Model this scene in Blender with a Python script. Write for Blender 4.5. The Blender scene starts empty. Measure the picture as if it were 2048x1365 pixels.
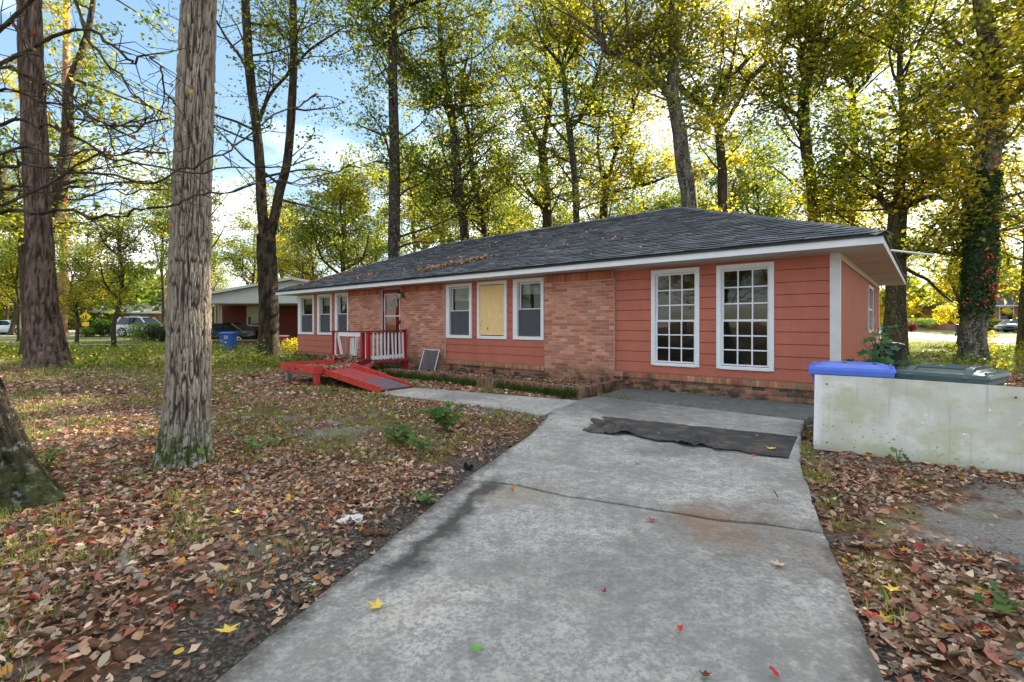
import bpy, bmesh, math, random
import numpy as np
from mathutils import Vector, Matrix, Quaternion

sc = bpy.context.scene
COL = sc.collection
R = math.radians
rng = np.random.default_rng(11)
random.seed(11)

# ------------------------------------------------------------------ camera, sky, sun, exposure
CAM_H = 1.30
FPX, CX, HY = 984.0, 1024.0, 650.0            # focal length, centre column and horizon row of the photograph
cd = bpy.data.cameras.new('camera')
cd.sensor_width = 36.0
cd.lens = FPX / 2048.0 * 36.0
cd.shift_y = -(682.5 - HY) / 2048.0
cd.clip_start, cd.clip_end = 0.05, 2000.0
cam = bpy.data.objects.new('camera', cd)
COL.objects.link(cam)
cam.location = (0, 0, CAM_H)
cam.rotation_euler = (R(90), 0, 0)
sc.camera = cam

CLOUD_AT = (7.0, 14.0)                       # where in the cloud field the view starts
SUN_AZ, SUN_EL = R(47), R(22)                 # measured from the view axis towards the right, behind the house
SUN_D = Vector((math.sin(SUN_AZ) * math.cos(SUN_EL), math.cos(SUN_AZ) * math.cos(SUN_EL), math.sin(SUN_EL)))
world = bpy.data.worlds.new('World')
sc.world = world
world.use_nodes = True
wn = world.node_tree
wn.nodes.clear()
w_out = wn.nodes.new('ShaderNodeOutputWorld')
w_bg = wn.nodes.new('ShaderNodeBackground')
w_sky = wn.nodes.new('ShaderNodeTexSky')
w_sky.sky_type = 'NISHITA'
w_sky.sun_disc = False
w_sky.sun_elevation = SUN_EL
w_sky.sun_rotation = SUN_AZ
w_sky.altitude = 60
w_sky.air_density = 1.0
w_sky.dust_density = 0.25
w_sky.ozone_density = 1.6
# thin broken cloud as a flat layer overhead: it closes up toward the horizon, blue shows between
w_gm = wn.nodes.new('ShaderNodeGamma')
w_gm.inputs['Gamma'].default_value = 0.5
w_hs = wn.nodes.new('ShaderNodeHueSaturation')
w_hs.inputs['Saturation'].default_value = 1.5
wn.links.new(w_sky.outputs['Color'], w_gm.inputs['Color'])
wn.links.new(w_gm.outputs['Color'], w_hs.inputs['Color'])
w_tc = wn.nodes.new('ShaderNodeTexCoord')
w_sp = wn.nodes.new('ShaderNodeSeparateXYZ')
wn.links.new(w_tc.outputs['Generated'], w_sp.inputs['Vector'])
def w_math(op, a, b):
    n_ = wn.nodes.new('ShaderNodeMath'); n_.operation = op
    for i_, v_ in enumerate((a, b)):
        if isinstance(v_, bpy.types.NodeSocket): wn.links.new(v_, n_.inputs[i_])
        else: n_.inputs[i_].default_value = v_
    return n_.outputs[0]
w_z = w_math('ADD', w_math('MAXIMUM', w_sp.outputs['Z'], 0.0), 0.16)
w_cb = wn.nodes.new('ShaderNodeCombineXYZ')
wn.links.new(w_math('ADD', w_math('DIVIDE', w_sp.outputs['X'], w_z), CLOUD_AT[0]), w_cb.inputs['X'])
wn.links.new(w_math('ADD', w_math('DIVIDE', w_sp.outputs['Y'], w_z), CLOUD_AT[1]), w_cb.inputs['Y'])
w_n = wn.nodes.new('ShaderNodeTexNoise')
w_n.inputs['Scale'].default_value = 0.75
w_n.inputs['Detail'].default_value = 8.0
w_n.inputs['Roughness'].default_value = 0.58
w_n.inputs['Distortion'].default_value = 0.3
wn.links.new(w_cb.outputs['Vector'], w_n.inputs['Vector'])
w_r = wn.nodes.new('ShaderNodeValToRGB')
w_r.color_ramp.elements[0].position = 0.44
w_r.color_ramp.elements[1].position = 0.68
wn.links.new(w_n.outputs['Fac'], w_r.inputs['Fac'])
w_mx = wn.nodes.new('ShaderNodeMix')
w_mx.data_type = 'RGBA'
w_mx.inputs['B'].default_value = (5.2, 5.1, 4.95, 1)
wn.links.new(w_r.outputs['Color'], w_mx.inputs['Factor'])
wn.links.new(w_hs.outputs['Color'], w_mx.inputs['A'])
wn.links.new(w_mx.outputs['Result'], w_bg.inputs['Color'])
w_bg.inputs['Strength'].default_value = 0.15
wn.links.new(w_bg.outputs['Background'], w_out.inputs['Surface'])

sl = bpy.data.lights.new('sun', 'SUN')
sl.energy = 5.0
sl.angle = R(0.6)
sl.color = (1.0, 0.9, 0.74)
sun = bpy.data.objects.new('sun', sl)
COL.objects.link(sun)
sun.rotation_euler = (-SUN_D).to_track_quat('-Z', 'Y').to_euler()

sc.view_settings.view_transform = 'Standard'
sc.view_settings.look = 'None'
sc.view_settings.gamma = 1.0
sc.view_settings.use_curve_mapping = False
sc.view_settings.exposure = 1.98
sc.render.engine = 'CYCLES'
sc.cycles.use_denoising = True
sc.cycles.max_bounces = 8
sc.cycles.diffuse_bounces = 4
sc.cycles.transparent_max_bounces = 12
sc.cycles.sample_clamp_indirect = 6.0
sc.cycles.caustics_reflective = False
sc.cycles.caustics_refractive = False

# ------------------------------------------------------------------ helpers
def S(r, g, b, k=1.0):
    """display colour 0..255 -> linear base colour"""
    f = lambda c: (c / 12.92 if c <= 0.04045 else ((c + 0.055) / 1.055) ** 2.4)
    return (f(r / 255) * k, f(g / 255) * k, f(b / 255) * k, 1.0)

def link(o, parent=None):
    COL.objects.link(o)
    if parent is not None:
        o.parent = parent
    return o

def tag(o, label=None, cat=None, group=None, kind=None):
    if label: o['label'] = label
    if cat: o['category'] = cat
    if group: o['group'] = group
    if kind: o['kind'] = kind
    return o

def empty(name, loc=(0, 0, 0), rz=0.0, parent=None):
    o = bpy.data.objects.new(name, None)
    o.empty_display_size = 0.2
    o.location = loc
    o.rotation_euler = (0, 0, rz)
    return link(o, parent)

def copy_tree(o, parent=None):
    c = o.copy()
    COL.objects.link(c)
    c.parent = parent
    for ch in list(o.children):
        copy_tree(ch, c)
    return c

class MB:
    """collects faces; build() links them as ONE mesh object"""
    def __init__(s):
        s.v, s.f, s.c = [], [], []
    def add(s, vs, fs, col=None):
        n = len(s.v)
        s.v += [tuple(p) for p in vs]
        s.f += [tuple(i + n for i in f) for f in fs]
        s.c += [col or (1, 1, 1)] * len(vs)
        return s
    def box(s, x0, x1, y0, y1, z0, z1, col=None):
        if x0 > x1: x0, x1 = x1, x0
        if y0 > y1: y0, y1 = y1, y0
        if z0 > z1: z0, z1 = z1, z0
        return s.add([(x0, y0, z0), (x1, y0, z0), (x1, y1, z0), (x0, y1, z0), (x0, y0, z1), (x1, y0, z1), (x1, y1, z1), (x0, y1, z1)],
                     [(0, 3, 2, 1), (4, 5, 6, 7), (0, 1, 5, 4), (1, 2, 6, 5), (2, 3, 7, 6), (3, 0, 4, 7)], col)
    def obox(s, p, q, w, h, up=(0, 0, 1), col=None):
        """bar from p to q, w wide, h tall"""
        p, q, up = Vector(p), Vector(q), Vector(up)
        d = (q - p).normalized()
        a = d.cross(up).normalized()
        b = a.cross(d).normalized()
        vs = []
        for o in (p, q):
            for sa, sb in ((-1, -1), (1, -1), (1, 1), (-1, 1)):
                vs.append(o + a * sa * w / 2 + b * sb * h / 2)
        return s.add(vs, [(0, 1, 2, 3), (7, 6, 5, 4), (0, 4, 5, 1), (1, 5, 6, 2), (2, 6, 7, 3), (3, 7, 4, 0)], col)
    def tube(s, pts, rad, n=8, cap=True, col=None):
        pts = [Vector(p) for p in pts]
        if not hasattr(rad, '__len__'): rad = [rad] * len(pts)
        base = len(s.v)
        ref = Vector((0.31, 0.17, 0.93))
        vs = []
        for i, p in enumerate(pts):
            d = (pts[min(i + 1, len(pts) - 1)] - pts[max(i - 1, 0)])
            d = d.normalized() if d.length > 1e-9 else Vector((0, 0, 1))
            a = d.cross(ref)
            if a.length < 1e-3: a = d.cross(Vector((1, 0, 0)))
            a.normalize(); b = d.cross(a)
            for k in range(n):
                t = 2 * math.pi * k / n
                vs.append(p + (a * math.cos(t) + b * math.sin(t)) * rad[i])
        fs = []
        for i in range(len(pts) - 1):
            for k in range(n):
                k2 = (k + 1) % n
                fs.append((i * n + k, i * n + k2, (i + 1) * n + k2, (i + 1) * n + k))
        if cap:
            fs.append(tuple(range(n - 1, -1, -1)))
            fs.append(tuple((len(pts) - 1) * n + k for k in range(n)))
        return s.add(vs, fs, col)
    def prism(s, poly, z0, z1, col=None):
        """vertical prism over a polygon of (x, y)"""
        n = len(poly)
        vs = [(x, y, z0) for x, y in poly] + [(x, y, z1) for x, y in poly]
        fs = [tuple(range(n - 1, -1, -1)), tuple(range(n, 2 * n))]
        for k in range(n):
            k2 = (k + 1) % n
            fs.append((k, k2, n + k2, n + k))
        return s.add(vs, fs, col)
    def build(s, name, mat, parent=None, smooth=False, loc=None, rot=None):
        me = bpy.data.meshes.new(name)
        me.from_pydata(s.v, [], s.f)
        ca = me.color_attributes.new('col', 'FLOAT_COLOR', 'POINT')
        c = np.ones((len(s.v), 4), np.float32)
        c[:, :3] = np.array([x[:3] for x in s.c], np.float32)
        ca.data.foreach_set('color', c.ravel())
        if smooth:
            me.polygons.foreach_set('use_smooth', [True] * len(me.polygons))
        me.materials.append(mat)
        me.update()
        o = bpy.data.objects.new(name, me)
        if loc is not None: o.location = loc
        if rot is not None: o.rotation_euler = rot
        return link(o, parent)

def npmesh(name, V, F, mat, col=None, smooth=False):
    """mesh from numpy: V (n,3), F (m,k) all faces k-gons"""
    me = bpy.data.meshes.new(name)
    V = np.ascontiguousarray(V, np.float32); F = np.ascontiguousarray(F, np.int32)
    k = F.shape[1]
    me.vertices.add(len(V)); me.vertices.foreach_set('co', V.ravel())
    me.loops.add(F.size); me.loops.foreach_set('vertex_index', F.ravel())
    me.polygons.add(len(F)); me.polygons.foreach_set('loop_start', np.arange(0, F.size, k, dtype=np.int32))
    if smooth:
        me.polygons.foreach_set('use_smooth', np.ones(len(F), bool))
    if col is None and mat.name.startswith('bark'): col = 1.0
    if col is not None:
        ca = me.color_attributes.new('col', 'FLOAT_COLOR', 'POINT')
        c = np.ones((len(V), 4), np.float32); c[:, :3] = col
        ca.data.foreach_set('color', c.ravel())
    me.materials.append(mat)
    me.update(calc_edges=True)
    return me

def obj(name, me, parent=None, loc=None, rot=None):
    o = bpy.data.objects.new(name, me)
    if loc is not None: o.location = loc
    if rot is not None: o.rotation_euler = rot
    return link(o, parent)

_perm = np.random.default_rng(3).random((64, 64, 64)).astype(np.float32) * 2 - 1
def vnoise(p):
    """value noise in [-1,1], p (...,3)"""
    p = np.asarray(p, np.float64)
    i = np.floor(p).astype(np.int64); f = p - i
    f = f * f * f * (f * (f * 6 - 15) + 10)
    i &= 63; j = (i + 1) & 63
    x0, y0, z0 = i[..., 0], i[..., 1], i[..., 2]; x1, y1, z1 = j[..., 0], j[..., 1], j[..., 2]
    fx, fy, fz = f[..., 0], f[..., 1], f[..., 2]
    L = lambda a, b, t: a + (b - a) * t
    return L(L(L(_perm[x0, y0, z0], _perm[x1, y0, z0], fx), L(_perm[x0, y1, z0], _perm[x1, y1, z0], fx), fy),
             L(L(_perm[x0, y0, z1], _perm[x1, y0, z1], fx), L(_perm[x0, y1, z1], _perm[x1, y1, z1], fx), fy), fz)
def fbm(p, o=4):
    p = np.asarray(p, np.float64); s = 0; a = 0.5; q = p
    for _ in range(o):
        s = s + a * vnoise(q); q = q * 2.03 + 7.7; a *= 0.5
    return s

def terrain(x, y):
    """ground height: level by the house, rising gently beyond 20 m"""
    y = np.asarray(y, np.float64)
    k = np.maximum(0.0, y - 20.0)
    return 0.012 * k * (k / (k + 3.0)) * np.where(y > 160, 1.0, 1.0)

def at(px, py, Y):
    """world point at distance Y that the photograph shows at (px, py)"""
    return Vector(((px - CX) / FPX * Y, Y, CAM_H + (HY - py) / FPX * Y))
def gnd(px, py, z=0.0):
    Y = (CAM_H - z) * FPX / (py - HY)
    return Vector(((px - CX) / FPX * Y, Y, z))

# ------------------------------------------------------------------ materials
class NT:
    def __init__(s, name):
        s.m = bpy.data.materials.new(name); s.m.use_nodes = True
        s.t = s.m.node_tree; s.t.nodes.clear()
        s.out = s.t.nodes.new('ShaderNodeOutputMaterial')
    def n(s, typ, ins=None, **pr):
        nd = s.t.nodes.new('ShaderNode' + typ)
        for k, v in pr.items(): setattr(nd, k, v)
        for k, v in (ins or {}).items():
            if isinstance(v, bpy.types.NodeSocket): s.t.links.new(v, nd.inputs[k])
            else: nd.inputs[k].default_value = v
        return nd
    def pos(s): return s.n('NewGeometry').outputs['Position']
    def objc(s): return s.n('TexCoord').outputs['Object']
    def attr(s): return s.n('Attribute', attribute_name='col').outputs['Color']
    def mapv(s, v, scale=(1, 1, 1), rot=(0, 0, 0), loc=(0, 0, 0)):
        return s.n('Mapping', {'Vector': v, 'Scale': scale, 'Rotation': rot, 'Location': loc}).outputs['Vector']
    def noise(s, v, scale, detail=4, rough=0.55, dist=0.0):
        return s.n('TexNoise', {'Vector': v, 'Scale': scale, 'Detail': detail, 'Roughness': rough, 'Distortion': dist}).outputs['Fac']
    def vor(s, v, scale, feature='F1', out='Distance'):
        return s.n('TexVoronoi', {'Vector': v, 'Scale': scale}, feature=feature).outputs[out]
    def ramp(s, fac, stops):
        r = s.n('ValToRGB', {'Fac': fac})
        e = r.color_ramp.elements
        while len(e) < len(stops): e.new(0.5)
        for k, (p, c) in enumerate(stops):
            e[k].position = p
            e[k].color = c if len(c) == 4 else (*c, 1)
        return r.outputs['Color']
    def step(s, fac, a, b):
        return s.n('MapRange', {'Value': fac, 'From Min': a, 'From Max': b}, clamp=True).outputs['Result']
    def mix(s, f, a, b, bt='MIX'):
        nd = s.n('Mix', data_type='RGBA', blend_type=bt)
        for k, v in (('Factor', f), ('A', a), ('B', b)):
            sock = [i for i in nd.inputs if i.name == k and i.enabled][0]
            if isinstance(v, bpy.types.NodeSocket): s.t.links.new(v, sock)
            else: sock.default_value = v
        return [o for o in nd.outputs if o.enabled][0]
    def math(s, op, a, b=0.0, c=None):
        nd = s.n('Math', operation=op)
        for k, v in ((0, a), (1, b)) + (((2, c),) if c is not None else ()):
            if isinstance(v, bpy.types.NodeSocket): s.t.links.new(v, nd.inputs[k])
            else: nd.inputs[k].default_value = v
        return nd.outputs[0]
    def sep(s, v): return s.n('SeparateXYZ', {'Vector': v}).outputs
    def bump(s, h, strength=0.3, dist=0.02, normal=None):
        i = {'Height': h, 'Strength': strength, 'Distance': dist}
        if normal is not None: i['Normal'] = normal
        return s.n('Bump', i).outputs['Normal']
    def bsdf(s, color, rough=0.7, normal=None, spec=0.4, metal=0.0, trans=None, **kw):
        i = {'Base Color': color, 'Roughness': rough, 'Specular IOR Level': spec, 'Metallic': metal}
        if normal is not None: i['Normal'] = normal
        i.update(kw)
        b = s.n('BsdfPrincipled', i)
        s.t.links.new(b.outputs[0], s.out.inputs['Surface'])
        return s.m

M = {}
def plain(name, c, rough=0.6, spec=0.4, metal=0.0, var=0.12, scale=9.0, bump=0.0):
    """paint, plastic or metal: one colour with a little wear"""
    t = NT(name); p = t.pos()
    n = t.noise(p, scale, 5)
    k = t.ramp(n, [(0.3, tuple(x * (1 - var) for x in c[:3])), (0.7, tuple(min(1, x * (1 + var)) for x in c[:3]))])
    fine = t.noise(p, scale * 14, 3)
    k = t.mix(t.step(fine, 0.62, 0.8), k, tuple(x * (1 - var * 1.8) for x in c[:3]) + (1,))
    nm = t.bump(fine, bump, 0.01) if bump else None
    M[name] = t.bsdf(k, rough, nm, spec, metal)
    return M[name]

def leafmat(name, trans=0.45, gloss=0.35):
    t = NT(name); c = t.attr()
    d = t.n('BsdfPrincipled', {'Base Color': c, 'Roughness': 0.55, 'Specular IOR Level': gloss})
    tr = t.n('BsdfTranslucent', {'Color': t.mix(1.0, c, (1.25, 1.3, 0.7, 1), 'MULTIPLY')})
    mx = t.n('MixShader', {'Fac': trans, 1: d.outputs[0], 2: tr.outputs[0]})
    t.t.links.new(mx.outputs[0], t.out.inputs['Surface'])
    M[name] = t.m
leafmat('leaf', 0.55)
leafmat('dry_leaf', 0.12, 0.25)
leafmat('grass_blade', 0.35, 0.2)

def bark(name, dark, light, scale=1.0, moss=0.0, lichen=0.0, lichen_top=1.4, patch=0.0, bumpd=0.03):
    t = NT(name); p = t.pos()
    v = t.mapv(p, (9 * scale, 9 * scale, 1.7 * scale))
    n1 = t.noise(v, 1.6, 6, 0.65, 0.6)
    n2 = t.noise(p, 3.0, 4)
    k = t.ramp(n1, [(0.34, dark), (0.5, tuple((a + b) / 2 for a, b in zip(dark, light))), (0.66, light)])
    k = t.mix(t.step(n2, 0.4, 0.7), k, t.mix(0.5, k, dark))
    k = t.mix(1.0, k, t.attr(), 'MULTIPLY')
    z = t.sep(p)[2]
    if lichen:
        l = t.noise(p, 7.0, 5, 0.7)
        zz = t.math('ADD', z, t.math('MULTIPLY', t.noise(p, 2.2, 3), 0.9))
        m = t.math('MULTIPLY', t.step(l, 0.5, 0.58), t.step(zz, lichen_top + 0.5, lichen_top))
        k = t.mix(t.math('MULTIPLY', m, lichen), k, S(196, 204, 190))
    if patch:
        l = t.noise(p, 13.0, 5, 0.75)
        k = t.mix(t.math('MULTIPLY', t.step(l, 0.53, 0.62), patch), k, S(176, 180, 166))
    if moss:
        zz = t.math('ADD', z, t.math('MULTIPLY', t.noise(p, 5.0, 4), 0.75))
        m = t.math('MULTIPLY', t.step(zz, 0.86, 0.52), t.step(t.noise(p, 16.0, 4), 0.4, 0.55))
        k = t.mix(t.math('MULTIPLY', m, moss), k, S(62, 78, 30))
    nm = t.bump(n1, 0.9, bumpd)
    nm = t.bump(t.noise(p, 60 * scale, 3), 0.3, 0.004, nm)
    M[name] = t.bsdf(k, 0.9, nm, 0.15)
bark('bark_grey', S(132, 122, 110), S(176, 166, 152), 2.2, moss=0.95, lichen=0.5, lichen_top=0.45, bumpd=0.006)
bark('bark_pine', S(74, 60, 54), S(136, 116, 104), 0.9, moss=0.2, bumpd=0.03)
bark('bark_dark', S(44, 38, 30), S(98, 88, 72), 1.0, moss=0.5, bumpd=0.03)
bark('bark_mossy', S(40, 36, 22), S(98, 86, 58), 1.0, patch=0.25, moss=0.7)
bark('bark_lichen', S(66, 62, 52), S(134, 128, 112), 1.1, patch=0.5, moss=0.9)
bark('bark_pale', S(120, 84, 62), S(190, 150, 118), 1.0)
bark('bark_black', S(32, 27, 22), S(80, 72, 60), 1.2, patch=0.35, moss=0.5)
# ------------------------------------------------------------------ ground, driveway, paths and roads
LE0, LE1 = np.array([-1.06, 1.79]), np.array([0.55, 7.11])         # left edge of the driveway
_ld = (LE1 - LE0) / np.linalg.norm(LE1 - LE0)
LN = np.array([-_ld[1], _ld[0]])                                    # points away from the slab, to the lawn
RE0, RE1 = np.array([1.35, 1.79]), np.array([3.91, 6.50])
_rd = (RE1 - RE0) / np.linalg.norm(RE1 - RE0)
RN = np.array([_rd[1], -_rd[0]])

def lin_dist(t, p, o, n):
    x, y, z = t.sep(p)
    return t.math('ADD', t.math('MULTIPLY', t.math('SUBTRACT', x, float(o[0])), float(n[0])), t.math('MULTIPLY', t.math('SUBTRACT', y, float(o[1])), float(n[1])))

def ground_mat():
    t = NT('ground_soil'); p = t.pos()
    x, y, z = t.sep(p)
    big = t.noise(p, 0.35, 4); mid = t.noise(p, 1.7, 5, 0.65); fine = t.noise(p, 48, 5, 0.75)
    cells = t.n('TexVoronoi', {'Vector': t.mapv(p, (1, 1, 0.4)), 'Scale': 19.0, 'Randomness': 1.0}).outputs['Color']
    ch = t.sep(cells)[0]
    litter = t.ramp(ch, [(0.0, S(70, 48, 34)), (0.25, S(112, 78, 56)), (0.45, S(138, 100, 72)), (0.62, S(96, 62, 46)), (0.8, S(150, 122, 92)), (1.0, S(120, 60, 40))])
    soil = t.ramp(fine, [(0.34, S(44, 41, 38)), (0.5, S(82, 76, 70)), (0.62, S(138, 130, 120))])
    grass = t.ramp(t.noise(t.mapv(p, (30, 8, 30)), 1.0, 4, 0.7), [(0.3, S(84, 92, 40)), (0.5, S(122, 124, 62)), (0.7, S(152, 144, 84))])
    k = t.mix(t.step(mid, 0.38, 0.52), soil, litter)
    gm = t.math('MAXIMUM', t.math('MULTIPLY', t.step(mid, 0.52, 0.62), 0.7), t.step(t.math('ADD', y, t.math('MULTIPLY', big, 9.0)), 17.0, 24.0))
    k = t.mix(gm, k, grass)
    sandy = t.ramp(fine, [(0.3, S(96, 92, 88)), (0.5, S(150, 146, 140)), (0.7, S(186, 182, 174))])
    k = t.mix(t.math('MULTIPLY', t.step(t.noise(p, 0.9, 4, 0.6), 0.5, 0.62), t.step(t.noise(p, 6.0, 5, 0.7), 0.36, 0.56)), k, sandy)
    for cx_, cy_, r_ in ((3.1, 3.05, 0.75), (4.0, 3.4, 0.8), (-1.7, 5.4, 0.5), (-2.2, 6.1, 0.6)):       # trodden sandy patches
        dx = t.math('DIVIDE', t.math('SUBTRACT', x, cx_), r_); dy = t.math('DIVIDE', t.math('SUBTRACT', y, cy_), r_ * 0.8)
        dd = t.math('ADD', t.math('SQRT', t.math('ADD', t.math('MULTIPLY', dx, dx), t.math('MULTIPLY', dy, dy))), t.math('MULTIPLY', t.math('SUBTRACT', t.noise(p, 3.5, 5, 0.7), 0.5), 2.2))
        k = t.mix(t.math('MULTIPLY', t.step(dd, 1.0, 0.4), 0.85), k, sandy)
    dl = lin_dist(t, p, LE0, LN)
    wob = t.math('MULTIPLY', t.noise(p, 2.3, 4), 0.9)
    band = t.math('MULTIPLY', t.math('MULTIPLY', t.step(t.math('SUBTRACT', dl, wob), 0.12, -0.1), t.step(dl, -0.8, -0.6)), t.step(y, 6.4, 5.4))
    band = t.math('MULTIPLY', band, 0.9)
    k = t.mix(band, k, soil)
    h = t.math('ADD', t.math('MULTIPLY', fine, 0.6), t.math('MULTIPLY', ch, 0.5))
    M['ground_soil'] = t.bsdf(k, 0.95, t.bump(h, 0.9, 0.05), 0.1)
ground_mat()

def concrete_mat(name, base, stains=True, green=0.0):
    t = NT(name); p = t.pos()
    x, y, z = t.sep(p)
    n1 = t.noise(p, 0.9, 6, 0.62, 0.4); n2 = t.noise(p, 3.6, 6, 0.66); fine = t.noise(p, 46, 5, 0.72)
    worms = t.noise(p, 21, 4, 0.8, 2.8); mott = t.noise(p, 11, 5, 0.72)
    b = base
    k = t.ramp(n1, [(0.34, tuple(c * 0.55 for c in b)), (0.5, tuple(c * 0.95 for c in b)), (0.64, tuple(c * 1.22 for c in b))])
    k = t.mix(t.math('MULTIPLY', t.step(n2, 0.48, 0.66), 0.62), k, tuple(c * 0.55 for c in b) + (1,))
    k = t.mix(t.math('MULTIPLY', t.step(fine, 0.48, 0.58), 0.75), k, tuple(c * 0.5 for c in b) + (1,))
    k = t.mix(t.math('MULTIPLY', t.step(worms, 0.54, 0.6), 0.8), k, tuple(c * 0.52 for c in b) + (1,))
    k = t.mix(t.math('MULTIPLY', t.step(fine, 0.42, 0.3), 0.35), k, tuple(min(1, c * 1.5) for c in b) + (1,))
    k = t.mix(t.math('MULTIPLY', t.step(mott, 0.5, 0.6), 0.6), k, tuple(c * 0.5 for c in b) + (1,))
    k = t.mix(t.math('MULTIPLY', t.step(mott, 0.45, 0.36), 0.3), k, tuple(min(1, c * 1.35) for c in b) + (1,))
    broad = t.noise(t.mapv(p, (1, 0.6, 1)), 0.75, 6, 0.68, 0.8)
    k = t.mix(t.math('MULTIPLY', t.step(broad, 0.52, 0.66), 0.6), k, tuple(c * 0.42 for c in b) + (1,))
    if stains:
        # rust bloom round the crack
        def blob(cx, cy, rx, ry, amt, wob=0.35, sc_=4.0):
            dx = t.math('DIVIDE', t.math('SUBTRACT', x, cx), rx); dy = t.math('DIVIDE', t.math('SUBTRACT', y, cy), ry)
            d = t.math('SQRT', t.math('ADD', t.math('MULTIPLY', dx, dx), t.math('MULTIPLY', dy, dy)))
            d = t.math('ADD', d, t.math('MULTIPLY', t.math('SUBTRACT', t.noise(p, sc_, 5, 0.65), 0.5), wob * 4))
            return t.math('MULTIPLY', t.step(d, 1.0, 0.35), amt)
        k = t.mix(blob(1.5, 3.0, 0.75, 0.7, 0.6, 0.6, 2.6), k, S(112, 100, 90))
        k = t.mix(blob(1.28, 3.2, 0.26, 0.42, 0.5, 0.7, 3.0), k, S(146, 106, 78))
        k = t.mix(blob(0.02, 3.72, 0.42, 0.34, 0.55, 0.2), k, S(150, 136, 118))
        k = t.mix(blob(1.6, 4.9, 0.55, 0.3, 0.5), k, S(92, 92, 92))
        k = t.mix(blob(0.7, 2.5, 0.9, 0.35, 0.35), k, S(110, 110, 112))
        # dark soil smear inside the left edge
        dl = lin_dist(t, p, LE0, LN)
        w = t.math('ADD', dl, t.math('MULTIPLY', t.math('SUBTRACT', t.noise(p, 3.2, 6, 0.7), 0.5), 0.5))
        a = t.math('MULTIPLY', t.step(w, -0.36, -0.25), t.step(w, -0.12, -0.2))
        a = t.math('MULTIPLY', a, t.math('MULTIPLY', t.step(y, 2.25, 2.6), t.step(y, 4.2, 3.9)))
        k = t.mix(t.math('MULTIPLY', a, 0.85), k, S(62, 58, 54))
        # soil washed over both edges
        for oo, nn_ in ((LE0, LN), (RE0, RN)):
            de = t.math('ADD', lin_dist(t, p, oo, nn_), t.math('MULTIPLY', t.math('SUBTRACT', t.noise(p, 5.5, 6, 0.72), 0.5), 0.34))
            k = t.mix(t.math('MULTIPLY', t.math('MULTIPLY', t.step(de, -0.12, -0.01), t.step(y, 7.4, 6.6)), 0.75), k, S(70, 64, 58))
        # darker grey toward the house and the walk
        k = t.mix(t.math('MULTIPLY', t.step(t.math('ADD', y, t.math('MULTIPLY', n2, 1.6)), 7.2, 8.6), 0.55), k, S(74, 78, 80))
    if green:
        k = t.mix(t.math('MULTIPLY', t.step(n1, 0.42, 0.62), green), k, S(72, 84, 80))
    hh = t.math('ADD', fine, t.math('MULTIPLY', worms, 0.7))
    M[name] = t.bsdf(k, 0.88, t.bump(hh, 0.6, 0.018), 0.25)
concrete_mat('concrete', S(184, 179, 171)[:3])
concrete_mat('concrete_walk', S(184, 179, 171)[:3], False)
concrete_mat('concrete_strip', S(128, 130, 126)[:3], False, 0.4)
concrete_mat('road_pale', S(176, 176, 178)[:3], False)

def ground_z(gx, gy):
    gx, gy = np.asarray(gx, float), np.asarray(gy, float)
    near = np.clip(1 - np.hypot(gx, gy) / 60, 0, 1)
    bump = fbm(np.stack([gx * 0.9, gy * 0.9, gx * 0], -1), 4) * 0.05 * near
    dl = np.stack([gx - LE0[0], gy - LE0[1]], -1) @ LN; dr = np.stack([gx - RE0[0], gy - RE0[1]], -1) @ RN
    outside = np.clip(np.maximum(dl, dr) / 0.3, 0, 1)
    return terrain(gx, gy) + bump * outside - 0.012 - 0.05 * (1 - outside) * (gy < 9.5)
# ground: one sheet to the horizon, finer near the camera
def make_ground():
    def axis(lo, hi, fine_lo, fine_hi, step):
        a = list(np.arange(fine_lo, fine_hi + 1e-6, step))
        v = fine_hi; d = step
        while v < hi: d *= 1.22; v += d; a.append(v)
        v = fine_lo; d = step
        while v > lo: d *= 1.22; v -= d; a.insert(0, v)
        return np.array(a)
    X = axis(-900, 900, -14, 12, 0.16); Y = axis(-300, 1200, 1.0, 22, 0.16)
    gx, gy = np.meshgrid(X, Y)
    z = ground_z(gx, gy)
    V = np.stack([gx, gy, z], -1).reshape(-1, 3)
    ny, nx = gx.shape
    i = np.arange(ny - 1)[:, None] * nx + np.arange(nx - 1)[None]
    F = np.stack([i, i + 1, i + nx + 1, i + nx], -1).reshape(-1, 4)
    o = obj('ground', npmesh('ground', V, F, M['ground_soil'], smooth=True))
    tag(o, 'leaf-strewn bare soil and thin grass of the yard', 'ground', kind='structure')
make_ground()

def ragged(poly, step=0.12, amp=0.012, seed=0):
    out = []
    n = len(poly)
    for k in range(n):
        a = np.array(poly[k], float); b = np.array(poly[(k + 1) % n], float)
        L = np.linalg.norm(b - a); m = max(1, int(L / step))
        nn = np.array([-(b - a)[1], (b - a)[0]]) / max(L, 1e-6)
        for q in range(m):
            c = a + (b - a) * q / m
            w = 0 if q == 0 else amp * (vnoise(np.array([c[0] * 4 + seed, c[1] * 4, seed * 1.7])) + 0.6 * vnoise(np.array([c[0] * 15, c[1] * 15 + seed, 3.1])))
            out.append(tuple(c + nn * w))
    return out

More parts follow.
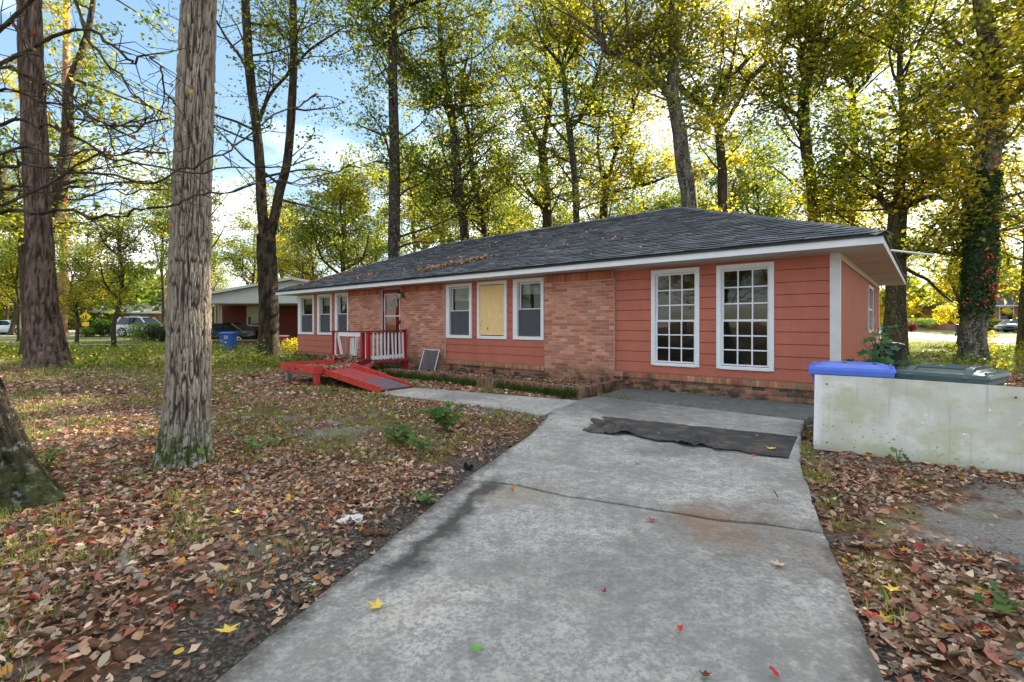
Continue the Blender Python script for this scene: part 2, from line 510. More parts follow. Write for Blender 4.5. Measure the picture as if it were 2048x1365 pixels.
def slab(name, poly, z, th, mat, parent=None, seed=0, amp=0.012, bev=0.012):
    """cast slab with a worn top edge and ragged sides"""
    po = ragged(poly, 0.1, amp, seed)
    c = np.mean(po, 0)
    n = len(po)
    inn = []
    for k in range(n):
        a, b = np.array(po[k - 1]), np.array(po[(k + 1) % n])
        d = (b - a) / (np.linalg.norm(b - a) + 1e-9)
        nn = np.array([-d[1], d[0]])
        inn.append(tuple(np.array(po[k]) + nn * bev))
    mb = MB()
    vs = [(x, y, z - th) for x, y in po] + [(x, y, z - bev) for x, y in po] + [(x, y, z) for x, y in inn]
    fs = [tuple(range(2 * n, 3 * n))]
    for k in range(n):
        k2 = (k + 1) % n
        fs += [(k, k2, n + k2, n + k), (n + k, n + k2, 2 * n + k2, 2 * n + k)]
    mb.add(vs, fs)
    return mb.build(name, M[mat], parent)

drv = empty('driveway')
tag(drv, 'cracked grey concrete driveway leading up to the red house', 'driveway', kind='structure')
cr = [(-0.385, 4.055), (0.05, 3.92), (0.42, 3.66), (0.9, 3.44), (1.35, 3.22), (1.62, 3.16), (1.915, 3.015)]   # the crack across
g = 0.03
slab('concrete_slab', [(-2.9, -5.0), (-0.2, -5.0), (0.5, -0.1), (1.35, 1.79), (1.905, 3.0)] + [(x, y - g) for x, y in cr[-2:0:-1]] + [(-0.395, 4.04), (-1.06, 1.79), (-1.8, -0.6)], 0.028, 0.12, 'concrete', drv, 1)
jt = [(0.235, 5.74), (0.87, 5.62), (1.6, 5.16), (2.72, 4.66)]
slab('concrete_slab', [(x, y + g * 0.4) for x, y in cr] + [(2.70, 4.64)] + [(x, y - g) for x, y in jt[-2:0:-1]] + [(0.23, 5.725)], 0.036, 0.12, 'concrete', drv, 2)
slab('concrete_slab', jt + [(3.2, 5.45), (3.86, 6.50), (1.9, 8.33), (1.52, 8.72), (1.17, 8.34), (0.56, 7.11)], 0.040, 0.12, 'concrete', drv, 3)
slab('concrete_slab', [(3.885, 6.525), (4.86, 7.55), (2.28, 9.72), (2.02, 9.42), (1.55, 8.75), (1.92, 8.36)], 0.050, 0.12, 'concrete_strip', drv, 4, 0.008)

wlk = slab('walkway', [(0.42, 7.02), (0.50, 7.10), (1.14, 8.30), (-2.05, 10.06), (-2.52, 9.24), (-1.2, 8.29)], 0.022, 0.1, 'concrete_walk', None, 5, 0.02)
tag(wlk, 'narrow grey concrete walk from the driveway to the red ramp', 'walkway', kind='structure')

def strip(name, label, left, right, mat, lift=0.02):
    """road sheet between two edge lines, draped on the terrain"""
    vs, fs = [], []
    L = []
    for (a, b) in zip(left, right):
        L.append((np.array(a, float), np.array(b, float)))
    rows = []
    for k in range(len(L) - 1):
        for q in np.linspace(0, 1, 7)[:-1]:
            rows.append((L[k][0] * (1 - q) + L[k + 1][0] * q, L[k][1] * (1 - q) + L[k + 1][1] * q))
    rows.append(L[-1])
    m = 6
    for a, b in rows:
        for q in np.linspace(0, 1, m):
            p = a * (1 - q) + b * q
            vs.append((p[0], p[1], float(terrain(p[0], p[1])) + lift + 0.03 * math.sin(q * math.pi)))
    for r in range(len(rows) - 1):
        for c in range(m - 1):
            fs.append((r * m + c, r * m + c + 1, (r + 1) * m + c + 1, (r + 1) * m + c))
    o = MB().add(vs, fs).build(name, M[mat], None, True)
    return tag(o, label, 'road', kind='structure')
strip('side_road', 'pale asphalt street curving past the ivy-covered tree', [(24, 8), (28.2, 27.1), (31.4, 39), (35, 58), (44, 90)], [(34, 8), (36.2, 33), (41, 46), (48, 61), (62, 92)], 'road_pale')
strip('street', 'pale asphalt street crossing behind the lawn at the neighbour', [(-130, 49), (-70, 48), (-34, 46), (-14, 47)], [(-130, 44), (-70, 43.6), (-34, 43.4), (-14, 44)], 'road_pale')
strip('neighbour_path', 'thin pale concrete path edging the near lawn', [(-60, 29.8), (-34, 29.9), (-21, 30.0), (-17, 32)], [(-60, 28.7), (-34, 28.8), (-20, 28.6), (-14.5, 30)], 'road_pale', 0.03)
strip('far_drive', 'white concrete apron beyond the far street', [(-74, 66), (-62, 66), (-50, 66)], [(-70, 56), (-58, 56), (-47, 56)], 'road_pale', 0.04)
# ------------------------------------------------------------------ house materials
def siding_mat(name, c):
    t = NT(name); p = t.pos()
    v = t.mapv(p, (1.2, 1.2, 0.5))
    n = t.noise(v, 2.2, 5, 0.6)
    k = t.ramp(n, [(0.3, tuple(x * 0.88 for x in c[:3])), (0.7, tuple(x * 1.1 for x in c[:3]))])
    st = t.noise(t.mapv(p, (26, 26, 1.4)), 1.0, 5, 0.7)
    k = t.mix(t.math('MULTIPLY', t.step(st, 0.6, 0.78), 0.28), k, S(196, 140, 118))
    k = t.mix(t.math('MULTIPLY', t.step(st, 0.4, 0.26), 0.3), k, tuple(x * 0.7 for x in c[:3]) + (1,))
    sp = t.noise(p, 46, 3, 0.6)
    k = t.mix(t.math('MULTIPLY', t.step(sp, 0.7, 0.76), 0.6), k, tuple(x * 0.5 for x in c[:3]) + (1,))
    M[name] = t.bsdf(k, 0.62, t.bump(t.noise(t.mapv(p, (40, 40, 6)), 1.0, 4, 0.7), 0.2, 0.006), 0.3)
siding_mat('siding', S(178, 102, 84))
siding_mat('side_panel', S(160, 90, 70))

def brick_mat(name, joint=False):
    t = NT(name); p = t.pos(); x, y, z = t.sep(p)
    n = t.noise(p, 34, 5, 0.7)
    base = S(206, 182, 168) if joint else t.attr()
    k = t.mix(t.math('MULTIPLY', t.step(n, 0.42, 0.7), 0.45), base, t.mix(0.5, base, S(92, 62, 52)))
    k = t.mix(t.math('MULTIPLY', t.step(n, 0.45, 0.28), 0.3), k, S(206, 168, 150))
    # old damp, moss and soot stains low on the wall
    low = t.math('ADD', z, t.math('MULTIPLY', t.math('SUBTRACT', t.noise(p, 1.5, 5, 0.65), 0.5), 0.9))
    k = t.mix(t.math('MULTIPLY', t.step(low, 0.62, 0.32), 0.72), k, t.mix(0.5, k, S(104, 96, 66)))
    soot = t.math('MULTIPLY', t.step(t.noise(p, 3.1, 5, 0.7), 0.46, 0.6), t.step(low, 0.34, 0.12))
    k = t.mix(t.math('MULTIPLY', soot, 0.9), k, S(42, 40, 36))
    m2 = t.math('MULTIPLY', t.step(t.noise(p, 2.3, 6, 0.7), 0.55, 0.64), t.step(low, 0.4, 0.2))
    k = t.mix(t.math('MULTIPLY', m2, 0.6), k, S(84, 92, 48))
    M[name] = t.bsdf(k, 0.9, t.bump(n, 0.35, 0.006), 0.15)
brick_mat('brick'); brick_mat('mortar', True)

plain('white_paint', S(226, 228, 232), 0.45, 0.4, var=0.05, scale=5)
plain('white_trim', S(206, 206, 206), 0.5, 0.35, var=0.07, scale=6)
plain('cream_trim', S(198, 188, 160), 0.55, 0.3, var=0.08)
plain('soffit_paint', S(204, 206, 200), 0.6, 0.3, var=0.06, scale=3)
plain('red_paint', S(158, 28, 32), 0.45, 0.4, var=0.15)
plain('red_board', S(188, 58, 50), 0.55, 0.35, var=0.28, scale=7, bump=0.2)
plain('dark_red', S(110, 26, 26), 0.55, 0.35, var=0.15)
plain('black_metal', S(26, 28, 28), 0.4, 0.5, var=0.2)
plain('black_rubber', S(24, 24, 25), 0.8, 0.25, var=0.2)
plain('grey_wood', S(132, 126, 118), 0.85, 0.2, var=0.2, scale=12, bump=0.2)
plain('grey_metal', S(160, 164, 168), 0.35, 0.5, metal=0.7)
plain('inside_wall', S(120, 118, 112), 0.9, 0.1)
plain('shade_cloth', S(196, 196, 176), 0.9, 0.1)

def glass_mat():
    t = NT('window_glass'); p = t.pos()
    nm = t.bump(t.noise(p, 1.6, 2), 0.05, 0.05)
    fr = t.n('Fresnel', {'IOR': 1.5, 'Normal': nm}).outputs[0]
    tr = t.n('BsdfTransparent', {'Color': (0.72, 0.76, 0.76, 1)}); gl = t.n('BsdfGlossy', {'Roughness': 0.02, 'Normal': nm, 'Color': (1, 1, 1, 1)})
    mx = t.n('MixShader', {'Fac': fr, 1: tr.outputs[0], 2: gl.outputs[0]})
    t.t.links.new(mx.outputs[0], t.out.inputs['Surface']); M['window_glass'] = t.m
    t = NT('insect_screen')
    tr = t.n('BsdfTransparent', {'Color': (0.8, 0.8, 0.8, 1)}); d = t.n('BsdfPrincipled', {'Base Color': S(92, 94, 100), 'Roughness': 0.7})
    mx = t.n('MixShader', {'Fac': 0.62, 1: tr.outputs[0], 2: d.outputs[0]})
    t.t.links.new(mx.outputs[0], t.out.inputs['Surface']); M['insect_screen'] = t.m
glass_mat()

def shingle_mat():
    t = NT('shingle'); p = t.pos()
    c = t.attr()
    n = t.noise(p, 1.1, 6, 0.65)
    k = t.mix(t.math('MULTIPLY', t.step(n, 0.45, 0.7), 0.5), c, S(58, 64, 60))
    g_ = t.noise(p, 120, 3, 0.8)
    k = t.mix(t.math('MULTIPLY', t.step(g_, 0.52, 0.7), 0.5), k, S(120, 124, 130))
    sp = t.vor(p, 2.6)
    k = t.mix(t.step(sp, 0.035, 0.02), k, S(206, 204, 196))
    M['shingle'] = t.bsdf(k, 0.85, t.bump(g_, 0.4, 0.004), 0.25)
shingle_mat()

def plywood_mat():
    t = NT('plywood'); p = t.objc()
    v = t.mapv(p, (9, 9, 0.8))
    w = t.n('TexWave', {'Vector': v, 'Scale': 1.9, 'Distortion': 11.0, 'Detail': 4.0, 'Detail Scale': 1.2}, wave_type='BANDS', bands_direction='X').outputs['Fac']
    k = t.ramp(w, [(0.0, S(232, 192, 128)), (0.35, S(252, 230, 180)), (0.7, S(246, 214, 150)), (1.0, S(206, 150, 86))])
    kn = t.n('TexVoronoi', {'Vector': t.mapv(p, (1.0, 1.0, 0.62), loc=(0.3, 0, 0.12)), 'Scale': 3.3}).outputs['Distance']
    k = t.mix(t.step(kn, 0.1, 0.045), k, S(136, 78, 36))
    k = t.mix(t.step(kn, 0.03, 0.015), k, S(62, 36, 20))
    M['plywood'] = t.bsdf(k, 0.7, t.bump(w, 0.1, 0.003), 0.25)
plywood_mat()

# ------------------------------------------------------------------ the house: local x runs along the front (x = -t), y goes in
HX, HYY = 0.6636 * 7.57, 7.57
HROT = math.atan2(-0.645, 0.7646)
HA, HB = np.array([-0.7646, 0.645]), np.array([0.645, 0.7646])
def house_pt(t, s, z=0.0):
    p = np.array([HX, HYY]) + HA * t + HB * s
    return Vector((p[0], p[1], z))
def fac_t(px, s=0.0):
    """distance t along the front at which the photograph's column px meets the plane s"""
    d = (px - CX) / FPX; c = np.array([HX, HYY]) + HB * s
    return (c[0] - d * c[1]) / (-HA[0] + d * HA[1])

house = empty('brick_and_siding_house', (HX, HYY, 0), HROT)
tag(house, 'low red house with brick piers, lap siding, white trim and dark hip roof', 'house')
HL, HD, OH = 17.20, 8.2, 0.58
SOF, FLOOR = 2.425, 0.30

# openings in the front wall: (t0, t1, z0, z1)
LW = [(0.89, 1.81), (2.11, 3.03)]
LWZ = (0.53, 2.345)
WB = [(5.60, 6.51), (6.71, 7.70), (7.90, 8.87)]
WA = [(13.64, 14.49), (14.71, 15.68), (15.93, 17.10)]
WZ = (0.95, 2.38)
DOOR = (10.82, 11.72, FLOOR, 2.34)
holes = [(a + 0.06, b - 0.06, LWZ[0] + 0.06, LWZ[1] - 0.06) for a, b in LW] + [(a + 0.06, b - 0.06, WZ[0] + 0.06, WZ[1] - 0.05) for a, b in WB + WA] + [(DOOR[0], DOOR[1], FLOOR, DOOR[3])]

def wall_with_holes(mb, t0, t1, z0, z1, s0, s1, hs):
    """solid wall from rectangles round the openings"""
    ts = sorted({t0, t1} | {min(max(v, t0), t1) for h in hs for v in h[:2]})
    for a, b in zip(ts[:-1], ts[1:]):
        if b - a < 1e-4: continue
        m = (a + b) / 2
        inside = [h for h in hs if h[0] <= m <= h[1]]
        zs = [z0]
        for h in sorted(inside, key=lambda q: q[2]): zs += [h[2], h[3]]
        zs.append(z1)
        for q in range(0, len(zs), 2):
            if zs[q + 1] - zs[q] > 1e-4: mb.box(-b, -a, s0, s1, zs[q], zs[q + 1])
    return mb
fw = MB(); wall_with_holes(fw, 0.02, HL - 0.02, -0.3, SOF, 0.0, 0.12, holes)
front_wall = fw.build('front_wall', M['mortar'], house)
sw = MB(); wall_with_holes(sw, 0, 0, 0, 0, 0, 0, [])
sw = MB()
sw.box(-0.12, -0.004, 0.125, 4.83, -0.3, SOF - 0.004); sw.box(-0.12, -0.004, 6.03, HD - 0.13, -0.3, SOF - 0.004)
sw.box(-0.12, -0.004, 4.83, 6.03, -0.3, 1.12); sw.box(-0.12, -0.004, 4.83, 6.03, 2.22, SOF - 0.004)
side_wall = sw.build('side_wall', M['side_panel'], house)
for k in range(36):                               # grooves of the panel boards on the end wall
    y0 = 0.14 + k * 0.222
    if 4.65 < y0 < 6.1 : continue
    MB().box(-0.004, 0.006, y0, y0 + 0.208, -0.25, SOF - 0.12).build('wall_board', M['side_panel'], side_wall)
MB().box(-HL + 0.02, -0.02, HD - 0.12, HD, -0.3, SOF).build('back_wall', M['inside_wall'], house)
MB().box(-HL + 0.002, -HL + 0.12, 0.125, HD - 0.13, -0.3, SOF - 0.004).build('end_wall', M['side_panel'], house)
MB().box(-HL + 0.13, -0.13, 0.13, HD - 0.13, FLOOR - 0.1, FLOOR).build('floor', M['inside_wall'], house)
MB().box(-HL + 0.13, -0.13, 3.4, 3.5, FLOOR + 0.002, SOF - 0.06).build('partition', M['inside_wall'], house)
MB().box(-HL + 0.13, -0.13, 0.13, HD - 0.13, SOF - 0.05, SOF - 0.006).build('ceiling', M['inside_wall'], house)

# ---- bricks
bricks = []            # (x centre, front y, z centre, width, height, depth out of the wall, palette)
def wall_bricks(t0, t1, z0, z1, front, skip=(), pal='red'):
    cw, chh = 0.2045, 0.0677
    r = 0; z = z0
    while z + chh <= z1 + 0.02:
        x = t0 - (cw / 2 if r % 2 else 0)
        while x < t1 - 0.02:
            a, b = max(x, t0), min(x + cw, t1)
            if b - a > 0.045:
                m, zm = (a + b) / 2, z + chh / 2
                if not any(h[0] - 0.02 < m < h[1] + 0.02 and h[2] < zm < h[3] for h in skip):
                    bricks.append((-(a + b) / 2, front, z + chh / 2, b - a - 0.011, chh - 0.011, 0.05, pal))
            x += cw
        z += chh; r += 1
def soldier(t0, t1, z0, z1, front, w=0.0677, pal='red', depth=0.05):
    n = int(round((t1 - t0) / w)); w = (t1 - t0) / n
    for k in range(n):
        bricks.append((-(t0 + (k + 0.5) * w), front, (z0 + z1) / 2, w - 0.010, z1 - z0 - 0.008, depth, pal))
BF = -0.085                                       # face of the brickwork
piers = [(3.81, 5.555), (8.89, 10.80), (11.755, 13.61)]
for a, b in piers:
    wall_bricks(a, b, -0.08, 2.21, BF)
    soldier(a, b, 2.226, 2.41, BF, 0.0677, 'warm')
    MB().box(-b + 0.004, -a - 0.004, BF + 0.012, -0.001, -0.3, 2.41).build('brick_pier', M['mortar'], house)
for a, b, top in [(0.0, 3.806, 0.26), (5.56, 8.885, 0.26), (13.615, HL, 0.20)]:
    wall_bricks(a, b, -0.08, top - 0.006, -0.05, pal='sooty')
    MB().box(-b + (0.0 if b < HL else -0.02), -a - 0.002, -0.038, -0.0012, -0.3, top).build('foundation', M['mortar'], house)
    soldier(a, b, top + 0.002, top + 0.106, -0.098, 0.0677, 'orange', 0.09)
    MB().box(-b + 0.003, -a - 0.003, -0.088, -0.0014, top + 0.001, top + 0.1).build('brick_ledge', M['mortar'], house)
PAL = {'red': [S(196, 136, 114), S(190, 126, 104), S(204, 146, 124), S(182, 118, 98), S(196, 140, 118), S(170, 108, 92), S(210, 156, 134), S(172, 124, 106)],
       'warm': [S(178, 106, 80), S(188, 114, 86), S(166, 96, 74), S(194, 122, 94)],
       'orange': [S(208, 140, 108), S(194, 124, 92), S(180, 120, 96), S(214, 152, 122), S(186, 104, 88), S(166, 136, 116)],
       'sooty': [S(192, 122, 102), S(178, 110, 94), S(96, 76, 70), S(66, 60, 60), S(200, 136, 116), S(168, 118, 102), S(146, 100, 88)]}
def brick_shape(mb, c, w, h, d, col):
    x, y, z = c; b = 0.004
    vs = [(x + sx * (w / 2 - b), y, z + sz * (h / 2 - b)) for sx, sz in ((-1, -1), (1, -1), (1, 1), (-1, 1))]
    vs += [(x + sx * w / 2, y + b, z + sz * h / 2) for sx, sz in ((-1, -1), (1, -1), (1, 1), (-1, 1))]
    vs += [(x + sx * w / 2, y + d, z + sz * h / 2) for sx, sz in ((-1, -1), (1, -1), (1, 1), (-1, 1))]
    fs = [(0, 1, 2, 3)]
    for k in range(4):
        k2 = (k + 1) % 4
        fs += [(4 + k, 4 + k2, k2, k), (8 + k, 8 + k2, 4 + k2, 4 + k)]
    mb.add(vs, fs, col)
def pick(pal, dx=0.0):
    c = random.choice(PAL[pal]); j = 1 + random.uniform(-0.1, 0.1)
    return tuple(v * j for v in c[:3])
# the 300 that show largest are parts of their own, the rest is one mass
def near_key(b):
    p = house_pt(-b[0], b[1], b[2]); return p.y
order = sorted(range(len(bricks)), key=lambda i: near_key(bricks[i]))
ones, rest = order[:300], order[300:]
bcache = {}
for i in ones:
    x, y, z, w, h, d, pal = bricks[i]
    key = (round(w, 2), round(h, 3), round(d, 2), pal, random.randrange(7))
    if key not in bcache:
        mb = MB(); brick_shape(mb, (0, 0, 0), key[0] if abs(key[0] - w) < 0.006 else w, h, d, pick(pal))
        o = mb.build('brick', M['brick'], front_wall); bcache[key] = o.data
    else:
        o = obj('brick', bcache[key], front_wall)
    o.location = (x, y + random.uniform(-0.0025, 0.0025), z)
    o.rotation_euler = (0, random.uniform(-0.006, 0.006), random.uniform(-0.006, 0.006))
mb = MB()
for i in rest:
    x, y, z, w, h, d, pal = bricks[i]
    brick_shape(mb, (x, y + random.uniform(-0.002, 0.002), z), w, h, d, pick(pal))
o = mb.build('brickwork', M['brick'], front_wall); o['kind'] = 'stuff'

# ---- lap siding boards
def board(t0, t1, z0, z1):
    x0, x1 = -t1, -t0
    vs = [(x0, -0.024, z0), (x1, -0.024, z0), (x1, -0.012, z1), (x0, -0.012, z1), (x0, -0.001, z0), (x1, -0.001, z0), (x1, -0.001, z1), (x0, -0.001, z1)]
    MB().add(vs, [(0, 1, 2, 3), (4, 7, 6, 5), (0, 4, 5, 1), (1, 5, 6, 2), (2, 6, 7, 3), (3, 7, 4, 0)]).build('siding_board', M['siding'], front_wall)
def siding(t0, t1, z0, z1, rows, hs):
    ex = (z1 - z0) / rows
    for r in range(rows):
        a, b = z0 + r * ex, z0 + (r + 1) * ex + 0.002
        cuts = [t0]
        for h in sorted(hs):
            if h[2] < b - 0.02 and h[3] > a + 0.02: cuts += [h[0], h[1]]
        cuts.append(t1)
        for h in hs:
            if h[2] < b - 0.02 and h[3] > a + 0.02:
                if h[2] - a > 0.012: board(h[0] + 0.001, h[1] - 0.001, a + 0.007, h[2] - 0.001)
                if b - h[3] > 0.012: board(h[0] + 0.001, h[1] - 0.001, h[3] + 0.001, b)
        for q in range(0, len(cuts), 2):
            if cuts[q + 1] - cuts[q] > 0.03: board(cuts[q] + 0.001, cuts[q + 1] - 0.001, a + 0.007, b - 0.004)
siding(0.105, 3.806, 0.372, SOF - 0.03, 10, [(a, b, *LWZ) for a, b in LW])
siding(5.56, 8.885, 0.372, SOF - 0.03, 10, [(a, b, *WZ) for a, b in WB])
siding(13.615, HL - 0.02, 0.312, SOF - 0.03, 10, [(a, b, *WZ) for a, b in WA])

for a_, b_, z_ in ((0.105, 3.806, 0.372), (5.56, 8.885, 0.372), (13.615, HL - 0.02, 0.312)):      # dark sheathing behind the boards
    bk_ = MB(); wall_with_holes(bk_, a_, b_, z_, SOF - 0.03, -0.0009, -0.0003, holes); bk_.build('sheathing', M['dark_red'], front_wall)
# ---- trim, soffit, fascia
cb = MB(); cb.box(-0.11, 0.022, -0.026, -0.0015, 0.30, SOF - 0.003); cb.box(0.0005, 0.0235, -0.0265, 0.085, 0.30, SOF - 0.0035)
cb.build('corner_board', M['white_trim'], house)
MB().box(0.0008, 0.02, HD - 0.1, HD + 0.02, 0.0, SOF - 0.004).build('corner_board', M['white_trim'], house)
MB().box(0.0009, 0.03, 0.09, HD - 0.11, SOF - 0.12, SOF - 0.0045).build('frieze_board', M['cream_trim'], house)
MB().box(-HL - OH, OH - 0.03, -OH + 0.03, -0.0016, SOF, SOF + 0.012).build('soffit', M['soffit_paint'], house)
sf = MB().box(-0.05, OH - 0.03, -0.0012, HD + OH - 0.04, SOF + 0.0004, SOF + 0.0124)
side_soffit = sf.build('soffit', M['soffit_paint'], house)
MB().box(-HL - OH, -HL, 0.0, HD + OH - 0.04, SOF + 0.0004, SOF + 0.0124).build('soffit', M['soffit_paint'], house)
for y0 in (1.9, 4.3, 6.4):
    v = MB()
    v.box(0.12, 0.42, y0, y0 + 0.16, SOF - 0.008, SOF - 0.001)
    v.build('soffit_vent', M['cream_trim'], house)
MB().box(-HL - OH, OH, -OH, -OH + 0.028, SOF - 0.006, SOF + 0.105).build('fascia', M['white_paint'], house)
MB().box(OH - 0.028, OH, -OH + 0.03, HD + OH, SOF - 0.006, SOF + 0.105).build('fascia', M['white_trim'], house)
MB().box(-HL - OH, -HL - OH + 0.028, -OH + 0.03, HD + OH, SOF - 0.006, SOF + 0.105).build('fascia', M['white_paint'], house)
MB().box(-HL - OH - 0.01, OH + 0.012, -OH - 0.012, -OH + 0.02, SOF + 0.1065, SOF + 0.126).build('drip_edge', M['cream_trim'], house)
MB().box(OH - 0.02, OH + 0.014, -OH + 0.022, HD + OH, SOF + 0.1065, SOF + 0.126).build('drip_edge', M['cream_trim'], house)

# ---- roof: hip, dark shingles
ZE, ZR = SOF + 0.128, 4.47
YM = HD / 2
x_r, x_l, y_f, y_b = OH + 0.03, -HL - OH - 0.03, -OH - 0.03, HD + OH + 0.03
run = YM - y_f
rr, rl = x_r - run, x_l + run * 0.93
slope = math.atan2(ZR - ZE, run); SL = math.hypot(run, ZR - ZE)
rf = MB()
vs = [(x_l, y_f, ZE), (x_r, y_f, ZE), (x_r, y_b, ZE), (x_l, y_b, ZE), (rl, YM, ZR), (rr, YM, ZR)]
vs += [(a, b, c - 0.03) for a, b, c in vs[:4]]
rf.add(vs, [(0, 1, 5, 4), (1, 2, 5), (2, 3, 4, 5), (3, 0, 4), (0, 6, 7, 1), (1, 7, 8, 2), (2, 8, 9, 3), (3, 9, 6, 0), (9, 8, 7, 6)], S(54, 56, 60)[:3])
roof = rf.build('roof', M['shingle'], house)
SHC = [S(112, 112, 118), S(96, 97, 104), S(126, 126, 132), S(88, 89, 95), S(104, 106, 108)]
EXP, TABW = 0.135, 0.30
tabs = []
rows = int(SL / EXP)
for r in range(rows):
    v0 = r * EXP
    inset = v0 * math.cos(slope)
    a, b = x_l + inset * 0.93, x_r - inset
    x = b - TABW * random.uniform(0.2, 0.9)
    tabs.append((x, b, r)) if b - x > 0.05 else None
    while x - TABW > a:
        w = TABW
        tabs.append((x - w, x, r)); x -= w
    if x - a > 0.04: tabs.append((a, x, r))
def tab_shape(mb, x0, x1, th, col, zoff=0.0):
    ln = EXP + 0.035
    x0 += 0.004; x1 -= 0.004
    vs = [(x0, 0, 0.002), (x1, 0, 0.002), (x1, ln, -0.002), (x0, ln, -0.002), (x0, 0, th), (x1, 0, th), (x1, ln, 0.004), (x0, ln, 0.004)]
    mb.add(vs, [(4, 5, 6, 7), (1, 2, 6, 5), (3, 0, 4, 7)], col)
    mb.add([vs[0], vs[1], vs[5], vs[4]], [(0, 1, 2, 3)], (0.012, 0.012, 0.014))      # cut asphalt edge, its black also painting in the course shadow line
def tab_origin(x, r):
    v = r * EXP
    return Vector((x, y_f - 0.012 + v * math.cos(slope), ZE + 0.004 + v * math.sin(slope)))
full = [k for k, t in enumerate(tabs) if abs(t[1] - t[0] - TABW) < 1e-6]
def tkey(k):
    o = tab_origin((tabs[k][0] + tabs[k][1]) / 2, tabs[k][2]); return house_pt(-o.x, o.y).y - 0.3 * o.z
single = set(sorted(full, key=tkey)[:300])
tcache = []
for q in range(9):
    mb = MB(); c = random.choice(SHC); tab_shape(mb, -TABW / 2, TABW / 2, random.uniform(0.017, 0.027), tuple(v * random.uniform(0.9, 1.12) for v in c[:3]))
    o_ = mb.build('shingle', M['shingle'], roof); tcache.append(o_.data); bpy.data.objects.remove(o_)
mb = MB()
for k, (a, b, r) in enumerate(tabs):
    if k in single:
        o = obj('shingle', random.choice(tcache), roof, tab_origin((a + b) / 2, r) + Vector((0, random.uniform(-0.006, 0.006), 0)), (slope, random.uniform(-0.006, 0.006), random.uniform(-0.008, 0.008)))
    else:
        m2 = MB(); c = random.choice(SHC)
        tab_shape(m2, a, b, random.uniform(0.016, 0.027), tuple(v * random.uniform(0.88, 1.12) for v in c[:3]))
        org = tab_origin(0, r) + Vector((0, random.uniform(-0.006, 0.006), 0))
        cs, sn = math.cos(slope), math.sin(slope)
        mb.add([(x, org.y + y * cs - z * sn, org.z + y * sn + z * cs) for x, y, z in m2.v], m2.f, None); mb.c[-len(m2.v):] = m2.c
o = mb.build('shingle_field', M['shingle'], roof); o['kind'] = 'stuff'
def caps(p, q, n):
    p, q = Vector(p), Vector(q)
    for k in range(n):
        a = p.lerp(q, k / n); b = p.lerp(q, (k + 1.25) / n)
        c = random.choice(SHC)
        d = (q - p).normalized(); s_ = d.cross(Vector((0, 0, 1))).normalized()
        up = s_.cross(d)
        m2 = MB()
        w = 0.14; rs = 0.03 + 0.004
        vs = []
        for e, (o_, lift) in enumerate(((a, 0.016), (b, 0.008))):
            for sx, dz in ((-w, -0.052), (0, 0.012), (w, -0.052)):
                vs.append(o_ + s_ * sx + up * (dz + lift))
        vs += [v - up * 0.009 for v in vs[:3]]
        m2.add(vs, [(0, 1, 4, 3), (1, 2, 5, 4), (6, 7, 1, 0), (7, 8, 2, 1)], tuple(v * random.uniform(0.9, 1.1) for v in c[:3]))
        m2.build('ridge_shingle', M['shingle'], roof)
caps((x_r, y_f, ZE + 0.01), (rr, YM, ZR + 0.012), 34)
caps((x_l, y_f, ZE + 0.01), (rl, YM, ZR + 0.012), 28)
caps((rl, YM, ZR + 0.012), (rr, YM, ZR + 0.012), 40)
vp = MB(); pp = Vector((-13.3, YM + 0.55, ZR - 0.26))
vp.tube([pp, pp + Vector((0, 0, 0.36))], 0.06, 12); vp.tube([pp + Vector((0, 0, 0.36)), pp + Vector((0, 0, 0.43))], [0.12, 0.10], 12)
vp.build('roof_vent', M['white_paint'], roof)
cp = MB().tube([(OH + 0.01, 0.9, SOF + 0.07), (OH + 0.55, 1.25, SOF - 0.02)], 0.016, 8)
cp.build('eave_rod', M['white_paint'], house)

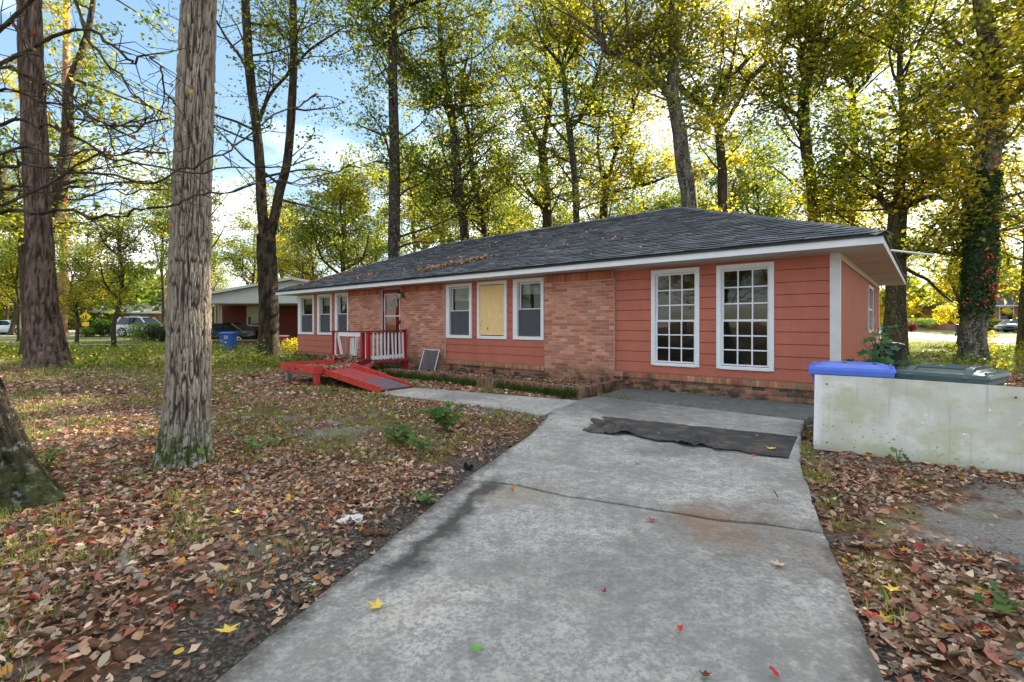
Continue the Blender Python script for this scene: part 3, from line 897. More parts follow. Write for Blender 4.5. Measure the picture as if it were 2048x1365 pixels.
# ---- windows
def big_window(t0, t1):
    z0, z1 = LWZ; cw = 0.075
    f = MB()
    f.box(-t1, -t1 + cw, -0.04, 0.06, z0, z1); f.box(-t0 - cw, -t0, -0.04, 0.06, z0, z1)
    f.box(-t1 + cw, -t0 - cw, -0.04, 0.06, z1 - cw, z1); f.box(-t1 + cw, -t0 - cw, -0.04, 0.06, z0, z0 + 0.05)
    w = f.build('window', M['white_paint'], house)
    w['label'] = 'tall white grid window beside the brick pier' if t0 > 2 else 'tall white grid window nearer the corner board'
    a, b = -t1 + cw, -t0 - cw
    MB().box(a - 0.01, b + 0.01, -0.05, -0.041, z0 - 0.006, z0 + 0.03).build('window_sill', M['white_paint'], w)
    zm = 1.37
    for (c, d, ys) in ((z0 + 0.05, zm + 0.022, 0.0), (zm - 0.02, z1 - cw, 0.028)):
        s_ = MB(); e = 0.034
        s_.box(a, a + e, ys, ys + 0.026, c, d); s_.box(b - e, b, ys, ys + 0.026, c, d)
        s_.box(a + e, b - e, ys, ys + 0.026, c, c + e); s_.box(a + e, b - e, ys, ys + 0.026, d - e, d)
        s_.build('sash', M['white_paint'], w)
        xs = np.linspace(a + e, b - e, 4); zs = np.linspace(c + e, d - e, 4)
        for k in (1, 2):
            MB().box(xs[k] - 0.011, xs[k] + 0.011, ys + 0.003, ys + 0.016, c + e, d - e).build('muntin', M['white_paint'], w)
            MB().box(a + e, b - e, ys + 0.0045, ys + 0.0145, zs[k] - 0.011, zs[k] + 0.011).build('muntin', M['white_paint'], w)
        for i in range(3):
            for j in range(3):
                q = random.uniform(-0.0012, 0.0012); r_ = random.uniform(-0.0012, 0.0012)
                x0, x1, y0, y1 = xs[i], xs[i + 1], zs[j], zs[j + 1]
                MB().add([(x0, ys + 0.017 + q, y0), (x1, ys + 0.017 - q, y0), (x1, ys + 0.017 - q + r_, y1), (x0, ys + 0.017 + q + r_, y1)], [(0, 1, 2, 3)]).build('pane', M['window_glass'], w)
for a, b in LW: big_window(a, b)

def small_window(t0, t1, label, shade=1.95, boarded=False, wide_left=0.13):
    z0, z1 = WZ; cw = 0.085; cl = wide_left
    f = MB()
    f.box(-t1, -t1 + cl, -0.045, 0.03, z0, z1); f.box(-t0 - cw, -t0, -0.045, 0.03, z0, z1)
    f.box(-t1 + cl, -t0 - cw, -0.045, 0.03, z1 - 0.08, z1); f.box(-t1 + cl, -t0 - cw, -0.045, 0.03, z0, z0 + 0.075)
    w = f.build('window', M['white_paint'], house); w['label'] = label
    a, b = -t1 + cl, -t0 - cw
    if boarded:
        o = MB().box(-(b - a) / 2 + 0.004, (b - a) / 2 - 0.004, 0.0, 0.016, -0.62, 0.62).build('plywood_sheet', M['plywood'], w)
        o.location = ((a + b) / 2, -0.012, (z0 + z1) / 2)
        o['label'] = 'yellow knotty plywood sheet closing the middle window'
        for sx in (-1, 1):
            for zz in (-0.5, 0.0, 0.5):
                k = MB().tube([(sx * ((b - a) / 2 - 0.03), -0.003, zz), (sx * ((b - a) / 2 - 0.03), 0.0, zz)], 0.007, 6).build('screw', M['grey_metal'], w)
                k.location = o.location
        return
    zm = 1.66
    for (c, d, ys) in ((z0 + 0.075, zm + 0.02, 0.02), (zm - 0.02, z1 - 0.08, 0.05)):
        s_ = MB(); e = 0.042
        s_.box(a, a + e, ys, ys + 0.026, c, d); s_.box(b - e, b, ys, ys + 0.026, c, d)
        s_.box(a + e, b - e, ys, ys + 0.026, c, c + e); s_.box(a + e, b - e, ys, ys + 0.026, d - e, d)
        s_.build('sash', M['white_paint'], w)
        q = random.uniform(-0.002, 0.002)
        MB().add([(a + e, ys + 0.013 + q, c + e), (b - e, ys + 0.013 - q, c + e), (b - e, ys + 0.013 - q, d - e), (a + e, ys + 0.013 + q, d - e)], [(0, 1, 2, 3)]).build('pane', M['window_glass'], w)
    MB().box(a + 0.005, b - 0.005, 0.008, 0.0095, z0 + 0.08, zm).build('insect_screen', M['insect_screen'], w)
    if shade: MB().box(a - 0.03, b + 0.03, 0.15, 0.156, shade, z1 + 0.02).build('window_shade', M['shade_cloth'], w)
small_window(*WB[0], 'double-hung white window between the plywood sheet and the brick pier', 2.02)
small_window(*WB[1], 'middle white window frame filled with plywood', boarded=True, wide_left=0.07)
small_window(*WB[2], 'double-hung white window beside the leaning screen', 1.93)
small_window(*WA[0], 'white double-hung window beside the brick by the door', 2.0)
small_window(*WA[1], 'middle white double-hung window of the end group', 1.98)
small_window(*WA[2], 'end white double-hung window at the house corner', 2.05, wide_left=0.2)
sww = MB()
sww.box(-0.03, 0.03, 4.83, 4.90, 1.12, 2.22); sww.box(-0.03, 0.03, 5.96, 6.03, 1.12, 2.22); sww.box(-0.03, 0.03, 4.90, 5.96, 1.12, 1.19); sww.box(-0.03, 0.03, 4.90, 5.96, 2.15, 2.22)
sww.box(-0.028, 0.01, 4.90, 5.96, 1.64, 1.68)
w = sww.build('window', M['white_trim'], house); w['label'] = 'white window in the end wall behind the bins'
MB().add([(-0.01, 4.90, 1.19), (-0.01, 5.96, 1.19), (-0.01, 5.96, 2.15), (-0.01, 4.90, 2.15)], [(0, 1, 2, 3)]).build('pane', M['window_glass'], w)

# ---- front door, storm door, lantern
plain('door_red', S(206, 52, 44), 0.5, 0.4, var=0.12, scale=3)
jb = MB(); d0, d1 = DOOR[0], DOOR[1]
jb.box(-d1 - 0.03, -d1 + 0.02, -0.045, 0.1, FLOOR, 2.36); jb.box(-d0 - 0.02, -d0 + 0.02, -0.045, 0.1, FLOOR, 2.36); jb.box(-d1 + 0.02, -d0 - 0.02, -0.045, 0.1, 2.30, 2.36)
door = jb.build('front_door', M['dark_red'], house)
MB().box(-d1 - 0.035, -d1 - 0.008, -0.06, -0.046, FLOOR, 2.37).build('door_trim', M['white_trim'], door)
MB().box(-d0 + 0.006, -d0 + 0.026, -0.06, -0.046, FLOOR, 2.37).build('door_trim', M['white_trim'], door)
MB().box(-d1 + 0.02, -d0 - 0.02, 0.018, 0.09, FLOOR + 0.01, 2.295).build('door_leaf', M['door_red'], door)
st = MB(); sa, sb = -d1 + 0.10, -d0 - 0.10
st.box(-d1 + 0.021, sa, -0.02, 0.01, FLOOR + 0.01, 2.295); st.box(sb, -d0 - 0.021, -0.02, 0.01, FLOOR + 0.01, 2.295); st.box(sa, sb, -0.02, 0.01, 2.2, 2.295); st.box(sa, sb, -0.02, 0.01, FLOOR + 0.01, 0.42)
st.build('storm_door', M['red_paint'], door)
fr = MB(); e = 0.035
fr.box(sa - e, sa, -0.03, -0.0205, 0.42, 2.235); fr.box(sb, sb + e, -0.03, -0.0205, 0.42, 2.235); fr.box(sa, sb, -0.03, -0.0205, 2.2, 2.235); fr.box(sa, sb, -0.03, -0.012, 1.545, 1.58)
fr.build('storm_frame', M['white_trim'], door)
MB().add([(sa, -0.008, 0.42), (sb, -0.008, 0.42), (sb, -0.008, 2.2), (sa, -0.008, 2.2)], [(0, 1, 2, 3)]).build('pane', M['window_glass'], door)
# quarter fanlight
cxf, czf, rf_ = -11.12, 1.80, 0.31
fl = MB(); P_ = [(cxf + 0.0, 0.012, czf)] + [(cxf - rf_ * math.cos(a), 0.012, czf + 1.12 * rf_ * math.sin(a)) for a in np.linspace(0, math.pi / 2, 10)]
fl.add(P_, [(0,) + tuple(range(1, 11))])
fl.build('fanlight', M['black_metal'], door)
bars = MB()
arc = [(cxf - rf_ * math.cos(a), 0.010, czf + 1.12 * rf_ * math.sin(a)) for a in np.linspace(0, math.pi / 2, 10)]
bars.tube(arc, 0.014, 5); bars.tube([(cxf - rf_, 0.010, czf), (cxf + 0.03, 0.010, czf)], 0.014, 5); bars.tube([(cxf, 0.010, czf), (cxf, 0.010, czf + 1.12 * rf_)], 0.012, 5)
bars.tube([(cxf - 0.09, 0.009, czf), (cxf - rf_ * 0.72, 0.009, czf + rf_ * 0.78)], 0.009, 5); bars.tube([(cxf - 0.09, 0.008, czf), (cxf - 0.06, 0.008, czf + 0.08), (cxf, 0.008, czf + 0.1)], 0.009, 5)
bars.build('fanlight_bar', M['white_trim'], door)
hd = MB(); hd.box(sb + 0.045, sb + 0.07, -0.055, -0.0202, 1.30, 1.45); hd.tube([(sb + 0.057, -0.07, 1.33), (sb + 0.057, -0.07, 1.42)], 0.01, 8)
hd.build('door_handle', M['black_metal'], door)
pl = MB(); pl.box(-d1 + 0.03, -d1 + 0.085, -0.026, -0.0204, 1.72, 2.1)
plq = pl.build('number_plate', M['white_trim'], door)
for k in range(4):
    zz = 1.76 + k * 0.085
    q = MB(); xx = -d1 + 0.057
    q.tube([(xx - 0.012, -0.027, zz + 0.05), (xx + 0.012, -0.027, zz + 0.045), (xx + 0.002, -0.027, zz + 0.025), (xx + 0.012, -0.027, zz + 0.006), (xx - 0.012, -0.027, zz)], 0.0035, 4)
    q.build('number_mark', M['grey_wood'], door)
la = MB(); lx, lz = -10.66, 2.14
la.box(lx - 0.04, lx + 0.04, BF - 0.02, BF, lz - 0.05, lz + 0.1); la.obox((lx, BF - 0.02, lz + 0.06), (lx, BF - 0.14, lz + 0.1), 0.02, 0.02)
la.tube([(lx, BF - 0.14, lz + 0.07), (lx, BF - 0.14, lz + 0.10), (lx, BF - 0.14, lz + 0.125)], [0.085, 0.05, 0.015], 6); la.tube([(lx, BF - 0.14, lz - 0.1), (lx, BF - 0.14, lz - 0.085)], [0.045, 0.055], 6)
for k in range(6):
    a = 2 * math.pi * k / 6
    la.tube([(lx + 0.075 * math.cos(a), BF - 0.14 + 0.075 * math.sin(a), lz + 0.07), (lx + 0.052 * math.cos(a), BF - 0.14 + 0.052 * math.sin(a), lz - 0.09)], 0.006, 4)
lan = la.build('wall_lantern', M['black_metal'], house)
MB().tube([(lx, BF - 0.14, lz - 0.085), (lx, BF - 0.14, lz + 0.068)], [0.046, 0.068], 6).build('lantern_glass', M['shade_cloth'], lan)
MB().box(-15.0, -14.72, -0.056, -0.0495, 0.02, 0.12).build('foundation_vent', M['black_metal'], house)
# ------------------------------------------------------------------ ramp and porch, in the house's own axes (x = -t)
def worn_deck():
    t = NT('worn_deck'); p = t.pos()
    n = t.noise(t.mapv(p, (1, 1, 1)), 1.7, 6, 0.68, 0.5); n2 = t.noise(p, 9, 5, 0.7)
    x, y, z = t.sep(p)
    red = t.ramp(n2, [(0.3, S(150, 50, 52)), (0.7, S(182, 74, 72))])
    grey = t.ramp(n2, [(0.3, S(74, 74, 80)), (0.7, S(112, 112, 118))])
    low = t.math('ADD', t.math('MULTIPLY', z, -1.3), n)
    k = t.mix(t.step(low, 0.22, 0.36), red, grey)
    M['worn_deck'] = t.bsdf(k, 0.75, t.bump(n2, 0.25, 0.006), 0.3)
worn_deck()
ramp = empty('wooden_ramp', (HX, HYY, 0), HROT)
tag(ramp, 'red wooden porch and wheelchair ramp with white balusters before the front door', 'ramp')
DK = 0.30
def rb(name, p, q, w, h, mat, parent=None, up=(0, 0, 1)):
    """bar between two (t, s, z) points"""
    P_, Q_ = (-p[0], p[1], p[2]), (-q[0], q[1], q[2])
    return MB().obox(P_, Q_, w, h, up).build(name, M[mat], parent or ramp)
# deck boards (running along the front), clipped to the L-shaped deck
def deck_span(s):
    if s < -2.42: return (8.92, 10.4)
    if s < -1.3:
        k = (s + 2.42) / 1.12
        return (8.95 + 1.45 * k, 10.4 + 1.85 * k)
    return (10.4, 12.3)
s = -3.72
while s < -0.12:
    a, b = deck_span(s + 0.06)
    MB().box(-b, -a, s + 0.003, s + 0.135, DK - 0.035, DK + random.uniform(-0.002, 0.002)).build('deck_board', M['worn_deck'], ramp)
    s += 0.14
# ramp sheet and its side boards
def quad_slab(name, pts, th, mat):
    vs = [(-t, s_, z) for t, s_, z in pts]; vs += [(x, y, z - th) for x, y, z in vs]
    return MB().add(vs, [(0, 1, 2, 3), (7, 6, 5, 4), (0, 4, 5, 1), (1, 5, 6, 2), (2, 6, 7, 3), (3, 7, 4, 0)]).build(name, M[mat], ramp)
quad_slab('ramp_panel', [(8.95, -3.5, 0.315), (8.95, -2.8, 0.315), (7.85, -2.74, 0.178), (7.85, -3.5, 0.172)], 0.02, 'worn_deck')
quad_slab('ramp_panel', [(7.846, -3.5, 0.17), (7.846, -2.74, 0.176), (6.95, -2.68, 0.05), (6.95, -3.5, 0.048)], 0.02, 'worn_deck')
quad_slab('side_board', [(8.9, -3.56, 0.36), (8.9, -3.515, 0.36), (6.86, -3.515, 0.135), (6.86, -3.56, 0.135)], 0.13, 'red_board')
quad_slab('side_board', [(9.0, -2.79, 0.43), (9.0, -2.745, 0.43), (7.0, -2.665, 0.10), (7.0, -2.71, 0.10)], 0.1, 'red_board')
rb('edge_board', (6.93, -3.5, 0.04), (6.95, -2.7, 0.04), 0.05, 0.03, 'dark_red')
# landing skirt boards
rb('skirt_board', (8.88, -3.76, 0.335), (10.42, -3.74, 0.335), 0.04, 0.17, 'red_board')
rb('skirt_board', (8.88, -3.782, 0.335), (8.88, -3.57, 0.335), 0.04, 0.168, 'red_board')
rb('skirt_board', (10.42, -3.76, 0.335), (10.42, -2.44, 0.335), 0.04, 0.166, 'red_board')
rb('skirt_board', (10.42, -2.44, 0.335), (12.3, -1.32, 0.335), 0.04, 0.166, 'red_board')
rb('skirt_board', (9.0, -2.72, 0.325), (10.40, -1.36, 0.325), 0.04, 0.2, 'dark_red')
rb('joist', (8.92, -3.70, 0.225), (10.38, -3.68, 0.225), 0.05, 0.08, 'grey_wood')
for t_, s_, m_ in ((8.93, -3.68, 'red_board'), (10.2, -3.68, 'grey_wood'), (8.95, -2.85, 'grey_wood'), (10.36, -2.6, 'grey_wood')):
    MB().box(-t_ - 0.05, -t_ + 0.05, s_ - 0.05, s_ + 0.05, -0.1, 0.255).build('support_post', M[m_], ramp)
# railings
def post(t_, s_, z0, z1, mat='red_paint', w=0.09):
    return MB().box(-t_ - w / 2, -t_ + w / 2, s_ - w / 2, s_ + w / 2, z0, z1).build('post', M[mat], ramp)
post(10.42, -1.42, -0.1, 1.10); post(10.45, -0.2, -0.1, 1.13); post(10.78, -1.36, DK, 1.085, w=0.08); post(12.0, -1.34, DK, 1.09, w=0.08); post(12.33, -1.32, -0.1, 1.09)
rb('top_rail', (10.42, -1.49, 1.115), (10.45, -0.16, 1.145), 0.12, 0.035, 'dark_red')
rb('top_rail', (10.36, -1.38, 1.116), (12.42, -1.33, 1.108), 0.12, 0.035, 'dark_red')
rb('rail', (10.43, -1.36, 0.40), (10.45, -0.25, 0.42), 0.04, 0.09, 'white_paint'); rb('rail', (10.43, -1.36, 1.06), (10.45, -0.25, 1.08), 0.04, 0.05, 'dark_red')
n = 9
for k in range(n):
    f_ = (k + 0.7) / n
    s_ = -1.36 + f_ * 1.1; dt = random.uniform(-0.012, 0.012)
    b_ = MB().obox((-10.40 - dt, s_ + random.uniform(-0.025, 0.025), 0.34), (-10.41, s_, 1.08), 0.034, 0.034, (1, 0, 0))
    b_.build('baluster', M['white_paint'], ramp)
for t_ in (10.6, 12.17):
    MB().obox((-t_ - 0.01, -1.36, DK + 0.02), (-t_ + 0.01, -1.36, 1.08), 0.05, 0.03, (0, 1, 0)).build('baluster', M['white_paint'], ramp)
# slack white frame and odd slats closing the front rail
rb('rail_frame', (10.84, -1.38, 1.03), (11.96, -1.38, 1.03), 0.035, 0.11, 'white_paint')
rb('rail_frame', (11.94, -1.40, 0.99), (11.74, -1.40, 0.33), 0.03, 0.07, 'white_paint', up=(0, 1, 0))
rb('rail_frame', (10.98, -1.40, 0.99), (11.08, -1.40, 0.33), 0.03, 0.07, 'white_paint', up=(0, 1, 0))
for t_, w_, m_ in ((11.62, 0.13, 'grey_wood'), (11.52, 0.06, 'red_board'), (11.4, 0.12, 'shade_cloth'), (11.28, 0.1, 'white_trim'), (11.17, 0.12, 'grey_wood'), (10.88, 0.05, 'white_paint')):
    MB().obox((-t_, -1.33, 0.33), (-t_ + random.uniform(-0.04, 0.04), -1.33, 0.97 - random.uniform(0, 0.12)), 0.018, w_, (1, 0, 0)).build('slat', M[m_], ramp)

# ------------------------------------------------------------------ low planter wall, bricks on edge
planter = empty('brick_planter', (HX, HYY, 0), HROT)
tag(planter, 'low mossy planter edge of upright bricks under the front windows', 'planter')
def planter_wall():
    MB().box(-9.3, -3.62, -1.60, -1.50, -0.1, 0.075).build('planter_footing', M['mortar'], planter)
    MB().box(-3.70, -3.60, -1.49, -0.10, -0.1, 0.075).build('planter_footing', M['mortar'], planter)
    meshes = []
    for q in range(8):
        mb = MB(); c = random.choice([S(150, 124, 104), S(134, 108, 90), S(160, 128, 112), S(120, 98, 84), S(150, 100, 88)])
        w, h, d = 0.06, 0.2, 0.1
        b = 0.006
        vs = []
        for zz, k in ((-0.02, 0), (h - b, 0), (h, b)):
            for sx, sy in ((-1, -1), (1, -1), (1, 1), (-1, 1)):
                vs.append((sx * (w / 2 - k), sy * (d / 2 + 0.012 - k), zz))
        fs = [(8, 9, 10, 11)]
        for r_ in (0, 4):
            for k in range(4):
                k2 = (k + 1) % 4; fs.append((r_ + k, r_ + k2, r_ + 4 + k2, r_ + 4 + k))
        mb.add(vs, fs, c[:3]); o = mb.build('brick', M['brick'], planter); meshes.append(o.data); bpy.data.objects.remove(o)
    x = -9.26
    while x < -3.62:
        o = obj('brick', random.choice(meshes), planter, (x, -1.55 + random.uniform(-0.008, 0.008), 0.0 + random.uniform(-0.012, 0.01)), (random.uniform(-0.05, 0.05), random.uniform(-0.06, 0.06), random.uniform(-0.08, 0.08)))
        x += 0.072
    y = -1.43
    while y < -0.14:
        obj('brick', random.choice(meshes), planter, (-3.65 + random.uniform(-0.006, 0.006), y, random.uniform(-0.01, 0.015)), (random.uniform(-0.04, 0.04), random.uniform(-0.05, 0.05), math.pi / 2 + random.uniform(-0.06, 0.06)))
        y += 0.072
planter_wall()
MB().box(-9.2, -3.72, -1.48, -0.12, -0.05, 0.06).build('planter_soil', M['ground_soil'], planter)

# ------------------------------------------------------------------ leaning insect screen
scr = empty('window_screen'); tag(scr, 'bent white-framed insect screen leaning against the brick beside the porch', 'window screen')
tl, tr = house_pt(fac_t(849, -0.14), -0.14, 0.63), house_pt(fac_t(879, -0.14), -0.14, 0.625)
bl, br = house_pt(fac_t(838, -0.42), -0.42, 0.06), house_pt(fac_t(868, -0.42), -0.42, 0.05)
mid = tl.lerp(tr, 0.5) - Vector((0, 0, 0.025))
f_ = MB(); f_.tube([tl, mid, tr], 0.011, 6); f_.tube([tl, bl], 0.011, 6); f_.tube([tr, br], 0.011, 6); f_.tube([bl, br], 0.011, 6)
f_.build('frame', M['white_paint'], scr)
MB().add([bl, br, tr, mid, tl], [(0, 1, 2, 3, 4)]).build('mesh_panel', M['insect_screen'], scr)

# ------------------------------------------------------------------ torn black mat on the driveway
def mat_mesh():
    t = NT('mat_fibre'); p = t.pos()
    n = t.noise(p, 130, 4, 0.8); n2 = t.noise(p, 5, 5, 0.6)
    k = t.ramp(n, [(0.3, S(40, 40, 42)), (0.55, S(78, 77, 77)), (0.75, S(124, 120, 114))])
    k = t.mix(t.math('MULTIPLY', t.step(n2, 0.48, 0.62), 0.6), k, S(112, 102, 88))
    M['mat_fibre'] = t.bsdf(k, 0.95, t.bump(n, 0.7, 0.008), 0.1)
    nu, nv = 150, 70
    u, v = np.meshgrid(np.linspace(0, 1, nu), np.linspace(0, 1, nv))
    TL, BL, BR, TR = [np.array(q) for q in ((1.29, 6.74), (0.86, 5.78), (2.60, 4.63), (3.22, 5.55))]
    # ragged torn outline
    w = np.array([0.0])
    eb = 0.05 * fbm(np.stack([u * 14, v * 0, u * 0 + 2.2], -1), 4) * 1.6; et = 0.03 * fbm(np.stack([u * 16, v * 0, u * 0 + 7.2], -1), 4) * 1.6
    el = 0.05 * fbm(np.stack([v * 7, u * 0, u * 0 + 4.2], -1), 4)
    eb = eb + 0.12 * np.exp(-((u - 0.27) / 0.05) ** 2) - 0.05 * np.exp(-((u - 0.6) / 0.04) ** 2)
    vv = -0.0 + eb + (1 + et - eb) * v
    uu = el + (1 - el) * u
    P = ((BL * (1 - uu)[..., None] + BR * uu[..., None]) * (1 - vv)[..., None] + (TL * (1 - uu)[..., None] + TR * uu[..., None]) * vv[..., None])
    g2 = lambda cu, cv, ru, rv: np.exp(-((u - cu) / ru) ** 2 - ((v - cv) / rv) ** 2)
    q = np.stack([u * 26, v * 13, u * 0], -1)
    z = 0.042 + 0.004 * fbm(q, 3)
    rid = np.abs(fbm(np.stack([u * 22, v * 9, u * 0 + 5], -1), 3))
    z += g2(0.1, 0.45, 0.07, 0.28) * (0.01 + 0.12 * rid) + g2(0.2, 0.25, 0.07, 0.22) * (0.01 + 0.17 * rid) + g2(0.6, 0.22, 0.08, 0.25) * (0.01 + 0.18 * rid) + 0.012 * rid * (0.3 + np.clip(fbm(np.stack([u * 5, v * 3, u * 0 + 8], -1), 2), 0, 1)) + g2(0.0, 0.45, 0.02, 0.2) * 0.06
    z += 0.022 * g2(0.4, 0.0, 0.25, 0.05) + 0.02 * g2(0.85, 0.0, 0.2, 0.06) + 0.03 * g2(0.22, 0.06, 0.05, 0.1)
    V = np.concatenate([P, z[..., None]], -1).reshape(-1, 3)
    i = np.arange(nv - 1)[:, None] * nu + np.arange(nu - 1)[None]
    F = np.stack([i, i + 1, i + nu + 1, i + nu], -1).reshape(-1, 4)
    n0 = len(V); V2 = V.copy(); V2[:, 2] -= 0.008
    F2 = F[:, ::-1] + n0
    rim = np.concatenate([np.arange(nu), np.arange(1, nv) * nu + nu - 1, (nv - 1) * nu + np.arange(nu - 2, -1, -1), np.arange(nv - 2, 0, -1) * nu])
    r2 = np.roll(rim, -1)
    F3 = np.stack([rim, rim + n0, r2 + n0, r2], -1)
    o = obj('floor_mat', npmesh('floor_mat', np.concatenate([V, V2]), np.concatenate([F, F2, F3]), M['mat_fibre'], smooth=True))
    tag(o, 'torn crumpled black mat lying across the driveway', 'mat')
mat_mesh()

# ------------------------------------------------------------------ white board leaning on the bins
def panel_board():
    t = NT('board_face'); p = t.objc(); x, y, z = t.sep(p)
    n = t.noise(p, 1.9, 5, 0.6, 0.5); n2 = t.noise(p, 5.5, 5, 0.7)
    k = t.ramp(n, [(0.32, S(180, 180, 164)), (0.5, S(200, 199, 188)), (0.68, S(220, 219, 214))])
    ed = t.step(x, -1.14, -1.2)
    k = t.mix(t.math('MULTIPLY', t.step(t.noise(t.mapv(p, (1.4, 1, 2.4)), 2.0, 4), 0.46, 0.62), 0.7), k, S(176, 176, 140))
    k = t.mix(ed, k, S(222, 224, 226))
    k = t.mix(t.math('MULTIPLY', t.step(n2, 0.62, 0.72), 0.5), k, S(228, 230, 230))
    sp = t.noise(p, 34, 3, 0.6); dirt = t.math('MULTIPLY', t.step(sp, 0.63, 0.67), t.step(t.math('ADD', t.math('MULTIPLY', z, -1.0), t.math('MULTIPLY', x, -0.25)), 0.0, 0.55))
    k = t.mix(t.math('MULTIPLY', dirt, 0.9), k, S(52, 50, 44))
    sp2 = t.vor(p, 5.2); k = t.mix(t.math('MULTIPLY', t.step(sp2, 0.06, 0.03), 0.8), k, S(240, 240, 238))
    sp3 = t.vor(t.mapv(p, (1, 1, 1), loc=(4.2, 0, 1.7)), 4.3); k = t.mix(t.math('MULTIPLY', t.step(sp3, 0.035, 0.02), 0.8), k, S(60, 60, 52))
    scr_ = t.noise(t.mapv(p, (3, 1, 16), rot=(0, R(34), 0)), 2.4, 3, 0.6); k = t.mix(t.math('MULTIPLY', t.step(scr_, 0.72, 0.76), 0.7), k, S(244, 246, 246))
    grn = t.math('MULTIPLY', t.step(z, -0.2, -0.38), t.step(n2, 0.4, 0.6)); k = t.mix(t.math('MULTIPLY', grn, 0.45), k, S(150, 156, 122))
    run_ = t.noise(t.mapv(p, (16, 1, 0.9)), 1.0, 5, 0.7); k = t.mix(t.math('MULTIPLY', t.step(run_, 0.56, 0.7), 0.4), k, S(128, 128, 112))
    base_ = t.step(t.math('ADD', z, t.math('MULTIPLY', n2, 0.25)), -0.14, -0.32); k = t.mix(t.math('MULTIPLY', base_, 0.5), k, S(132, 130, 112))
    M['board_face'] = t.bsdf(k, 0.42, t.bump(n2, 0.05, 0.01), 0.4)
    W_, H_, nx, nz = 2.44, 0.775, 40, 12
    vs, fs = [], []
    for side in (0, 1):
        for j in range(nz + 1):
            for i in range(nx + 1):
                xx = -W_ / 2 + W_ * i / nx; zz = -H_ / 2 + H_ * j / nz
                bend = 0.018 * math.sin(math.pi * i / nx) + 0.006 * math.sin(6 * xx + 2 * zz)
                vs.append((xx, bend + side * 0.014, zz - 0.008 * math.sin(2.2 * xx)))
    n0 = (nx + 1) * (nz + 1)
    for j in range(nz):
        for i in range(nx):
            a = j * (nx + 1) + i
            fs.append((a, a + 1, a + nx + 2, a + nx + 1)); fs.append((n0 + a, n0 + a + nx + 1, n0 + a + nx + 2, n0 + a + 1))
    for i in range(nx):
        fs.append((i, n0 + i, n0 + i + 1, i + 1)); b = nz * (nx + 1) + i; fs.append((b, b + 1, n0 + b + 1, n0 + b))
    for j in range(nz):
        a = j * (nx + 1); fs.append((a, a + nx + 1, n0 + a + nx + 1, n0 + a)); a += nx; fs.append((a, n0 + a, n0 + a + nx + 1, a + nx + 1))
    o = MB().add(vs, fs).build('panel_board', M['board_face'])
    p = house_pt(-0.13 - W_ / 2, -2.99, H_ / 2 - 0.005)
    o.location = p; o.rotation_euler = (R(-7), 0, HROT + R(0.6))
    tag(o, 'large stained white board standing on edge in front of the bins', 'board')
    for i, (xx, zz) in enumerate(((-1.11, 0.30), (0.28, 0.29), (1.1, 0.3), (-1.1, -0.3))):
        MB().tube([(xx, -0.004, zz), (xx, 0.02, zz)], 0.008, 8).build('nail_head', M['black_metal'], o)
panel_board()

# ------------------------------------------------------------------ wheeled bins
def rrect(w, d, r, n=4):
    pts = []
    for cx_, cy_, a0 in ((w / 2 - r, d / 2 - r, 0), (-w / 2 + r, d / 2 - r, 90), (-w / 2 + r, -d / 2 + r, 180), (w / 2 - r, -d / 2 + r, 270)):
        for k in range(n + 1):
            a = R(a0 + 90 * k / n); pts.append((cx_ + r * math.cos(a), cy_ + r * math.sin(a)))
    return pts
def loft(mb, rings, cap0=True, cap1=True):
    n = len(rings[0]); vs = [p for r_ in rings for p in r_]; fs = []
    for k in range(len(rings) - 1):
        for i in range(n):
            j = (i + 1) % n; fs.append((k * n + i, k * n + j, (k + 1) * n + j, (k + 1) * n + i))
    if cap0: fs.append(tuple(range(n - 1, -1, -1)))
    if cap1: fs.append(tuple((len(rings) - 1) * n + i for i in range(n)))
    return mb.add(vs, fs)
plain('blue_plastic', S(82, 114, 206), 0.42, 0.45, var=0.08)
plain('green_plastic', S(66, 86, 86), 0.45, 0.45, var=0.14)
plain('cart_blue', S(38, 92, 176), 0.45, 0.4, var=0.1)
plain('black_plastic', S(36, 38, 42), 0.5, 0.4, var=0.15)
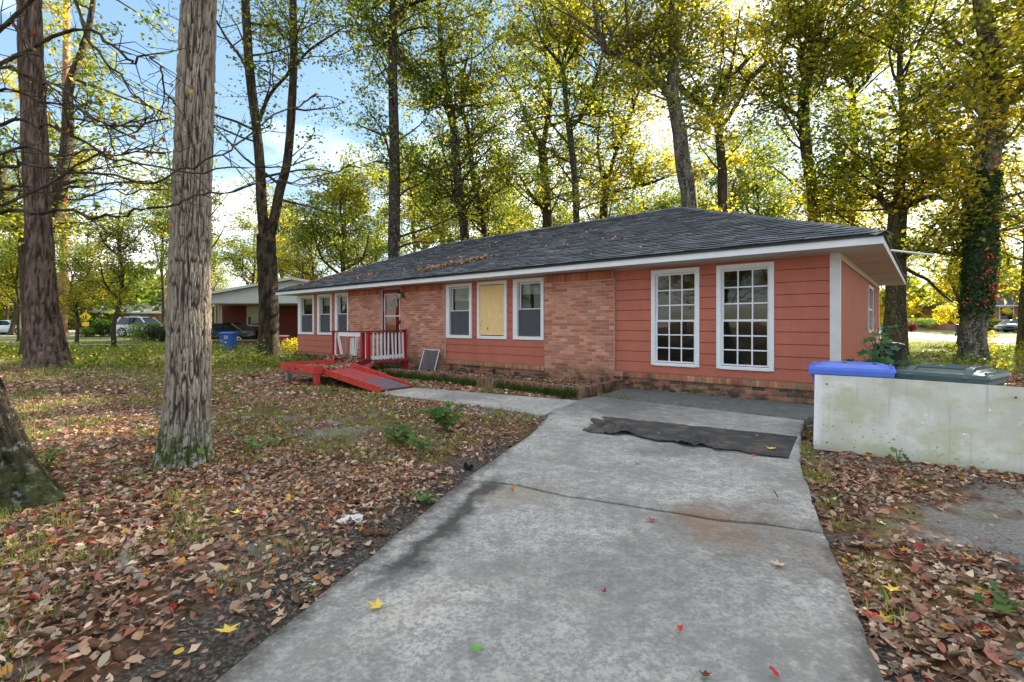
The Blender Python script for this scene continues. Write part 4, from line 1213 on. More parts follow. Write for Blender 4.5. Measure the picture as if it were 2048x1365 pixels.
def cart(name, label, loc, rz, w, d, h, mat, straps=False, ribs=0, group=None):
    e = empty(name, loc, rz); tag(e, label, 'bin', group)
    ring = lambda w_, d_, z, r=0.07: [(x, y, z) for x, y in rrect(w_, d_, r)]
    b = MB(); loft(b, [ring(w * 0.76, d * 0.76, 0.06), ring(w * 0.78, d * 0.78, 0.1), ring(w * 0.93, d * 0.93, h - 0.14), ring(w * 0.99, d * 0.99, h - 0.12), ring(w * 0.99, d * 0.99, h - 0.065), ring(w * 0.9, d * 0.9, h - 0.064)])
    b.build('body', M[mat], e, False)
    for k in range(5):
        x = -w * 0.36 + k * w * 0.18
        MB().box(x - 0.03, x + 0.03, -d * 0.495 - 0.008, -d * 0.49, h - 0.2, h - 0.135).build('rib', M[mat], e)
    l = MB()
    loft(l, [ring(w * 1.04, d * 1.05, h - 0.075), ring(w * 1.06, d * 1.07, h - 0.055), ring(w * 1.03, d * 1.03, h - 0.025), ring(w * 0.86, d * 0.86, h - 0.006, 0.1), ring(w * 0.72, d * 0.74, h + 0.012, 0.1)])
    lid = l.build('lid', M[mat], e, False)
    MB().box(-w * 0.5, w * 0.5, -d * 0.56, -d * 0.535, h - 0.1, h - 0.05).build('lid_lip', M[mat], lid)
    for sx in (-1, 1): MB().obox((sx * w * 0.47, -d * 0.42, h - 0.018), (sx * w * 0.47, d * 0.42, h - 0.018), 0.02, 0.03).build('lid_edge', M[mat], lid)
    for k in range(ribs):
        y = -d * 0.3 + k * d * 0.6 / max(1, ribs - 1)
        MB().tube([(-w * 0.34, y, h + 0.008), (-w * 0.3, y, h + 0.017), (w * 0.3, y, h + 0.017), (w * 0.34, y, h + 0.008)], 0.017, 6).build('lid_rib', M[mat], lid)
    if straps:
        for x in (-w * 0.3, w * 0.3):
            MB().obox((x, d * 0.5, h - 0.02), (x * 0.9, d * 0.1, h + 0.03), 0.05, 0.016).build('lid_strap', M[mat], lid)
            MB().obox((x * 0.9, d * 0.1, h + 0.03), (x, -d * 0.38, h + 0.018), 0.05, 0.016).build('lid_strap', M[mat], lid)
            MB().obox((x, -d * 0.38, h + 0.02), (x * 1.05, -d * 0.56, h - 0.07), 0.055, 0.02).build('lid_strap', M[mat], lid)
    hd_ = MB(); hd_.tube([(-w * 0.36, d * 0.56, h - 0.05), (w * 0.36, d * 0.56, h - 0.05)], 0.016, 8); hd_.build('handle', M[mat], e)
    for sx in (-1, 1):
        wl = MB(); wl.tube([(sx * w * 0.36, d * 0.36, 0.11), (sx * (w * 0.36 + 0.05), d * 0.36, 0.11)], 0.11, 16); wl.build('wheel', M['black_rubber'], e)
    return e
cart('recycling_bin', 'bright blue lidded bin behind the white board by the house corner', house_pt(-0.40, -2.48, 0.02), HROT + R(4), 0.74, 0.62, 0.85, 'blue_plastic', ribs=0)
cart('rubbish_bin', 'dark green bin with strapped ribbed lid behind the white board', house_pt(-1.22, -2.42, 0.0), HROT + R(-16), 0.70, 0.74, 0.86, 'green_plastic', True, 5)
cart('rubbish_bin', 'black bin half hidden by the sapling past the house corner', house_pt(-0.32, 6.6, 0.0), HROT + R(10), 0.55, 0.6, 0.84, 'black_plastic')
p = gnd(457, 701, 0.0)
nb = cart('recycling_bin', 'blue wheeled bin in the weeds before the carport wall', (p.x, p.y, -0.06), R(8), 0.70, 0.66, 0.98, 'cart_blue')
sq = MB(); sq.add([(-0.09, -0.30, 0.66), (0.08, -0.30, 0.66), (0.08, -0.314, 0.84), (-0.09, -0.314, 0.84)], [(0, 1, 2, 3)])
sq.build('white_emblem', M['white_trim'], nb)
for k, (a0, a1) in enumerate(((20, 120), (140, 240), (260, 360))):
    q = MB(); q.tube([(-0.005 + 0.05 * math.cos(R(a)), -0.3125 - (0.0), 0.75 + 0.055 * math.sin(R(a))) for a in np.linspace(a0, a1, 6)], 0.011, 5)
    q.build('emblem_arrow', M['cart_blue'], nb)
p = at(1920, 669, 45)
cart('rubbish_bin', 'dark bin standing by the street left of the ivy-covered trunk', (p.x, p.y, float(terrain(p.x, p.y))), R(-30), 0.66, 0.7, 1.08, 'black_plastic')

# ------------------------------------------------------------------ small things on the ground
def log(name, label, pts, rad, mat, cat):
    pts = [Vector(q) for q in pts]
    for q in pts: q.z = max(q.z - 0.02 + float(ground_z(q.x, q.y)), 0.03 if q.z >= 0.04 else -1) + rad * 0.6
    fine = []; rr_ = []
    for k in range(len(pts) - 1):
        for q in np.linspace(0, 1, 6)[:-1]:
            fine.append(pts[k].lerp(pts[k + 1], q) + Vector((random.uniform(-1, 1), random.uniform(-1, 1), 0.3 * random.uniform(-1, 1))) * rad * 0.4)
            rr_.append(rad * random.uniform(0.72, 1.15))
    fine.append(pts[-1]); rr_.append(rad * 0.5)
    o = MB().tube(fine, rr_, 10).build(name, M[mat], None, True)
    return tag(o, label, cat)
plain('dead_wood', S(142, 134, 122), 0.9, 0.15, var=0.3, scale=18, bump=0.4)
plain('brown_stick', S(104, 76, 60), 0.9, 0.15, var=0.3, scale=18, bump=0.4)
G = lambda px, py, z=0.02: gnd(px, py, z)
log('fallen_log', 'grey curved piece of dead wood in the leaves', [G(272, 1070), G(248, 1092), G(250, 1120), G(270, 1145), G(292, 1160)], 0.019, 'dead_wood', 'log')
log('broken_stick', 'upright half of a broken brown stick among the leaves', [G(186, 1160), G(196, 1185), G(188, 1215), G(172, 1246)], 0.016, 'brown_stick', 'stick')
log('broken_stick', 'pale-ended half of a broken brown stick lying toward the driveway', [G(158, 1270), G(190, 1280), G(222, 1287), G(256, 1302)], 0.017, 'brown_stick', 'stick')
log('twig', 'thin forked twig on the right edge of the driveway', [G(1548, 978, 0.05), G(1556, 992, 0.05), G(1580, 1004, 0.04), G(1612, 1018, 0.04), G(1640, 1030, 0.03)], 0.006, 'brown_stick', 'twig')
log('twig', 'short grey stub of wood beside the bare soil', [G(492, 940), G(496, 962)], 0.02, 'dead_wood', 'stick')
log('bark_piece', 'rust-brown slab of bark by the driveway edge', [G(724, 1058), G(748, 1054), G(778, 1052)], 0.024, 'brown_stick', 'bark')
def crumpled(name, label, px, py, w, d, mat, cat, h=0.02, z=0.02):
    c = G(px, py, 0.0); n_ = 14; z = float(ground_z(c.x, c.y)) + 0.006
    u, v = np.meshgrid(np.linspace(-1, 1, n_), np.linspace(-1, 1, n_))
    zz = h * (0.5 + fbm(np.stack([u * 2.2 + px, v * 2.2, u * 0], -1), 3)) + z
    rr_ = 1 + 0.25 * fbm(np.stack([u + px, v, u * 0 + 3], -1), 2)
    V = np.stack([c.x + u * w / 2 * rr_, c.y + v * d / 2 * rr_, zz], -1).reshape(-1, 3)
    i = np.arange(n_ - 1)[:, None] * n_ + np.arange(n_ - 1)[None]
    F = np.stack([i, i + 1, i + n_ + 1, i + n_], -1).reshape(-1, 4)
    o = obj(name, npmesh(name, V, F, M[mat], smooth=True)); md = o.modifiers.new('thick', 'SOLIDIFY'); md.thickness = 0.002
    return tag(o, label, cat)
crumpled('paper_scrap', 'crumpled white paper scrap on the leaves by the driveway', 702, 1036, 0.14, 0.12, 'white_trim', 'paper', 0.03)
crumpled('stone', 'blackened lump beside the driveway edge near the weeds', 937, 930, 0.09, 0.09, 'black_rubber', 'stone', 0.05)
# ------------------------------------------------------------------ trees
def catmull(P, m):
    """smooth polyline through P (k, d) with m samples a span"""
    P = np.asarray(P, float)
    if len(P) < 3:
        return np.concatenate([P[:1] + (P[1:2] - P[:1]) * float(q) for q in np.linspace(0, 1, m + 1)])
    Q = np.concatenate([[2 * P[0] - P[1]], P, [2 * P[-1] - P[-2]]])
    out = []
    for k in range(1, len(Q) - 2):
        for q in np.linspace(0, 1, m, endpoint=False):
            a, b, c, d = Q[k - 1], Q[k], Q[k + 1], Q[k + 2]
            out.append(0.5 * ((2 * b) + (-a + c) * q + (2 * a - 5 * b + 4 * c - d) * q * q + (-a + 3 * b - 3 * c + d) * q ** 3))
    out.append(P[-1])
    return np.array(out)

def limb_mesh(path, rad, sides=14, rough=0.06, seed=0.0, ridge=0.0, flare=None):
    """vertices and quads of a bark-covered limb; path (n,3), rad (n,)"""
    n = len(path)
    T = np.gradient(path, axis=0); T /= np.linalg.norm(T, axis=1)[:, None] + 1e-9
    ref = np.array([1.0, 0.13, 0.02])
    A = np.cross(T, ref); A /= np.linalg.norm(A, axis=1)[:, None] + 1e-9
    B = np.cross(T, A)
    th = np.linspace(0, 2 * np.pi, sides, endpoint=False)
    s_ = np.concatenate([[0], np.cumsum(np.linalg.norm(np.diff(path, axis=0), axis=1))])
    cx_, sx_ = np.cos(th)[None], np.sin(th)[None]
    Rr = np.repeat(rad[:, None], sides, 1)
    q = np.stack([cx_ * 1.3 + 0 * Rr, sx_ * 1.3 + 0 * Rr, s_[:, None] * 0.8 + 0 * Rr + seed], -1)
    Rr = Rr * (1 + rough * 2 * fbm(q, 3))
    if flare is not None:                                   # root flare near the ground
        lob = 1 + 0.35 * np.cos(5 * th + seed) + 0.2 * np.cos(3 * th + 1.3 * seed)
        Rr = Rr + (flare * np.exp(-np.maximum(s_, 0) / 0.22))[:, None] * np.maximum(lob, 0.1)[None]
    if ridge:
        kf = 42.0 if rad[0] < 0.3 else 19.0
        u = np.stack([cx_ * rad[0] * kf + 0 * Rr, sx_ * rad[0] * kf + 0 * Rr, s_[:, None] * kf * 0.11 + seed + 0 * Rr], -1)
        u2 = u + 0.9 * np.stack([fbm(u * 0.6 + 9, 2), fbm(u * 0.6 + 19, 2), 0 * Rr], -1)
        f1 = np.abs(vnoise(u2)); f2 = np.abs(vnoise(u2 * 1.9 + 5))
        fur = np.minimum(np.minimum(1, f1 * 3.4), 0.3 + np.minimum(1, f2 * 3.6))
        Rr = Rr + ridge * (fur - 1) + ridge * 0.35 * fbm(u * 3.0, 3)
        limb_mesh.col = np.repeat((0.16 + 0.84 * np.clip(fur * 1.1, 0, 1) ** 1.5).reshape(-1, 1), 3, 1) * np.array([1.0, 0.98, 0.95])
    else:
        limb_mesh.col = None
    V = path[:, None] + Rr[..., None] * (cx_[..., None] * A[:, None] + sx_[..., None] * B[:, None])
    i = np.arange(n - 1)[:, None] * sides; j = np.arange(sides)[None]; j2 = (j + 1) % sides
    F = np.stack([i + j, i + j2, i + sides + j2, i + sides + j], -1).reshape(-1, 4)
    return V.reshape(-1, 3), F

def join(parts):
    Vs, Fs, n = [], [], 0
    for V, F in parts:
        Vs.append(V); Fs.append(F + n); n += len(V)
    return np.concatenate(Vs), np.concatenate(Fs)

LEAF_Q = (np.array([[0, 0, 0], [0.38, 0.46, 0.07], [0.0, 1.0, -0.02], [-0.38, 0.46, 0.07]]), np.array([[0, 1, 2, 3]]))
def leaves(pos, size, col, up=0.35, rg=None, templ=LEAF_Q, droop=0.0, nrm=None):
    """many leaves as one array mesh; pos (n,3), size (n,), col (n,3)"""
    g_ = rg or rng
    n = len(pos); T, TF = templ
    N = g_.normal(size=(n, 3)); N[:, 2] = np.abs(N[:, 2]) + up * 2
    if nrm is not None: N = nrm + 0.35 * g_.normal(size=(n, 3))
    N /= np.linalg.norm(N, axis=1)[:, None]
    D = g_.normal(size=(n, 3)); D[:, 2] -= droop
    A = np.cross(N, D); A /= np.linalg.norm(A, axis=1)[:, None] + 1e-9
    B = np.cross(A, N); 
    s_ = size[:, None, None]
    V = pos[:, None] + s_ * (T[None, :, 0:1] * A[:, None] + T[None, :, 1:2] * B[:, None] + T[None, :, 2:3] * N[:, None])
    k = len(T)
    F = (np.arange(n)[:, None, None] * k + TF[None]).reshape(-1, TF.shape[1])
    C = np.repeat(col, k, 0)
    return V.reshape(-1, 3), F, C

GREEN = np.array([S(100, 120, 44)[:3], S(86, 106, 42)[:3], S(120, 134, 50)[:3], S(134, 140, 54)[:3], S(76, 94, 42)[:3]])
OLIVE = np.array([S(146, 146, 54)[:3], S(164, 156, 58)[:3], S(130, 132, 50)[:3], S(182, 166, 62)[:3]])
YELLOW = np.array([S(222, 200, 60)[:3], S(232, 212, 76)[:3], S(206, 182, 54)[:3], S(236, 202, 66)[:3]])
ORANGE = np.array([S(206, 128, 48)[:3], S(190, 98, 40)[:3], S(220, 146, 54)[:3]])
def palette(n, clump, wts, g_):
    """colour per leaf: a clump leans to one family, leaves vary in it"""
    fam = [GREEN, OLIVE, YELLOW, ORANGE]
    wts = (wts[0] * 1.15, wts[1], wts[2] * 0.85, wts[3])
    w = np.cumsum(np.array(wts) / sum(wts))
    t = np.clip(clump * 0.62 + g_.random(n) * 0.38, 0, 0.9999)
    f_ = np.searchsorted(w, t)
    out = np.zeros((n, 3))
    for k in range(4):
        m = f_ == k
        out[m] = fam[k][g_.integers(0, len(fam[k]), m.sum())]
    return out * g_.uniform(0.8, 1.25, (n, 1))

def grow(limbs, g_, zmin, nb, blen, nsub, per, lsize, wts, spread=0.32, elev=(0.0, 0.9), reach=1.0, aim=None):
    """side branches off the given limbs, twigs off those, leaves round the twigs"""
    tubes, P, Cc, Sz = [], [], [], []
    cand = []
    for path, rad in limbs:
        for k in range(2, len(path)):
            if path[k][2] > zmin: cand.append((path[k], rad[k], path[k] - path[k - 1]))
    if not cand: return None, None
    nsub, per, spread = int(nsub * 1.7), per * 0.6, spread * 0.68
    for _ in range(nb):
        p, r, d = cand[g_.integers(len(cand))]
        az = g_.uniform(0, 2 * np.pi); el = g_.uniform(*elev)
        if aim is not None and g_.random() < 0.6: az = aim + g_.normal() * 0.7
        L = blen * 1.22 * g_.uniform(0.45, 1.2)
        v = np.array([math.cos(az) * math.cos(el), math.sin(az) * math.cos(el), math.sin(el)])
        q = [p]; r0 = min(r * 0.5, 0.012 * L + 0.012)
        for k in range(5):
            v = v + g_.normal(size=3) * 0.2; v[2] += 0.02; v /= np.linalg.norm(v)
            q.append(q[-1] + v * L / 5)
        q = np.array(q); rad = np.linspace(r0, 0.008, len(q))
        tubes.append((q, rad, 5))
        for _s in range(nsub):
            f_ = g_.uniform(0.25, 1.0) * 5; k = min(int(f_), 4)
            b = q[k] + (q[k + 1] - q[k]) * (f_ - k)
            v2 = (q[k + 1] - q[k]) / np.linalg.norm(q[k + 1] - q[k]) + g_.normal(size=3) * 0.75; v2 /= np.linalg.norm(v2)
            l2 = L * g_.uniform(0.2, 0.45)
            e = np.array([b, b + v2 * l2 * 0.5 + g_.normal(size=3) * 0.08, b + v2 * l2 + g_.normal(size=3) * 0.15])
            tubes.append((e, np.array([0.012, 0.009, 0.005]), 3))
            m = int(per * g_.uniform(0.5, 1.5))
            u = g_.random(m)
            pts = b + (e[2] - b) * u[:, None] * 1.1 + g_.normal(size=(m, 3)) * spread * np.array([1, 1, 0.7]) * reach
            cl = np.clip(0.5 + 0.9 * fbm(b[None] * 0.28 + 3.0, 2)[0] + g_.normal() * 0.12, 0, 1)
            P.append(pts); Cc.append(palette(m, cl, wts, g_)); Sz.append(lsize * g_.uniform(0.65, 1.3, m))
    return tubes, (np.concatenate(P), np.concatenate(Cc), np.concatenate(Sz))

def px_limb(pts, Y, w, wob=0.0, g_=None, m=7):
    """limb from photograph points; pts [(px,py[,dY])], w width in photo pixels at each point (or ends)"""
    P = []
    for k, q in enumerate(pts):
        P.append(np.array(at(q[0], q[1], Y + (q[2] if len(q) > 2 else 0.0))))
    P = np.array(P)
    ww = np.interp(np.linspace(0, 1, len(P)), np.linspace(0, 1, len(w)), w) / FPX * Y / 2
    D = catmull(np.concatenate([P, ww[:, None]], 1), m)
    return D[:, :3], np.maximum(D[:, 3], 0.006)

def tree(name, label, limbs, mat, group=None, leaf=None, seed=1, sides=14, rough=0.07, ridge=0.0, flare=0.12, twig_mat=None, cat='tree'):
    """limbs[0] is the trunk; the rest are limbs; leaf = kwargs for grow()"""
    g_ = np.random.default_rng(seed)
    p0 = limbs[0][0][0]
    e = empty(name, (float(p0[0]), float(p0[1]), float(p0[2]))); tag(e, label, cat, group)
    off = np.array(p0)
    for k, (path, rad) in enumerate(limbs):
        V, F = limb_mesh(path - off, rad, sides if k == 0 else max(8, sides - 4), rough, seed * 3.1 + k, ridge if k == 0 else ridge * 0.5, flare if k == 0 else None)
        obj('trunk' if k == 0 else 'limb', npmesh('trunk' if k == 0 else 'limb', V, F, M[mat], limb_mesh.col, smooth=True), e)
    if leaf:
        kw = dict(leaf); lm = kw.pop('mat', 'leaf')
        tubes, L = grow([(p - off, r) for p, r in limbs], g_, **kw)
        V, F = join([limb_mesh(q, r, n_, 0.0) for q, r, n_ in tubes])
        o = obj('branchwork', npmesh('branchwork', V, F, M[twig_mat or mat], smooth=True), e); o['kind'] = 'stuff'
        V, F, C = leaves(L[0], L[2], L[1], 0.3, g_)
        obj('crown', npmesh('crown', V, F, M[lm], C), e)
    return e

LF = lambda **k: {**dict(zmin=4.0, nb=46, blen=3.2, nsub=5, per=46, lsize=0.145, wts=(5, 3, 1.2, 0.3)), **k}

# --- trunk right before the lawn: furrowed grey bark, its crown above the picture
def front_tree():
    Y = 4.66
    P = [(368, 940), (369, 900), (372, 840), (376, 760), (377, 690), (380, 560), (384, 400), (390, 220), (396, 60), (401, -80), (410, -300), (404, -600), (420, -1000)]
    W = [88, 85, 82, 79, 77, 73, 68, 65, 62, 60, 55, 46, 33]
    A_ = np.array([np.array(at(a, b, Y)) for a, b in P]); R_ = np.array(W) / FPX * Y / 2
    low = catmull(np.concatenate([A_[:11], R_[:11, None]], 1), 44)
    path, rad = low[:, :3], low[:, 3]
    path[:, 2] -= 0.0
    e = empty('oak_tree', (float(A_[0][0]), float(A_[0][1]), 0.0)); tag(e, 'thick furrowed grey trunk with mossy lichened foot, nearest tree on the lawn', 'tree')
    off = np.array([A_[0][0], A_[0][1], 0.0])
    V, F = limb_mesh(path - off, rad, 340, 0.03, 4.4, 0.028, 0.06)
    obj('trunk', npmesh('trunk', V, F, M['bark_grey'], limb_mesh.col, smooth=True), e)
    # the upper stem and boughs, above the frame
    g_ = np.random.default_rng(5)
    up = catmull(np.concatenate([A_[10:], R_[10:, None]], 1), 6)
    limbs = [(up[:, :3], up[:, 3])]
    for az, L in ((0.4, 4.5), (2.2, 4.0), (3.6, 4.6), (5.2, 4.0)):
        b = up[6, :3]; q = [b + np.array([math.cos(az), math.sin(az), 0.55]) * L * k / 4 + g_.normal(size=3) * 0.12 * k / 4 for k in range(5)]
        limbs.append((catmull(np.array(q), 3), np.linspace(0.08, 0.03, 13)))
    V, F = join([limb_mesh(p - off, r, 10, 0.05, k) for k, (p, r) in enumerate(limbs)])
    obj('limb', npmesh('limb', V, F, M['bark_grey'], smooth=True), e)
    tubes, L = grow([(p - off, r) for p, r in limbs], g_, 6.4, 26, 2.2, 4, 34, 0.13, (5, 3, 2, 1))
    V, F = join([limb_mesh(q, r, n_, 0.0) for q, r, n_ in tubes]); o = obj('branchwork', npmesh('branchwork', V, F, M['bark_dark'], smooth=True), e); o['kind'] = 'stuff'
    V, F, C = leaves(L[0], L[2], L[1], 0.3, g_); obj('crown', npmesh('crown', V, F, M['leaf'], C), e)
front_tree()

# --- pine at the left, twin-stem tree, leaning trunk at the frame's edge
Yp = 15.0
tree('pine_tree', 'tall straight pine with flared purplish-brown trunk and bare stem beside the lawn', [px_limb([(97, 742), (95, 715), (88, 660), (83, 580), (78, 450), (70, 300), (60, 60), (55, -80), (46, -420)], Yp, [72, 68, 58, 47, 43, 41, 39, 37, 24], m=16)],
     'bark_pine', seed=3, sides=56, rough=0.05, ridge=0.035, flare=0.16, leaf=LF(zmin=12.5, nb=16, blen=2.6, per=60, lsize=0.15, wts=(6, 2, 0.3, 0)))
# leaning trunk, cut by the frame; its bare twiggy boughs hang across the view
def leaning():
    Y = 3.62
    pts = [(22, 1020), (14, 985), (0, 930), (-26, 850), (-62, 760), (-120, 620), (-190, 430), (-260, 200), (-320, -100), (-360, -450), (-380, -900)]
    tr_ = px_limb(pts, Y, [128, 112, 98, 90, 86, 80, 72, 62, 50, 34, 12], m=22)
    e = tree('leaning_tree', 'dark mossy trunk leaning out of the frame with bare twiggy boughs reaching over the lawn', [tr_], 'bark_black', seed=9, sides=64, rough=0.05, ridge=0.02, flare=0.10)
    off = np.array(tr_[0][0]); g_ = np.random.default_rng(21)
    boughs = [
        [(-170, 380), (0, 405), (150, 330), (260, 300), (345, 300, 0.3)],
        [(-160, 420), (0, 303), (110, 308), (200, 308), (320, 310, 0.2)],
        [(-160, 400), (0, 330), (90, 338), (200, 350), (310, 360), (380, 335), (470, 290), (590, 205, 0.4), (640, 190, 0.5)],
        [(-150, 430), (0, 377), (60, 382), (130, 400), (230, 385), (330, 372)],
        [(-150, 440), (0, 418), (110, 425), (210, 430), (310, 418), (390, 400), (470, 375), (560, 365), (640, 352, 0.4), (720, 330, 0.6)],
        [(-170, 300), (0, 55), (60, 90), (90, 150), (160, 220), (240, 262), (330, 245)],
        [(-160, 350), (0, 190), (100, 205), (180, 230), (230, 300)],
        [(-190, 200), (110, -20), (170, 70), (220, 130), (270, 185), (320, 245)],
        [(-150, 300), (0, 143), (60, 160), (130, 180), (200, 240), (290, 250)],
        [(-150, 300), (0, 245), (90, 250), (140, 268), (240, 320), (380, 338), (540, 336), (620, 320, 0.3)],
        [(-170, 240), (150, 60), (245, 120), (300, 118), (320, 150), (352, 210, 0.4)],
    ]
    tubes = []; LP = []
    for bp in boughs:
        q, r = px_limb(bp, Y + g_.uniform(-0.4, 0.5), [9, 6, 4.5, 3.2, 2.0], m=6)
        q = q + np.stack([fbm(np.stack([np.arange(len(q)) * 0.55 + 7 * len(tubes), np.zeros(len(q)), np.zeros(len(q)) + a], -1), 2) for a in (1, 5, 9)], -1) * 0.06
        tubes.append((q, r, 7))
        for _ in range(22):
            k = g_.integers(6, len(q) - 1)
            v = (q[k] - q[k - 1]); v /= np.linalg.norm(v) + 1e-9
            v = v + g_.normal(size=3) * 0.75; v /= np.linalg.norm(v); L = g_.uniform(0.08, 0.42)
            t1 = q[k] + v * L * 0.5; t2 = t1 + (v + g_.normal(size=3) * 0.35) * L * 0.5
            tubes.append((np.array([q[k], t1, t2]), np.array([0.0042, 0.003, 0.0018]), 4))
            if g_.random() < 0.5:
                v3 = v + g_.normal(size=3) * 0.8; tubes.append((np.array([t1, t1 + v3 * L * 0.2, t1 + v3 * L * 0.4]), np.array([0.003, 0.0022, 0.0014]), 3))
            if g_.random() < 0.16: LP.append(t2)
    V, F = join([limb_mesh(q - off, r, n_, 0.0) for q, r, n_ in tubes])
    o = obj('bare_bough', npmesh('bare_bough', V, F, M['bark_dark'], smooth=True), e)
    P = np.array(LP) - off; n = len(P)
    cols = np.array([S(196, 120, 44)[:3], S(176, 60, 36)[:3], S(120, 128, 50)[:3], S(206, 160, 60)[:3]])[g_.integers(0, 4, n)]
    V, F, C = leaves(P, g_.uniform(0.02, 0.048, n), cols, 0.0, g_, droop=1.0); obj('last_leaf', npmesh('last_leaf', V, F, M['leaf'], C), e)['kind'] = 'stuff'
leaning()
Yt = 20.4
tree('twin_stem_tree', 'tall twin-stemmed dark tree forking above the carport roof', [
    px_limb([(538, 716), (537, 690), (537, 640), (536, 560), (533, 500), (532, 470)], Yt, [46, 40, 38, 37, 38, 36]),
    px_limb([(530, 480), (524, 420), (520, 330), (512, 250), (500, 150), (494, 60), (488, -60), (480, -250)], Yt, [24, 20, 19, 18, 18, 17, 15, 10]),
    px_limb([(537, 480), (548, 440), (560, 380), (575, 320), (584, 200), (588, 100), (586, 0), (590, -200)], Yt, [22, 19, 18, 17, 16, 15, 14, 9]),
    px_limb([(518, 240), (540, 190), (575, 150), (620, 100), (680, 60)], Yt, [9, 7, 6, 5, 3]),
    px_limb([(508, 200), (490, 130), (455, 80), (432, 40)], Yt, [9, 7, 5, 3])],
    'bark_dark', seed=14, sides=22, ridge=0.03, leaf=LF(zmin=6.0, nb=44, blen=2.8, per=17, lsize=0.14, wts=(6, 3, 1.0, 0.3), spread=0.4))
Yb = 13.5
tree('oak_tree', 'grey oak with broken forked limbs mostly hidden behind the pine', [
    px_limb([(70, 745), (72, 650), (68, 560), (62, 490)], Yb + 6, [50, 44, 42, 40]),
    px_limb([(62, 500), (45, 460), (20, 420), (0, 390), (4, 340), (16, 300)], Yb + 6, [30, 28, 26, 22, 15, 7]),
    px_limb([(66, 505), (88, 460), (112, 410), (128, 340), (136, 260), (140, 170), (172, 80), (190, -20)], Yb + 6, [30, 28, 26, 24, 20, 16, 12, 8]),
    px_limb([(120, 390), (105, 350), (90, 300)], Yb + 6, [16, 12, 8])], 'bark_dark', seed=16, leaf=LF(zmin=4.5, nb=40, blen=3.4, per=34, lsize=0.15, wts=(6, 2.4, 1.5, 0.3)))

# --- the row behind the house
GB = 'tall trees rising behind the roof'
Lm = 30
tree('shade_tree', 'straight dark trunk rising behind the roof above the front door', [
    px_limb([(788, 700), (788, 560), (789, 420), (789, 300), (786, 180), (786, 80), (787, -20), (790, -200)], 23, [26, 25, 23, 21, 19, 17, 14, 8]),
    px_limb([(784, 110), (770, 70), (745, 40), (720, 20)], 23, [8, 6, 5, 3]), px_limb([(790, 40), (812, 10), (850, 0), (870, -10)], 23, [10, 8, 6, 4])],
    'bark_black', GB, LF(zmin=4.0, nb=74, blen=3.4, per=44), seed=31)
tree('shade_tree', 'dark trunk leaning slightly back, first right of the straight trunk behind the roof', [
    px_limb([(934, 700), (930, 480), (920, 400), (914, 350), (907, 250), (890, 160), (880, 60), (878, -100)], 25, [22, 20, 19, 18, 17, 13, 10, 6]),
    px_limb([(908, 260), (888, 210), (860, 170), (830, 145)], 25, [9, 7, 5, 3])], 'bark_black', GB, LF(zmin=4.5, nb=74, blen=3.4, per=42, wts=(5, 3, 1.6, 0.4)), seed=32)
tree('shade_tree', 'slender curved trunk just right of the dark leaning trunk behind the roof', [
    px_limb([(972, 700), (969, 470), (958, 410), (946, 350), (936, 260), (925, 220), (926, 160), (936, 110)], 27, [13, 12, 12, 11, 10, 10, 8, 4])],
    'bark_dark', GB, LF(zmin=4.5, nb=54, blen=3.2, per=40, wts=(5, 3, 1.6, 0.3)), seed=33)
tree('shade_tree', 'pale trunk fanning into upright limbs behind the middle of the roof', [
    px_limb([(1096, 700), (1095, 440), (1090, 360), (1084, 290)], 28, [22, 20, 18, 17]),
    px_limb([(1085, 300), (1100, 200), (1092, 110), (1088, 20), (1090, -120)], 28, [12, 10, 8, 6, 4]),
    px_limb([(1083, 300), (1060, 250), (1040, 200), (1020, 150)], 28, [10, 8, 6, 3]),
    px_limb([(1090, 420), (1070, 400), (1050, 370), (1040, 350)], 28, [9, 7, 5, 3])], 'bark_dark', GB, LF(zmin=4.5, nb=76, blen=3.3, per=42, wts=(4, 3, 2.0, 0.3)), seed=34)
tree('shade_tree', 'thin black trunk forking in a Y before the fanning tree', [
    px_limb([(1156, 700), (1153, 446), (1148, 340), (1140, 270), (1137, 240)], 21.5, [14, 13, 13, 13, 13]),
    px_limb([(1137, 250), (1130, 190), (1127, 130), (1140, 60), (1136, 0), (1130, -140)], 21.5, [9, 8, 8, 7, 6, 4]),
    px_limb([(1140, 255), (1165, 230), (1188, 170), (1205, 108), (1210, 60)], 21.5, [8, 8, 7, 5, 3]),
    px_limb([(1127, 135), (1105, 110), (1085, 85), (1070, 40), (1060, 0)], 21.5, [7, 6, 5, 4, 3])], 'bark_black', GB, LF(zmin=5.5, nb=66, blen=2.8, per=40, wts=(4, 3, 2.2, 0.6)), seed=35)
tree('shade_tree', 'grey vase-shaped tree with many upright stems left of the mossy forked trunk', [
    px_limb([(1207, 700), (1207, 440), (1211, 390), (1214, 350)], 25, [17, 16, 14, 13]),
    px_limb([(1212, 370), (1230, 310), (1250, 260), (1264, 220), (1285, 160), (1300, 90)], 25, [9, 8, 7, 6, 4, 2]),
    px_limb([(1212, 390), (1200, 330), (1196, 270), (1205, 200), (1210, 120)], 25, [7, 6, 5, 4, 2]),
    px_limb([(1214, 395), (1240, 380), (1290, 370), (1340, 352)], 25, [8, 7, 6, 3]),
    px_limb([(1230, 310), (1226, 240), (1236, 160)], 25, [5, 4, 2])], 'bark_dark', GB, LF(zmin=4.5, nb=70, blen=2.8, per=38, wts=(3, 3, 3, 0.5)), seed=36)
